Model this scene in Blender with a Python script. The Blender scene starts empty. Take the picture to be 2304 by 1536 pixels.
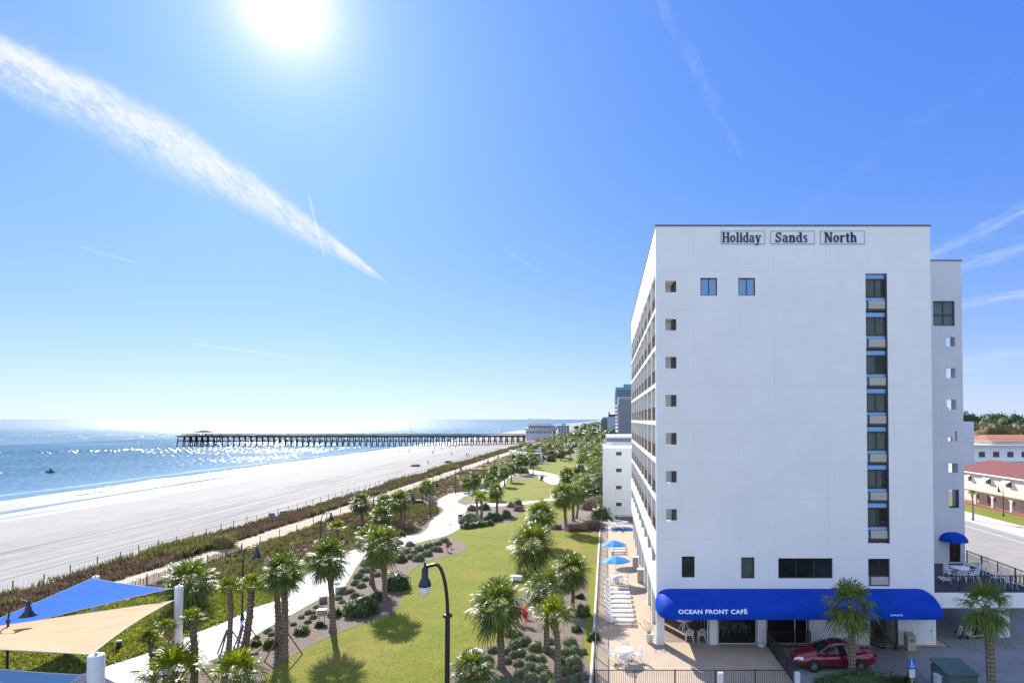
import bpy, bmesh, math, random
import numpy as np
from mathutils import Vector, Matrix, noise as mnoise

S = bpy.context.scene
COL = S.collection
R = math.radians
# ------------------------------------------------------------------ camera
F = 1344.0; CU = 1365.0; HOR = 943.0; PITCH = R(1.3); CH = 16.0
CV = HOR - F*math.tan(PITCH)
cam_d = bpy.data.cameras.new('camera'); cam = bpy.data.objects.new('camera', cam_d); COL.objects.link(cam)
cam.location = (0, 0, CH); cam.rotation_euler = (R(90)+PITCH, 0, 0)
cam_d.sensor_width = 36; cam_d.lens = F*36/2304
cam_d.shift_x = -(CU-1152)/2304; cam_d.shift_y = (CV-768)/2304
cam_d.clip_start = 0.2; cam_d.clip_end = 90000
S.camera = cam

def ray(u, v):
    a = (u-CU)/F; b = (CV-v)/F
    f = Vector((0, math.cos(PITCH), math.sin(PITCH))); up = Vector((0, -math.sin(PITCH), math.cos(PITCH)))
    return Vector((1, 0, 0))*a + up*b + f
def G(u, v, z=0.0):                    # photograph point -> place on the level ground
    d = ray(u, v); t = (z-CH)/d.z
    return Vector((d.x*t, d.y*t, z))
def P(u, v, Y):                        # photograph point -> place on an upright plane at depth Y
    d = ray(u, v); t = Y/d.y
    return Vector((d.x*t, Y, CH+d.z*t))

# ------------------------------------------------------------------ light
SUN = ray(640, 8).normalized()
sun_el = math.asin(SUN.z); sun_az = math.atan2(SUN.x, SUN.y)
sd = bpy.data.lights.new('sun', 'SUN'); so = bpy.data.objects.new('sun', sd); COL.objects.link(so)
sd.energy = 4.3; sd.angle = R(0.55); sd.color = (1.0, 0.95, 0.86)
so.rotation_euler = SUN.to_track_quat('Z', 'Y').to_euler()

W = bpy.data.worlds.new('World'); S.world = W; W.use_nodes = True
nt = W.node_tree; nt.nodes.clear()
def N(t, **k):
    n = nt.nodes.new(t)
    for a, b in k.items(): setattr(n, a, b)
    return n
def L(a, b): nt.links.new(a, b)
def MA(op, a, b=None, c=None, clamp=False):
    n = nt.nodes.new('ShaderNodeMath'); n.operation = op; n.use_clamp = clamp
    for i, x in enumerate((a, b, c)):
        if x is None: continue
        if isinstance(x, (int, float)): n.inputs[i].default_value = x
        else: nt.links.new(x, n.inputs[i])
    return n.outputs[0]
def SSTEP(x, lo, hi, a=0.0, b=1.0):
    n = nt.nodes.new('ShaderNodeMapRange'); n.interpolation_type = 'SMOOTHSTEP'
    nt.links.new(x, n.inputs[0])
    n.inputs[1].default_value = lo; n.inputs[2].default_value = hi; n.inputs[3].default_value = a; n.inputs[4].default_value = b
    return n.outputs[0]
sky = N('ShaderNodeTexSky', sky_type='NISHITA'); sky.sun_disc = False
sky.sun_elevation = sun_el; sky.sun_rotation = sun_az
sky.air_density = 1.0; sky.dust_density = 0.6; sky.ozone_density = 2.2; sky.altitude = 0
tc = N('ShaderNodeTexCoord'); sep = N('ShaderNodeSeparateXYZ'); L(tc.outputs['Generated'], sep.inputs[0])
dx, dy, dz = sep.outputs
dyc = MA('MAXIMUM', dy, 0.02)
ca = MA('DIVIDE', dx, dyc); cb = MA('DIVIDE', dz, dyc)          # sky coordinates on a far upright plane
front = SSTEP(dy, 0.02, 0.15)
def streak(u0, v0, u1, v1, w0, w1, nscale, stretch, lo, hi, amp, skew=0.0, seed=0.0):
    a0, b0, a1, b1 = (u0-CU)/F, (HOR-v0)/F, (u1-CU)/F, (HOR-v1)/F
    ln = math.hypot(a1-a0, b1-b0); cx, sx = (a1-a0)/ln, (b1-b0)/ln
    da = MA('SUBTRACT', ca, a0); db = MA('SUBTRACT', cb, b0)
    s = MA('DIVIDE', MA('ADD', MA('MULTIPLY', da, cx), MA('MULTIPLY', db, sx)), ln)
    t = MA('SUBTRACT', MA('MULTIPLY', db, cx), MA('MULTIPLY', da, sx))
    # gentle wander of the axis
    w = MA('ADD', MA('MULTIPLY', s, (w1-w0)/F), w0/F)
    w = MA('MAXIMUM', w, 1.0/F)
    cv = N('ShaderNodeCombineXYZ')
    L(MA('ADD', MA('MULTIPLY', s, ln*nscale), MA('MULTIPLY', t, skew*nscale)), cv.inputs[0]); L(MA('MULTIPLY', t, nscale*stretch), cv.inputs[1]); cv.inputs[2].default_value = seed
    nz = N('ShaderNodeTexNoise'); nz.inputs['Scale'].default_value = 1; nz.inputs['Detail'].default_value = 9; nz.inputs['Roughness'].default_value = 0.62
    nz.inputs['Distortion'].default_value = 0.35
    L(cv.outputs[0], nz.inputs['Vector'])
    edge = MA('SUBTRACT', 1.0, MA('DIVIDE', MA('ABSOLUTE', t), w))
    m = MA('ADD', nz.outputs[0], MA('MULTIPLY', edge, 0.42))
    m = SSTEP(m, lo, hi)
    m = MA('MULTIPLY', m, SSTEP(edge, -0.35, 0.55))
    m = MA('MULTIPLY', m, SSTEP(s, 1.02, 0.93)); m = MA('MULTIPLY', m, SSTEP(s, -0.12 if u0 > 0 else -9, 0.05 if u0 > 0 else -8))
    return MA('MULTIPLY', m, amp)
def contrail():
    a0, b0, a1, b1 = (0-CU)/F, (HOR-137)/F, (884-CU)/F, (HOR-647)/F
    ln = math.hypot(a1-a0, b1-b0); cx, sx = (a1-a0)/ln, (b1-b0)/ln
    da = MA('SUBTRACT', ca, a0); db = MA('SUBTRACT', cb, b0)
    s = MA('DIVIDE', MA('ADD', MA('MULTIPLY', da, cx), MA('MULTIPLY', db, sx)), ln)
    t = MA('MULTIPLY', MA('SUBTRACT', MA('MULTIPLY', db, cx), MA('MULTIPLY', da, sx)), F)       # in picture units across
    bow = MA('MULTIPLY', MA('MULTIPLY', s, MA('SUBTRACT', 1.0, s)), 4*24.0)
    def nz(sx_, sy_, det, seed, rough=0.6, dist=0.0):
        cv = N('ShaderNodeCombineXYZ'); L(MA('MULTIPLY', s, sx_), cv.inputs[0]); L(MA('ADD', MA('MULTIPLY', t, sy_), MA('MULTIPLY', s, sx_*0.55)), cv.inputs[1]); cv.inputs[2].default_value = seed
        n = N('ShaderNodeTexNoise'); n.inputs['Scale'].default_value = 1; n.inputs['Detail'].default_value = det; n.inputs['Roughness'].default_value = rough; n.inputs['Distortion'].default_value = dist; L(cv.outputs[0], n.inputs['Vector']); return n.outputs[0]
    t = MA('SUBTRACT', t, MA('MAXIMUM', bow, -60.0))
    wob = MA('MULTIPLY', MA('SUBTRACT', nz(7, 0.01, 4, 3.0), 0.5), 46)
    w = MA('ADD', MA('MULTIPLY', MA('MINIMUM', 1.0, MA('MULTIPLY', MA('SUBTRACT', 1.0, s), 1.75)), 54.0), 2.5)
    q = MA('DIVIDE', MA('ADD', t, MA('MULTIPLY', wob, MA('DIVIDE', w, 66.0))), w)                      # -1 lower edge .. 1 upper edge
    up = SSTEP(q, 1.25, 0.5); lo = SSTEP(q, -1.5, -0.05)
    fib = SSTEP(nz(46, 0.13, 10, 1.3, 0.62, 0.4), 0.28, 0.76); big = SSTEP(nz(9, 0.028, 5, 7.7, 0.55, 0.3), 0.34, 0.62)
    ridge = MA('ADD', 0.06, MA('MULTIPLY', SSTEP(q, -0.2, 0.5), 0.22))
    d = MA('ADD', MA('ADD', MA('MULTIPLY', fib, 0.46), MA('MULTIPLY', big, 0.34)), ridge)
    d = MA('MULTIPLY', MA('MULTIPLY', d, MA('MULTIPLY', up, lo)), SSTEP(s, 1.01, 0.9))
    veil_ = MA('MULTIPLY', MA('MULTIPLY', SSTEP(q, 2.6, 0.4), SSTEP(q, -1.6, 0.0)), MA('MULTIPLY', SSTEP(s, 1.0, 0.6), 0.10))
    return MA('ADD', d, veil_)
cl = contrail()
for a in ((440, 774, 620, 797, 4, 3, 30, 5, 0.5, 0.95, 0.35, 0.2, 4.), (620, 800, 850, 824, 9, 4, 26, 5, 0.55, 1.0, 0.2, 0.2, 8.),
          (2060, 590, 2420, 420, 26, 50, 14, 6, 0.62, 1.2, 0.34, 0.5, 2.), (2090, 620, 2400, 520, 30, 34, 12, 6, 0.6, 1.15, 0.3, 0.5, 6.),
          (2130, 690, 2420, 640, 14, 24, 14, 6, 0.55, 1.1, 0.34, 0.4, 5.), (2140, 830, 2420, 770, 40, 50, 12, 6, 0.6, 1.2, 0.2, 0.4, 15.),
          (1480, -20, 1680, 360, 80, 30, 20, 2.5, 0.70, 1.3, 0.14, 1.3, 9.), (1790, 480, 2300, 120, 60, 90, 10, 4.0, 0.75, 1.35, 0.05, 0.9, 12.),
          (180, 555, 300, 590, 5, 4, 30, 5, 0.5, 0.95, 0.2, 0.2, 7.), (1150, 570, 1215, 610, 16, 8, 40, 2, 0.6, 1.1, 0.1, 0.2, 3.),
          (690, 440, 728, 580, 5, 4, 30, 3, 0.5, 1.0, 0.4, 0.2, 17.)):
    cl = MA('ADD', cl, streak(*a))
cl = MA('MINIMUM', MA('MULTIPLY', cl, front), 0.92)
# hazy aureole round the sun
vd = N('ShaderNodeVectorMath', operation='DOT_PRODUCT'); nv = N('ShaderNodeVectorMath', operation='NORMALIZE')
L(tc.outputs['Generated'], nv.inputs[0]); L(nv.outputs[0], vd.inputs[0]); vd.inputs[1].default_value = SUN
ang = MA('ARCCOSINE', MA('MINIMUM', vd.outputs['Value'], 0.9999999))
core = MA('MULTIPLY', SSTEP(ang, R(3.0), R(0.6)), 6.0)
halo = MA('MULTIPLY', MA('POWER', 2.718, MA('MULTIPLY', ang, -1/R(1.9))), 2.3*4.5)
halo2 = MA('MULTIPLY', MA('POWER', 2.718, MA('MULTIPLY', ang, -1/R(18))), 0.12*4.5)
glow = MA('ADD', MA('ADD', core, halo), halo2)
gc = N('ShaderNodeMix', data_type='RGBA', blend_type='MULTIPLY'); gc.inputs[0].default_value = 1
gr = N('ShaderNodeCombineColor'); L(glow, gr.inputs[0]); L(glow, gr.inputs[1]); L(glow, gr.inputs[2])
L(gr.outputs[0], gc.inputs[6]); gc.inputs[7].default_value = (1.0, 0.72, 0.5, 1)
# film-like response of the clear sky, channel by channel, plus the pale band of sea haze low down
ssc = N('ShaderNodeSeparateColor'); L(sky.outputs[0], ssc.inputs[0])
hz = MA('POWER', 2.718, MA('MULTIPLY', MA('MAXIMUM', dz, 0.0), -7.5))
scc = N('ShaderNodeCombineColor'); KS = 4.5
for i, (k, g, h) in enumerate(((0.268, 0.58, 0.50), (0.565, 0.5, 0.38), (1.03, 0.12, 0.08))):
    L(MA('MULTIPLY', KS, MA('ADD', MA('MULTIPLY', MA('POWER', MA('MULTIPLY', ssc.outputs[i], 0.1), g), k), MA('MULTIPLY', hz, h))), scc.inputs[i])
# added pale fill in the unseen northern sky behind the camera, brightening shaded walls
north = MA('MULTIPLY', SSTEP(dy, 0.0, -0.35), 0.85)
nm = N('ShaderNodeMix', data_type='RGBA'); L(north, nm.inputs[0]); L(scc.outputs[0], nm.inputs[6]); nm.inputs[7].default_value = (3.9, 4.75, 6.4, 1)
scc = nm
ad = N('ShaderNodeMix', data_type='RGBA', blend_type='ADD'); ad.inputs[0].default_value = 1; L(scc.outputs[2], ad.inputs[6]); L(gc.outputs[2], ad.inputs[7])
cm = N('ShaderNodeMix', data_type='RGBA', blend_type='MIX'); L(cl, cm.inputs[0]); L(ad.outputs[2], cm.inputs[6]); cm.inputs[7].default_value = (4.3, 4.45, 4.6, 1)
bg = N('ShaderNodeBackground'); bg.inputs[1].default_value = 0.10; L(cm.outputs[2], bg.inputs[0])
wo = N('ShaderNodeOutputWorld'); L(bg.outputs[0], wo.inputs[0])
S.cycles.sample_clamp_indirect = 4.0
S.view_settings.view_transform = 'Standard'; S.view_settings.look = 'None'; S.view_settings.exposure = 1.15; S.view_settings.gamma = 1

# ------------------------------------------------------------------ materials
MATS = {}
def mat(name, c, rough=0.8, metal=0.0, c2=None, ns=4.0, bump=0.0, bs=30.0, spec=0.5, stretch=None, coat=0.0, isl=0.0, trans=0.0, det=6, streaks=0.0, extra=None):
    if name in MATS: return MATS[name]
    global nt
    m = bpy.data.materials.new(name); m.use_nodes = True; nt = m.node_tree
    b = nt.nodes['Principled BSDF']; out = nt.nodes['Material Output']
    b.inputs['Roughness'].default_value = rough; b.inputs['Metallic'].default_value = metal
    b.inputs['Specular IOR Level'].default_value = spec; b.inputs['Coat Weight'].default_value = coat
    b.inputs['Coat Roughness'].default_value = 0.05
    col = None
    c = tuple(c)+(1,)
    geo = N('ShaderNodeNewGeometry'); vec = geo.outputs['Position']
    if stretch:
        mp = N('ShaderNodeMapping'); mp.inputs['Scale'].default_value = stretch; L(vec, mp.inputs[0]); vec = mp.outputs[0]
    if c2 is not None:
        nz = N('ShaderNodeTexNoise'); nz.inputs['Scale'].default_value = ns; nz.inputs['Detail'].default_value = det; nz.inputs['Roughness'].default_value = 0.65
        L(vec, nz.inputs['Vector'])
        mx = N('ShaderNodeMix', data_type='RGBA'); L(SSTEP(nz.outputs[0], 0.32, 0.68), mx.inputs[0]); mx.inputs[6].default_value = c; mx.inputs[7].default_value = tuple(c2)+(1,)
        col = mx.outputs[2]
    else:
        rgb = N('ShaderNodeRGB'); rgb.outputs[0].default_value = c; col = rgb.outputs[0]
    if isl:
        h = N('ShaderNodeHueSaturation'); L(col, h.inputs['Color'])
        oi = N('ShaderNodeObjectInfo')
        L(MA('ADD', MA('MULTIPLY', geo.outputs['Random Per Island'], 2*isl), MA('ADD', 1-isl*1.3, MA('MULTIPLY', oi.outputs['Random'], isl*0.6))), h.inputs['Value'])
        L(MA('ADD', 0.5-0.018, MA('MULTIPLY', MA('FRACT', MA('MULTIPLY', geo.outputs['Random Per Island'], 7.31)), 0.036)), h.inputs['Hue'])
        col = h.outputs[0]
    if streaks:
        mp = N('ShaderNodeMapping'); mp.inputs['Scale'].default_value = (1.6, 1.6, 0.09); L(geo.outputs['Position'], mp.inputs[0])
        nz = N('ShaderNodeTexNoise'); nz.inputs['Scale'].default_value = 2.5; nz.inputs['Detail'].default_value = 7; L(mp.outputs[0], nz.inputs['Vector'])
        mx = N('ShaderNodeMix', data_type='RGBA', blend_type='MULTIPLY'); L(MA('MULTIPLY', SSTEP(nz.outputs[0], 0.45, 0.8), streaks), mx.inputs[0]); L(col, mx.inputs[6]); mx.inputs[7].default_value = (0.62, 0.6, 0.55, 1); col = mx.outputs[2]
    if extra: col = extra(col, geo, b) or col
    L(col, b.inputs['Base Color'])
    if bump:
        nb = N('ShaderNodeTexNoise'); nb.inputs['Scale'].default_value = bs; nb.inputs['Detail'].default_value = 5; L(vec, nb.inputs['Vector'])
        bp = N('ShaderNodeBump'); bp.inputs['Strength'].default_value = bump; bp.inputs['Distance'].default_value = 0.05; L(nb.outputs[0], bp.inputs['Height']); L(bp.outputs[0], b.inputs['Normal'])
    if trans:
        tr = N('ShaderNodeBsdfTranslucent'); g = N('ShaderNodeHueSaturation'); L(col, g.inputs['Color']); g.inputs['Value'].default_value = 1.5; g.inputs['Saturation'].default_value = 1.15; g.inputs['Hue'].default_value = 0.485
        L(g.outputs[0], tr.inputs[0]); ms = N('ShaderNodeMixShader'); ms.inputs[0].default_value = trans; L(b.outputs[0], ms.inputs[1]); L(tr.outputs[0], ms.inputs[2]); L(ms.outputs[0], out.inputs[0])
    MATS[name] = m
    return m
def glass_mat(name, tint, alpha, rough=0.02):
    if name in MATS: return MATS[name]
    global nt
    m = bpy.data.materials.new(name); m.use_nodes = True; nt = m.node_tree
    b = nt.nodes['Principled BSDF']; out = nt.nodes['Material Output']
    b.inputs['Base Color'].default_value = tuple(tint)+(1,); b.inputs['Roughness'].default_value = rough; b.inputs['Specular IOR Level'].default_value = 0.9
    tr = N('ShaderNodeBsdfTransparent'); ms = N('ShaderNodeMixShader'); ms.inputs[0].default_value = alpha
    tr.inputs[0].default_value = (0.75, 0.8, 0.8, 1)
    L(tr.outputs[0], ms.inputs[1]); L(b.outputs[0], ms.inputs[2]); L(ms.outputs[0], out.inputs[0])
    MATS[name] = m; return m

# ------------------------------------------------------------------ mesh helpers
class MB:
    def __init__(s): s.v = []; s.f = []; s.mi = []; s.sm = []
    def add(s, vs, fs, sm=False, mi=0):
        o = len(s.v); s.v += [tuple(x) for x in vs]
        for f in fs: s.f.append(tuple(i+o for i in f)); s.sm.append(sm); s.mi.append(mi)
        return s
    def box(s, x0, x1, y0, y1, z0, z1, mi=0):
        return s.add([(x0,y0,z0),(x1,y0,z0),(x1,y1,z0),(x0,y1,z0),(x0,y0,z1),(x1,y0,z1),(x1,y1,z1),(x0,y1,z1)],
                     [(0,3,2,1),(4,5,6,7),(0,1,5,4),(1,2,6,5),(2,3,7,6),(3,0,4,7)], mi=mi)
    def bar(s, a, b, w, h=None, mi=0):
        a = Vector(a); b = Vector(b); h = h or w; d = (b-a).normalized()
        up = Vector((0,0,1)) if abs(d.z) < 0.95 else Vector((0,1,0))
        x = d.cross(up).normalized()*w/2; y = x.normalized().cross(d)*h/2
        vs = [a-x-y,a+x-y,a+x+y,a-x+y,b-x-y,b+x-y,b+x+y,b-x+y]
        return s.add(vs, [(0,3,2,1),(4,5,6,7),(0,1,5,4),(1,2,6,5),(2,3,7,6),(3,0,4,7)], mi=mi)
    def tube(s, pts, rs, n=8, caps=True, mi=0):
        pts = [Vector(p) for p in pts]
        if isinstance(rs, (int, float)): rs = [rs]*len(pts)
        o = []; prev = None
        for i, p in enumerate(pts):
            d = (pts[min(i+1,len(pts)-1)]-pts[max(i-1,0)]).normalized()
            if prev is None:
                up = Vector((0,0,1)) if abs(d.z) < 0.9 else Vector((0,1,0)); x = d.cross(up).normalized()
            else: x = (prev-d*prev.dot(d)).normalized()
            prev = x; y = d.cross(x)
            o += [p+(x*math.cos(6.28318*k/n)+y*math.sin(6.28318*k/n))*rs[i] for k in range(n)]
        fs = [(i*n+k, i*n+(k+1)%n, (i+1)*n+(k+1)%n, (i+1)*n+k) for i in range(len(pts)-1) for k in range(n)]
        s.add(o, fs, True, mi)
        if caps: s.add(o[:n], [tuple(range(n-1,-1,-1))], mi=mi); s.add(o[-n:], [tuple(range(n))], mi=mi)
        return s
    def lathe(s, prof, c=(0,0,0), n=16, sx=1, sy=1, mi=0, sm=True):
        vs = [(c[0]+r*math.cos(6.28318*k/n)*sx, c[1]+r*math.sin(6.28318*k/n)*sy, c[2]+z) for r, z in prof for k in range(n)]
        fs = [(i*n+k, i*n+(k+1)%n, (i+1)*n+(k+1)%n, (i+1)*n+k) for i in range(len(prof)-1) for k in range(n)]
        return s.add(vs, fs, sm, mi)
    def poly(s, pts, z0, z1=None):           # prism of a ground outline
        n = len(pts); z1 = z0 if z1 is None else z1
        s.add([(p[0],p[1],z1) for p in pts], [tuple(range(n))])
        if z1 != z0:
            s.add([(p[0],p[1],z0) for p in pts]+[(p[0],p[1],z1) for p in pts], [(i,(i+1)%n,n+(i+1)%n,n+i) for i in range(n)])
        return s
    def build(s, name, m, parent=None, loc=None):
        me = bpy.data.meshes.new(name); o = Vector((0,0,0))
        if parent is not None and parent.get('_w'): o = Vector(parent.location)
        me.from_pydata([tuple(Vector(v)-o) for v in s.v] if o.length else s.v, [], s.f)
        for i, k in enumerate(m if isinstance(m, (list, tuple)) else [m]): me.materials.append(k)
        me.polygons.foreach_set('use_smooth', s.sm); me.polygons.foreach_set('material_index', s.mi); me.update()
        ob = bpy.data.objects.new(name, me); COL.objects.link(ob)
        if parent is not None: ob.parent = parent
        elif loc is not None: ob.location = loc
        return ob
def npmesh(name, V, Fq, m, parent=None, smooth=False):
    me = bpy.data.meshes.new(name); k = Fq.shape[1]
    me.vertices.add(len(V)); me.vertices.foreach_set('co', V.astype(np.float32).ravel())
    me.loops.add(Fq.size); me.loops.foreach_set('vertex_index', Fq.astype(np.int32).ravel())
    me.polygons.add(len(Fq)); me.polygons.foreach_set('loop_start', np.arange(0, Fq.size, k, dtype=np.int32)); me.polygons.foreach_set('loop_total', np.full(len(Fq), k, dtype=np.int32))
    me.materials.append(m); me.update(calc_edges=True); me.validate()
    if smooth: me.polygons.foreach_set('use_smooth', [True]*len(me.polygons))
    ob = bpy.data.objects.new(name, me); COL.objects.link(ob)
    if parent is not None: ob.parent = parent
    return ob
def tag(o, label=None, cat=None, group=None, kind=None):
    if label: o['label'] = label
    if cat: o['category'] = cat
    if group: o['group'] = group
    if kind: o['kind'] = kind
    return o
def thing(name, label, cat, loc=(0,0,0), group=None, world=True, rz=0):
    o = bpy.data.objects.new(name, None); COL.objects.link(o); o.location = loc; o.rotation_euler.z = rz; o.empty_display_size = 0.2
    if world: o['_w'] = 1
    return tag(o, label, cat, group)
def part(mb, name, m, t, label=None):
    o = mb.build(name, m, t)
    if label: o['label'] = label
    return o
def copytree(o, parent=None):
    c = o.copy(); COL.objects.link(c)
    if parent is not None: c.parent = parent
    for ch in [x for x in o.children]: copytree(ch, c)
    return c
def place(proto, used, loc, rz=0, sc=1, label=None, group=None):
    if used.get(proto.name): o = copytree(proto)
    else: o = proto; used[proto.name] = 1
    o.location = loc; o.rotation_euler = (0, 0, rz); o.scale = (sc, sc, sc) if isinstance(sc, (int, float)) else sc
    if label: o['label'] = label
    if group: o['group'] = group
    elif 'group' in o: del o['group']
    return o
USED = {}
def crom(pts, n=5, closed=True):             # smooth an outline
    out = []; k = len(pts)
    for i in range(k if closed else k-1):
        g = lambda j: Vector(pts[(i+j) % k]) if closed else Vector(pts[max(0, min(k-1, i+j))])
        p0, p1, p2, p3 = g(-1), g(0), g(1), g(2)
        for j in range(n):
            t = j/n
            out.append(0.5*((2*p1)+(p2-p0)*t+(2*p0-5*p1+4*p2-p3)*t*t+(3*p1-p0-3*p2+p3)*t**3))
    return out
def outline(px, z=0, n=4, smooth=True):
    g = [G(u, v, 0).to_2d() for u, v in px]
    return crom(g, n) if smooth else g
def slab(name, pts, z0, z1, m, kind='structure', label=None, cat=None):
    o = MB().poly(pts, z0, z1).build(name, m)
    bm = bmesh.new(); bm.from_mesh(o.data); bmesh.ops.recalc_face_normals(bm, faces=bm.faces)
    bm.faces.ensure_lookup_table()
    if bm.faces[0].normal.z < 0:
        bmesh.ops.reverse_faces(bm, faces=bm.faces)
    bm.to_mesh(o.data); bm.free()
    return tag(o, label, cat, kind=kind)
def inside(pt, poly):
    x, y = pt[0], pt[1]; c = False; j = len(poly)-1
    for i in range(len(poly)):
        xi, yi = poly[i][0], poly[i][1]; xj, yj = poly[j][0], poly[j][1]
        if (yi > y) != (yj > y) and x < (xj-xi)*(y-yi)/(yj-yi)+xi: c = not c
        j = i
    return c

# ------------------------------------------------------------------ ground, beach, sea
def sand_extra(col, geo, b):
    s = N('ShaderNodeSeparateXYZ'); L(geo.outputs['Position'], s.inputs[0]); X = s.outputs[0]
    mp = N('ShaderNodeMapping'); mp.inputs['Scale'].default_value = (1.0, 0.012, 1); L(geo.outputs['Position'], mp.inputs[0])
    n1 = N('ShaderNodeTexNoise'); n1.inputs['Scale'].default_value = 1.7; n1.inputs['Detail'].default_value = 6; n1.inputs['Roughness'].default_value = 0.8; L(mp.outputs[0], n1.inputs['Vector'])
    n2 = N('ShaderNodeTexNoise'); n2.inputs['Scale'].default_value = 0.03; n2.inputs['Detail'].default_value = 5; L(geo.outputs['Position'], n2.inputs['Vector'])
    band = MA('MULTIPLY', SSTEP(X, -90, -78), SSTEP(X, -55, -62))
    tr = MA('MULTIPLY', MA('MULTIPLY', SSTEP(n1.outputs[0], 0.48, 0.56), band), 0.95)
    mp3 = N('ShaderNodeMapping'); mp3.inputs['Scale'].default_value = (1.0, 0.05, 1); L(geo.outputs['Position'], mp3.inputs[0])
    n3 = N('ShaderNodeTexNoise'); n3.inputs['Scale'].default_value = 0.16; n3.inputs['Detail'].default_value = 5; L(mp3.outputs[0], n3.inputs['Vector'])
    wetx = MA('ADD', X, MA('MULTIPLY', MA('SUBTRACT', n3.outputs[0], 0.5), 26))
    wet = SSTEP(wetx, -103, -116)
    pool = MA('MULTIPLY', SSTEP(n3.outputs[0], 0.55, 0.62), MA('MULTIPLY', SSTEP(X, -100, -106), SSTEP(X, -130, -124)))
    mx = N('ShaderNodeMix', data_type='RGBA'); L(tr, mx.inputs[0]); L(col, mx.inputs[6]); mx.inputs[7].default_value = (0.165, 0.16, 0.15, 1)
    m2 = N('ShaderNodeMix', data_type='RGBA'); L(wet, m2.inputs[0]); L(mx.outputs[2], m2.inputs[6]); m2.inputs[7].default_value = (0.27, 0.25, 0.23, 1)
    m3 = N('ShaderNodeMix', data_type='RGBA'); L(pool, m3.inputs[0]); L(m2.outputs[2], m3.inputs[6]); m3.inputs[7].default_value = (0.10, 0.14, 0.18, 1)
    rg = MA('SUBTRACT', 0.85, MA('MULTIPLY', wet, 0.48)); rg = MA('SUBTRACT', rg, MA('MULTIPLY', pool, 0.3)); L(rg, b.inputs['Roughness']); L(MA('ADD', 0.10, MA('MULTIPLY', wet, 0.35)), b.inputs['Specular IOR Level'])
    return m3.outputs[2]
m_sand = mat('beach_sand', (0.34, 0.32, 0.295), 0.9, c2=(0.30, 0.285, 0.265), spec=0.12, ns=0.35, bump=0.35, bs=2.2, extra=sand_extra, det=9)
def beach_z(x, y):
    pr = [(-54, 0.0), (-56.5, -0.45), (-60, -0.8), (-100, -1.55), (-131, -2.2), (-160, -3.6), (-400, -12)]
    for (a, za), (b, zb) in zip(pr, pr[1:]):
        if b <= x <= a:
            z = za+(zb-za)*(a-x)/(a-b); break
    else: z = 0 if x > -54 else -12
    if -150 < x < -60: z += 0.10*mnoise.noise(Vector((x*0.05, y*0.006, 3)))+0.02*mnoise.noise(Vector((x*0.5, y*0.02, 7)))
    return z
b = MB(); xs = [-54,-55,-56.5,-58,-60]+[-60-2*i for i in range(1,46)]+[-160,-200,-400]; ys = [-60+6*i for i in range(0,50)]+[240+20*i for i in range(1,40)]+[1100,1400,2000,4000,9000]
vs = [(x, y, beach_z(x, y)) for y in ys for x in xs]; nx = len(xs)
b.add(vs, [(j*nx+i, (j+1)*nx+i, (j+1)*nx+i+1, j*nx+i+1)[::-1] for j in range(len(ys)-1) for i in range(nx-1)], True)
tag(b.build('beach', m_sand), kind='structure')

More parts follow.
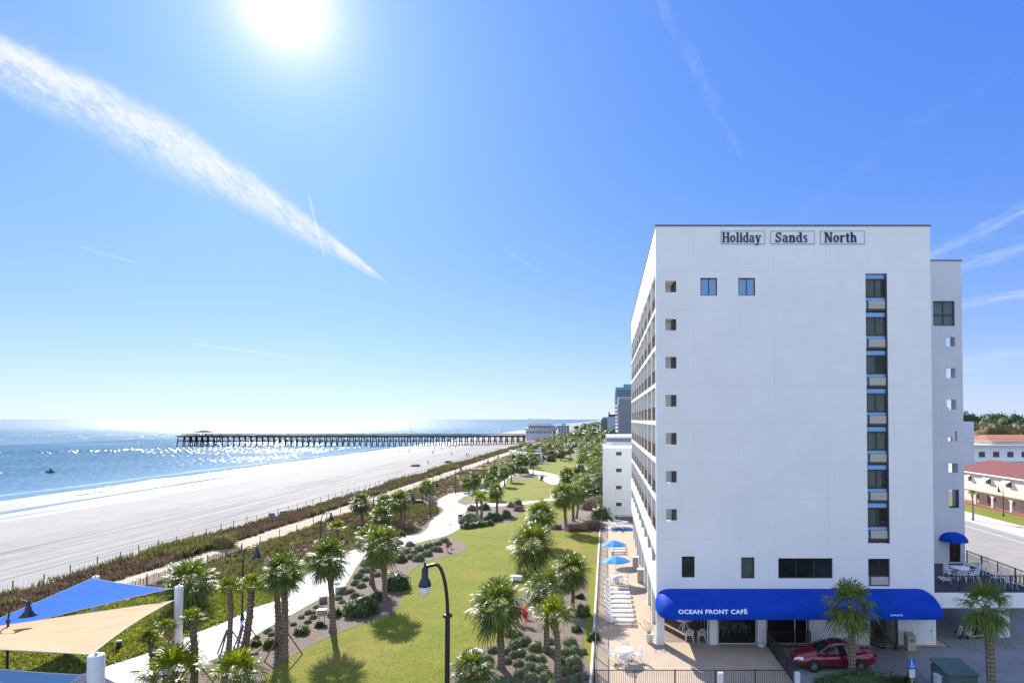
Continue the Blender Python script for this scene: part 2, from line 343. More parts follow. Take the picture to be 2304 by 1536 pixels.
def sea_extra(col, geo, b):
    s = N('ShaderNodeSeparateXYZ'); L(geo.outputs['Position'], s.inputs[0]); X = s.outputs[0]
    mp = N('ShaderNodeMapping'); mp.inputs['Scale'].default_value = (1.0, 0.16, 1); L(geo.outputs['Position'], mp.inputs[0])
    n = N('ShaderNodeTexNoise'); n.inputs['Scale'].default_value = 0.12; n.inputs['Detail'].default_value = 8; n.inputs['Roughness'].default_value = 0.7; L(mp.outputs[0], n.inputs['Vector'])
    sh = MA('ADD', X, MA('MULTIPLY', MA('SUBTRACT', n.outputs[0], 0.5), 16))
    foam = MA('MULTIPLY', SSTEP(sh, -137, -131.5), 1.0)
    f2 = MA('MULTIPLY', MA('MULTIPLY', SSTEP(sh, -146, -144), SSTEP(sh, -141.5, -143)), 0.35)
    shal = SSTEP(X, -230, -134)
    m1 = N('ShaderNodeMix', data_type='RGBA'); L(shal, m1.inputs[0]); L(col, m1.inputs[6]); m1.inputs[7].default_value = (0.14, 0.24, 0.33, 1)
    m2 = N('ShaderNodeMix', data_type='RGBA'); L(MA('MINIMUM', MA('ADD', foam, f2), 1.0), m2.inputs[0]); L(m1.outputs[2], m2.inputs[6]); m2.inputs[7].default_value = (0.8, 0.82, 0.84, 1)
    far = SSTEP(s.outputs[1], 200, 1500)
    L(MA('ADD', MA('ADD', 0.06, MA('MULTIPLY', far, 0.38)), MA('MULTIPLY', foam, 0.6)), b.inputs['Roughness'])
    # waves: swell parallel to the shore plus chop of several sizes
    prev = None
    for sc, st, dist in ((0.045, (1, 0.25, 1), 1.6), (0.28, (1, 0.7, 1), 0.58), (1.4, (1, 0.8, 1), 0.15)):
        mp = N('ShaderNodeMapping'); mp.inputs['Scale'].default_value = st; mp.inputs['Rotation'].default_value = (0, 0, R(8)); L(geo.outputs['Position'], mp.inputs[0])
        nn = N('ShaderNodeTexNoise'); nn.inputs['Scale'].default_value = sc; nn.inputs['Detail'].default_value = 3; nn.inputs['Roughness'].default_value = 0.6; L(mp.outputs[0], nn.inputs['Vector'])
        bp = N('ShaderNodeBump'); bp.inputs['Strength'].default_value = 1.0; bp.inputs['Distance'].default_value = dist; L(nn.outputs[0], bp.inputs['Height'])
        if prev is not None: L(prev, bp.inputs['Normal'])
        prev = bp.outputs[0]
    # gusts: patches of steeper ripples between smoother water
    mp = N('ShaderNodeMapping'); mp.inputs['Scale'].default_value = (1.1, 0.16, 1); L(geo.outputs['Position'], mp.inputs[0])
    gn = N('ShaderNodeTexNoise'); gn.inputs['Scale'].default_value = 1.0; gn.inputs['Detail'].default_value = 2; L(mp.outputs[0], gn.inputs['Vector'])
    mp2 = N('ShaderNodeMapping'); mp2.inputs['Scale'].default_value = (0.02, 0.012, 1); L(geo.outputs['Position'], mp2.inputs[0])
    g2 = N('ShaderNodeTexNoise'); g2.inputs['Scale'].default_value = 1.0; g2.inputs['Detail'].default_value = 4; L(mp2.outputs[0], g2.inputs['Vector'])
    rp = N('ShaderNodeTexNoise'); rp.inputs['Scale'].default_value = 1.9; rp.inputs['Detail'].default_value = 1; L(geo.outputs['Position'], rp.inputs['Vector'])
    bp = N('ShaderNodeBump'); bp.inputs['Distance'].default_value = 1.5; L(rp.outputs[0], bp.inputs['Height'])
    L(MA('MULTIPLY', SSTEP(MA('ADD', gn.outputs[0], MA('MULTIPLY', MA('SUBTRACT', g2.outputs[0], 0.5), 0.5)), 0.52, 0.64), 1.0), bp.inputs['Strength']); L(prev, bp.inputs['Normal']); prev = bp.outputs[0]
    L(prev, b.inputs['Normal']); b.inputs['IOR'].default_value = 1.33; b.inputs['Specular IOR Level'].default_value = 0.32
    return m2.outputs[2]
m_sea = mat('sea_water', (0.09, 0.18, 0.26), 0.1, extra=sea_extra)
nt = m_sea.node_tree
_b = nt.nodes['Principled BSDF']; _d = N('ShaderNodeBsdfDiffuse'); _m = N('ShaderNodeMixShader'); _m.inputs[0].default_value = 0.42      # light scattered back by the turbid water
L(_b.inputs['Base Color'].links[0].from_socket, _d.inputs[0]); L(_b.outputs[0], _m.inputs[1]); L(_d.outputs[0], _m.inputs[2]); L(_m.outputs[0], nt.nodes['Material Output'].inputs[0])
b = MB(); b.add([(-60000,-300,-2.2),(-112,-300,-2.2),(-112,70000,-2.2),(-60000,70000,-2.2)], [(0,1,2,3)])
tag(b.build('sea', m_sea), kind='structure')
# the nearer water as real wavelets, so that single faces flash in the sun
m_rip = m_sea.copy(); m_rip.name = 'rippled_sea_water'
_b = m_rip.node_tree.nodes['Principled BSDF']
for l_ in list(_b.inputs['Normal'].links)+list(_b.inputs['Roughness'].links): m_rip.node_tree.links.remove(l_)
_b.inputs['Roughness'].default_value = 0.15
_r = np.random.RandomState(3)
_x = np.arange(-440, -138, .56); _y = np.arange(92, 590, .66); GX, GY = np.meshgrid(_x, _y)
GX = GX+_r.uniform(-.16, .16, GX.shape); GY = GY+_r.uniform(-.2, .2, GY.shape); Z = np.zeros_like(GX)
for i in range(34):
    lam = _r.uniform(1.3, 3.6); th = _r.normal(math.pi/2, .75); k = 2*math.pi/lam; Z += (0.27/math.sqrt(34/2))/k*np.sin(k*(GX*math.cos(th)+GY*math.sin(th))+_r.uniform(0, 6.28))
gust = np.zeros_like(GX)
for i in range(10):
    lam = _r.uniform(30, 140); th = _r.uniform(0, 3.14); k = 2*math.pi/lam; gust += np.sin(k*(GX*math.cos(th)*.5+GY*math.sin(th))+_r.uniform(0, 6.28))
tap = np.clip((GX+440)/30, 0, 1)*np.clip((-138-GX)/22, 0, 1)*np.clip((590-GY)/200, 0, 1)*np.clip((GY-92)/10, 0, 1)
Z = Z*tap*(1+.16*gust); Z = -2.195+.12*tap+Z
_n = GX.shape[1]; _id = np.arange(GX.size).reshape(GX.shape)
_q = np.stack([_id[:-1, :-1], _id[:-1, 1:], _id[1:, 1:], _id[1:, :-1]], -1).reshape(-1, 4)
_o = npmesh('sea', np.stack([GX, GY, Z], -1).reshape(-1, 3), _q, m_rip); tag(_o, kind='structure')

m_land = mat('scrub_land', (0.10, 0.11, 0.05), 0.95, c2=(0.17, 0.15, 0.09), ns=0.2)
b = MB(); b.add([(-54,-60,0),(3000,-60,0),(3000,9000,0),(-54,9000,0)], [(0,1,2,3)]); tag(b.build('ground', m_land), kind='structure')
m_dune = mat('dune_soil', (0.30, 0.24, 0.155), 0.95, spec=.1, c2=(0.20, 0.17, 0.10), ns=0.9, bump=0.6, bs=4)
def strip(name, xa, xb, y0, y1, z, m, wob=0.3, step=3.0, seed=0):
    n = int((y1-y0)/step); pts = []
    for i in range(n+1):
        y = y0+(y1-y0)*i/n; pts.append((xb+wob*mnoise.noise(Vector((y*0.13, seed, 0)))*2, y))
    for i in range(n, -1, -1):
        y = y0+(y1-y0)*i/n; pts.append((xa+wob*mnoise.noise(Vector((y*0.11, seed+9, 0)))*2, y))
    b = MB(); k = n+1; vs = [(p[0], p[1], z) for p in pts]
    fs = [(i, i+1, 2*k-2-i, 2*k-1-i) for i in range(n)]
    b.add(vs, fs); return tag(b.build(name, m), kind='structure')
strip('dune', -54.6, -30, -30, 700, 0.004, m_dune, 0.1)
m_dsand = mat('dune_sand', (0.50, 0.42, 0.31), 0.9, spec=0.1, c2=(0.42, 0.35, 0.26), ns=1.2, bump=0.6, bs=3)
strip('dune_path', -48.3, -44.4, -30, 420, 0.010, m_dsand, 0.45, 2.5)
# walkway
WL = [(60,1600),(130,1536),(232,1502),(334,1469),(415,1434),(442,1424),(520,1394),(561,1371),(621,1351),(654,1323),(679,1298),(719,1273),(792,1239),(852,1230),(910,1208),(943,1203),(963,1188),(971,1172),(997,1152),(997,1144),(982,1132),(997,1119),(1015,1111),(1052,1107),(1090,1100),(1128,1085),(1150,1066),(1150,1058)]
WR = [(230,1600),(330,1545),(440,1499),(508,1472),(563,1439),(588,1421),(651,1386),(719,1348),(757,1336),(787,1301),(804,1271),(832,1253),(905,1230),(958,1216),(1003,1205),(1029,1192),(1037,1184),(1031,1173),(1050,1149),(1052,1140),(1032,1132),(1030,1126),(1040,1120),(1053,1114),(1110,1102),(1135,1090),(1140,1080),(1158,1068),(1158,1058)]
wl = crom([G(u,v).to_2d() for u,v in WL], 4, False)+[G(*WL[-1]).to_2d()]; wr = crom([G(u,v).to_2d() for u,v in WR], 4, False)+[G(*WR[-1]).to_2d()]
def walk_extra(col, geo, b):
    s = N('ShaderNodeSeparateXYZ'); L(geo.outputs['Position'], s.inputs[0])
    m = None
    for o, per, w in ((MA('ADD', s.outputs[1], MA('MULTIPLY', s.outputs[0], 0.45)), 3.1, 0.045),):
        l = MA('LESS_THAN', MA('ABSOLUTE', MA('SUBTRACT', MA('FRACT', MA('DIVIDE', o, per)), 0.5)), w/per*0.6)
        m = l if m is None else MA('MAXIMUM', m, l)
    mx = N('ShaderNodeMix', data_type='RGBA'); L(MA('MULTIPLY', m, 0.35), mx.inputs[0]); L(col, mx.inputs[6]); mx.inputs[7].default_value = (0.35, 0.33, 0.3, 1)
    return mx.outputs[2]
m_walk = mat('pale_concrete', (0.72, 0.70, 0.66), 0.8, c2=(0.64, 0.62, 0.58), ns=0.5, bump=0.15, bs=25, extra=walk_extra)
slab('walkway', wl+wr[::-1], -0.1, 0.05, m_walk)
m_band = mat('pink_paver_band', (0.55, 0.40, 0.36), 0.8, c2=(0.62, 0.48, 0.43), ns=3)
def bandstrip(a, b_, w=0.22):
    a = G(*a).to_2d(); b_ = G(*b_).to_2d(); d = (b_-a).normalized(); n = Vector((-d.y, d.x))*w/2
    return [a-n, b_-n, b_+n, a+n]
bb = MB()
for a, b_ in (((222,1507),(360,1512)), ((300,1536),(318,1510)), ((235,1512),(150,1560))): bb.poly([tuple(q) for q in bandstrip(a, b_)], 0.0545)
tag(bb.build('walkway_paving_bands', m_band), kind='structure')
# lawn
m_lawn = mat('lawn_grass', (0.155, 0.185, 0.028), 0.95, c2=(0.105, 0.165, 0.022), ns=0.22, bump=0.9, bs=14, det=10, spec=0.2)
def lawn_extra(col, geo, b):
    n1 = N('ShaderNodeTexNoise'); n1.inputs['Scale'].default_value = 6; n1.inputs['Detail'].default_value = 8; L(geo.outputs['Position'], n1.inputs['Vector'])
    m = N('ShaderNodeMix', data_type='RGBA', blend_type='MULTIPLY'); L(SSTEP(n1.outputs[0], 0.40, 0.68, 0.0, 0.4), m.inputs[0]); L(col, m.inputs[6]); m.inputs[7].default_value = (0.55, 0.62, 0.4, 1)
    n2 = N('ShaderNodeTexNoise'); n2.inputs['Scale'].default_value = 0.09; n2.inputs['Detail'].default_value = 4; L(geo.outputs['Position'], n2.inputs['Vector'])
    m2 = N('ShaderNodeMix', data_type='RGBA'); L(SSTEP(n2.outputs[0], 0.5, 0.72, 0, 0.7), m2.inputs[0]); L(m.outputs[2], m2.inputs[6]); m2.inputs[7].default_value = (0.28, 0.22, 0.06, 1)
    return m2.outputs[2]
m_lawn = mat('mown_lawn', (0.235, 0.225, 0.030), 0.95, c2=(0.165, 0.20, 0.026), ns=0.3, bump=0.3, bs=16, det=10, spec=0.15, extra=lawn_extra)
lw = [(p.x-0.2, p.y) for p in wr if p.y < 160]
lawn_poly = lw+[(-26, 190), (-18, 260), (-0.9, 260), (-0.9, 14), (-25, 20)]
slab('lawn', [Vector(p) for p in lawn_poly], 0.008, 0.014, m_lawn)
m_mulch = mat('wood_mulch', (0.21, 0.155, 0.12), 0.95, c2=(0.12, 0.085, 0.065), ns=3.5, bump=1.0, bs=12, det=10)
BEDA = [(330,1600),(440,1503),(508,1475),(563,1442),(588,1424),(651,1389),(719,1351),(757,1339),(788,1304),(806,1273),(834,1255),(905,1233),(958,1219),(1000,1208),(1025,1214),(1047,1224),(1050,1234),(1035,1244),(1000,1253),(960,1263),(935,1277),(915,1295),(905,1320),(903,1352),(885,1378),(850,1392),(800,1408),(760,1425),(700,1452),(650,1482),(600,1515),(540,1600)]
BEDB = [(960,1600),(1010,1536),(1050,1475),(1095,1455),(1130,1445),(1143,1400),(1150,1360),(1190,1330),(1240,1300),(1290,1288),(1320,1300),(1322,1350),(1318,1400),(1312,1450),(1312,1600)]
BEDC = [(1034,1133),(1054,1141),(1053,1151),(1036,1170),(1041,1183),(1100,1180),(1150,1172),(1160,1160),(1185,1147),(1175,1135),(1140,1132),(1090,1132),(1060,1124),(1042,1121)]
BEDD = [(1236,1188),(1260,1197),(1300,1192),(1350,1195),(1352,1130),(1325,1112),(1305,1115),(1292,1150),(1250,1180)]
BEDE = [(1145,1078),(1160,1072),(1200,1068),(1205,1074),(1160,1082)]
for i, bd in enumerate((BEDA, BEDB, BEDC, BEDD, BEDE)): slab('mulch_bed', outline(bd), 0.016, 0.030, m_mulch)
TP = [(1060,1134),(1175,1129),(1245,1120),(1295,1113),(1295,1117),(1245,1125),(1175,1135),(1100,1139),(1060,1139)]
slab('side_path', outline(TP, n=3), 0.01, 0.036, m_walk)
UP = [(1152,1060),(1190,1056),(1225,1062),(1255,1070),(1256,1090),(1235,1087),(1215,1079),(1210,1071),(1190,1064),(1155,1067)]
slab('upper_path', outline(UP, n=3), 0.01, 0.034, m_walk)
slab('garden_path', outline([(1305,1096),(1322,1092),(1318,1108),(1303,1116),(1296,1110)], n=3), 0.01, 0.032, m_walk)
# sandy bare edge on the sea side of the walkway + green ground cover soil
m_cover = mat('creeper_soil', (0.15, 0.16, 0.03), 0.95, c2=(0.09, 0.12, 0.03), ns=0.8, bump=0.9, bs=5)
COVER = [(-60,1600),(-60,1450),(80,1400),(330,1345),(470,1335),(600,1290),(690,1262),(720,1270),(680,1297),(654,1321),(621,1349),(561,1369),(520,1392),(442,1422),(334,1467),(232,1500),(130,1533),(20,1600)]
slab('creeper_ground', outline(COVER), 0.008, 0.016, m_cover)

# right hand side: terrace, car park, road
def terr_extra(col, geo, b):
    s = N('ShaderNodeSeparateXYZ'); L(geo.outputs['Position'], s.inputs[0])
    a = MA('LESS_THAN', MA('ABSOLUTE', MA('SUBTRACT', MA('FRACT', MA('DIVIDE', s.outputs[1], 3.4)), 0.5)), 0.006)
    c = MA('LESS_THAN', MA('ABSOLUTE', MA('SUBTRACT', MA('FRACT', MA('DIVIDE', s.outputs[0], 4.1)), 0.5)), 0.005)
    mx = N('ShaderNodeMix', data_type='RGBA'); L(MA('MULTIPLY', MA('MAXIMUM', a, c), 0.5), mx.inputs[0]); L(col, mx.inputs[6]); mx.inputs[7].default_value = (0.25, 0.2, 0.16, 1)
    return mx.outputs[2]
m_terr = mat('tan_concrete', (0.46, 0.355, 0.25), 0.85, c2=(0.40, 0.315, 0.23), ns=0.7, bump=0.2, bs=30, extra=terr_extra)
slab('terrace', [Vector(p) for p in ((-0.9, 33), (11.3, 33), (11.3, 42.45), (24, 42.45), (24, 60), (3.9, 60), (3.9, 93.5), (-0.9, 93.5))], 0.01, 0.06, m_terr)
m_park = mat('car_park_concrete', (0.27, 0.27, 0.26), 0.85, c2=(0.20, 0.20, 0.20), ns=0.45, bump=0.3, bs=20)
slab('car_park', [Vector(p) for p in ((11.45, 20), (38, 20), (38, 52), (24.2, 52), (24.2, 42.3), (11.45, 42.3))], 0.004, 0.02, m_park)
m_ent = mat('entrance_apron', (0.19, 0.18, 0.17), 0.8, c2=(0.15, 0.14, 0.14), ns=2)
slab('entrance_apron', [Vector(p) for p in (tuple(G(1955,1452).to_2d()), tuple(G(2022,1452).to_2d()), tuple(G(2110,1560).to_2d()), tuple(G(1985,1560).to_2d()))], 0.016, 0.026, m_ent)
def road_extra(col, geo, b):
    return None
m_road = mat('road_asphalt', (0.27, 0.25, 0.225), 0.9, c2=(0.32, 0.295, 0.265), ns=0.5, bump=0.3, bs=25)
slab('road', [Vector(p) for p in ((38, 0), (56.5, 0), (56.5, 900), (38, 900))], 0.004, 0.012, m_road)
m_paint_y = mat('yellow_road_paint', (0.50, 0.33, 0.13), 0.7, c2=(0.4, 0.3, 0.16), ns=3); m_paint_w = mat('white_road_paint', (0.7, 0.7, 0.68), 0.7)
bb = MB()
for x in (48.2, 48.65): bb.box(x, x+0.14, 0, 400, 0.0125, 0.0165)
tag(bb.build('road_centre_line', m_paint_y), kind='structure')
bb = MB(); bb.box(53.9, 54.05, 0, 400, 0.0125, 0.0165); bb.box(43.2, 43.35, 0, 400, 0.0125, 0.0165); tag(bb.build('road_edge_line', m_paint_w), kind='structure')
m_side = mat('sidewalk_concrete', (0.55, 0.50, 0.44), 0.85, c2=(0.47, 0.43, 0.38), ns=0.8)
slab('sidewalk', [Vector(p) for p in ((56.5, 0), (62, 0), (62, 900), (56.5, 900))], 0.004, 0.14, m_side)
slab('motel_lawn', [Vector(p) for p in ((62.3, 60), (68, 60), (68, 160), (62.3, 160))], 0.01, 0.12, m_lawn)
slab('motel_car_park', [Vector(p) for p in ((76, 60), (200, 60), (200, 200), (76, 200))], 0.01, 0.03, m_park)
# ------------------------------------------------------------------ the hotel
D0 = 42.67
def fx(u, v=943, Y=D0): return P(u, v, Y).x
def fz(v, u=1700, Y=D0): return P(u, v, Y).z
def seam_extra(col, geo, b):
    s = N('ShaderNodeSeparateXYZ'); L(geo.outputs['Position'], s.inputs[0])
    sn = N('ShaderNodeSeparateXYZ'); L(geo.outputs['Normal'], sn.inputs[0])
    m = MA('LESS_THAN', MA('ABSOLUTE', MA('SUBTRACT', MA('FRACT', MA('DIVIDE', MA('SUBTRACT', s.outputs[2], 15.72-2.73*0.5-27.3), 2.73)), 0.5)), 0.0045)
    m = MA('MULTIPLY', m, MA('GREATER_THAN', s.outputs[2], 7.0))
    for x in (6.2, 9.45, 12.0, 15.8, 20.0):
        m = MA('MAXIMUM', m, MA('LESS_THAN', MA('ABSOLUTE', MA('SUBTRACT', s.outputs[0], x)), 0.010))
    m = MA('MULTIPLY', m, MA('GREATER_THAN', MA('ABSOLUTE', sn.outputs[1]), 0.7))
    mx = N('ShaderNodeMix', data_type='RGBA'); L(MA('MULTIPLY', m, 0.36), mx.inputs[0]); L(col, mx.inputs[6]); mx.inputs[7].default_value = (0.4, 0.42, 0.44, 1)
    return mx.outputs[2]
m_stucco = mat('white_stucco', (0.81, 0.81, 0.80), 0.85, c2=(0.765, 0.765, 0.76), ns=0.35, bump=0.12, bs=30, streaks=0.09, extra=seam_extra, det=9)
m_tower = mat('shaded_white_stucco', (0.60, 0.61, 0.63), 0.85, c2=(0.56, 0.57, 0.59), ns=0.35, bump=0.12, bs=30, streaks=0.2, det=9)  # hotel stucco with the tower's shade put into a darker, greyer base colour
m_white = mat('white_paint', (0.8, 0.8, 0.79), 0.7, c2=(0.74, 0.74, 0.73), ns=1.5, streaks=0.25)
m_dark = mat('dark_bronze_frame', (0.05, 0.046, 0.046), 0.45, metal=0.3)
m_coping = mat('roof_coping', (0.07, 0.07, 0.075), 0.5)
m_glass = glass_mat('window_glass', (0.06, 0.07, 0.07), 0.22)
m_glassd = glass_mat('dark_window_glass', (0.01, 0.015, 0.02), 0.9, 0.04)
m_bluepan = mat('blue_spandrel', (0.20, 0.42, 0.68), 0.5, c2=(0.17, 0.37, 0.62), ns=3)
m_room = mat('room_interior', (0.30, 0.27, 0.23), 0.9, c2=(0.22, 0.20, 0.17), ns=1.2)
m_curt = mat('curtain_cloth', (0.72, 0.68, 0.55), 0.9, c2=(0.42, 0.39, 0.30), ns=6, stretch=(4, 4, 0.3))
m_curtw = mat('white_blind', (0.72, 0.78, 0.84), 0.8)
m_ac = mat('beige_grille', (0.56, 0.53, 0.46), 0.6, c2=(0.36, 0.34, 0.30), ns=25, stretch=(0.3, 0.3, 4))
m_navy = mat('navy_letter', (0.008, 0.012, 0.07), 0.5)
m_panel = mat('sign_panel', (0.74, 0.75, 0.78), 0.7); m_rim = mat('sign_rim', (0.33, 0.35, 0.38), 0.5)
hot = thing('hotel', 'white stucco hotel of nine storeys with blue café awning and seaside balconies', 'hotel', (3.52, D0, 0))
def holewall(mb, x0, x1, z0, z1, y, t, holes, axis='y'):
    xs = sorted({x0, x1, *[c for h in holes for c in h[:2]]}); zs = sorted({z0, z1, *[c for h in holes for c in h[2:]]})
    inh = lambda x, z: any(h[0] < x < h[1] and h[2] < z < h[3] for h in holes)
    q = (lambda x, z, d: (x, y+d, z)) if axis == 'y' else (lambda x, z, d: (y+d, x, z))
    for i in range(len(xs)-1):
        for j in range(len(zs)-1):
            a, b_, c, d = xs[i], xs[i+1], zs[j], zs[j+1]
            if inh((a+b_)/2, (c+d)/2): continue
            mb.add([q(a,c,0), q(b_,c,0), q(b_,d,0), q(a,d,0)], [(0,1,2,3)]); mb.add([q(a,c,t), q(b_,c,t), q(b_,d,t), q(a,d,t)], [(3,2,1,0)])
    for h in list(holes)+[(x0, x1, z0, z1)]:
        a, b_, c, d = h
        mb.add([q(a,c,0), q(b_,c,0), q(b_,d,0), q(a,d,0), q(a,c,t), q(b_,c,t), q(b_,d,t), q(a,d,t)], [(0,4,5,1),(1,5,6,2),(2,6,7,3),(3,7,4,0)])
XL, XR = 3.52, 23.25; ZT = fz(509); YB = 84.97
FL = [15.75+2.73*k for k in range(-3, 5)]          # storey lines 7.56 .. 26.67
holes = []; sqs = []
for k in range(7):
    vc = 644+85.6*k; sqs.append((fx(1497.5), fx(1523), fz(vc+13.5), fz(vc-13))); holes.append(sqs[-1])
WT = [(1577, 1615, 625, 665), (1663, 1701, 625, 665)]
WL2 = [(1533, 1562, 1251, 1299), (1666, 1696, 1253, 1301), (1749, 1871, 1255, 1301)]
rc = lambda r: (fx(r[0]), fx(r[1]), fz(r[3]), fz(r[2]))
for r in WT+WL2: holes.append(rc(r))
stack = (fx(1947, 615), fx(1994, 615)+0.05, fz(1222), fz(615)); low = (stack[0], stack[1], fz(1319), fz(1256))
holes += [stack, low]
mb = MB(); holewall(mb, XL, XR, 3.1, ZT, D0, 0.28, holes)
mb.box(XL, XL+0.3, D0+0.28, YB, 26.67, ZT)          # tall blank parapet wall on the sea side
mb.box(XR-0.3, XR, D0+0.28, YB, 0, ZT); mb.box(XL, XR, YB-0.3, YB-0.01, 3.1, ZT-0.01)
part(mb, 'wall', m_stucco, hot)
mb = MB(); mb.box(XL-0.06, XR+0.06, D0-0.06, YB+0.05, ZT, ZT+0.09); part(mb, 'roof_coping', m_coping, hot)
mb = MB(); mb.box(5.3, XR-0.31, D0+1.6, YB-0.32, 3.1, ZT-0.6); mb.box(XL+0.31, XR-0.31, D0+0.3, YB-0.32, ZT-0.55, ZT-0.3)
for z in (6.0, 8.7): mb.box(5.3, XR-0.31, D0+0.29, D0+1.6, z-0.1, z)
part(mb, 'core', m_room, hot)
# grid of slabs and fins on the sea side
mb = MB()
for z in FL: mb.box(XL, 5.3, D0+0.281, YB-0.31, z-0.16, z+0.12)
mb.box(XL, XL+0.25, D0+0.282, YB-0.31, FL[0]-1.28, FL[0]-0.162)
mb.box(XL, XL+0.25, D0+0.282, YB-0.31, 3.1, 4.95); mb.box(XL+0.25, 5.3, D0+0.282, YB-0.31, 3.1, 3.4); mb.box(XL+0.25, 5.3, D0+0.282, YB-0.31, 4.75, 4.93)
part(mb, 'floor_slab', m_white, hot)
YJ = [D0+4.7*j for j in range(1, 9)]
for y in YJ:
    part(MB().box(XL+.012, 5.11, y-0.11, y+0.11, 4.8, 26.72), 'partition_fin', m_white, hot)
for y in YJ: part(MB().box(XL+0.02, XL+0.5, y-0.2, y+0.25, 0.06, 3.12), 'pillar', m_white, hot)
part(MB().box(XL+.001, XL+0.57, D0+.001, D0+0.45, 0.06, 3.12), 'pillar', m_white, hot)
m_rail = mat('bronze_railing', (0.115, 0.075, 0.055), 0.5); m_door = mat('sliding_door_frame', (0.05, 0.045, 0.045), 0.4)
for j in range(9):
    y0 = D0+4.7*j+(0.3 if j == 0 else 0.12); y1 = D0+4.7*(j+1)-(0.32 if j == 8 else 0.12)
    for k in range(7):
        mb = MB(); z = FL[k]+0.12
        mb.bar((XL+0.1, y0, z+1.05), (XL+0.1, y1, z+1.05), 0.06); mb.bar((XL+0.1, y0, z+0.1), (XL+0.1, y1, z+0.1), 0.04)
        n = int((y1-y0)/0.12)
        for i in range(1, n): mb.box(XL+0.09, XL+0.11, y0+i*0.12-0.012, y0+i*0.12+0.012, z+0.1, z+1.03)
        part(mb, 'balcony_railing', m_rail, hot)
for j in range(9):
    ya = D0+4.7*j
    for k in range(7):
        z = FL[k]+0.12; md = MB(); y0 = ya+(.32 if j == 0 else .14); y1 = ya+4.5
        md.box(5.10, 5.14, y0, y0+.07, z, z+2.3); md.box(5.10, 5.14, y1-.07, y1, z, z+2.3); md.box(5.10, 5.14, ya+2.3, ya+2.37, z, z+2.3); md.box(5.09, 5.14, y0, y1, z+2.3, z+2.37); md.box(5.09, 5.14, y0, y1, z-.02, z+.04)
        d = part(md, 'sliding_door', m_door, hot)
        o = MB().box(5.115, 5.13, y0+.07, y1-.07, z+.04, z+2.3).build('pane', mat('balcony_glass', (0.012, 0.012, 0.014), .35, spec=.08))
        for v in o.data.vertices: v.co -= Vector(hot.location)
        o.parent = d
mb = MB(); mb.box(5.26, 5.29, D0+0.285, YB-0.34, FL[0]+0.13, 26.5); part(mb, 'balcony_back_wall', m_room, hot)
# roof vents along the parapet
# windows of the north wall
def window(r, panes, y=D0, curtain=None, name='window', par=None, depth=0.14, glass=None, split=None):
    x0, x1, z0, z1 = r; f = 0.07; mb = MB(); par = par or hot
    mb.box(x0, x1, y+depth, y+depth+0.07, z0, z0+f); mb.box(x0, x1, y+depth, y+depth+0.07, z1-f, z1)
    w = (x1-x0)/panes
    for i in range(panes+1):
        c = x0+w*i; a = max(x0, c-f/2); b_ = min(x1, c+f/2)
        if i == 0: b_ = x0+f
        if i == panes: a = x1-f
        mb.box(a, b_, y+depth-0.004, y+depth+0.066, z0+f, z1-f)
    if split: mb.box(x0+f, x1-f, y+depth-0.01, y+depth+0.06, split-0.05, split+0.05)
    w = part(mb, name, m_dark, par); loc = Vector(par.location)
    def sub(mb, nm, mm):
        o = mb.build(nm, mm, None); 
        for v in o.data.vertices: v.co -= loc
        o.parent = w; return o
    sub(MB().box(x0+f, x1-f, y+depth+0.03, y+depth+0.036, z0+f, z1-f), 'pane', glass or m_glass)
    if curtain:
        cm_, a, b_ = curtain; mb = MB(); n = 12; xa = x0+(x1-x0)*a; xb = x0+(x1-x0)*b_
        pts = [(xa+(xb-xa)*i/n, y+depth+0.065+0.03*(i % 2)) for i in range(n+1)]
        for p, q in zip(pts, pts[1:]): mb.add([(p[0],p[1],z0+0.02),(q[0],q[1],z0+0.02),(q[0],q[1],z1-0.02),(p[0],p[1],z1-0.02)], [(0,1,2,3)])
        sub(mb, 'curtain', cm_)
    return w
for r in WT: window(rc(r), 2, curtain=(m_curtw, 0, 1), glass=mat('sky_glass', (0.16, 0.27, 0.42), .08, metal=.75))
window(rc(WL2[0]), 1); window(rc(WL2[1]), 1, curtain=(m_curt, 0, 1)); window(rc(WL2[2]), 3, glass=m_glassd)
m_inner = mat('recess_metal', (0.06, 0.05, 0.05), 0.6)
SX0, SX1 = stack[0], stack[1]
mb = MB(); holewall(mb, SX0+0.001, SX1-0.001, stack[2]+0.001, stack[3]-0.001, D0+0.30, 0.04, [(SX0+.1, SX1-.2, fz(615+86*k)-53/31.5, fz(615+86*k)-12.5/31.5) for k in range(7)])
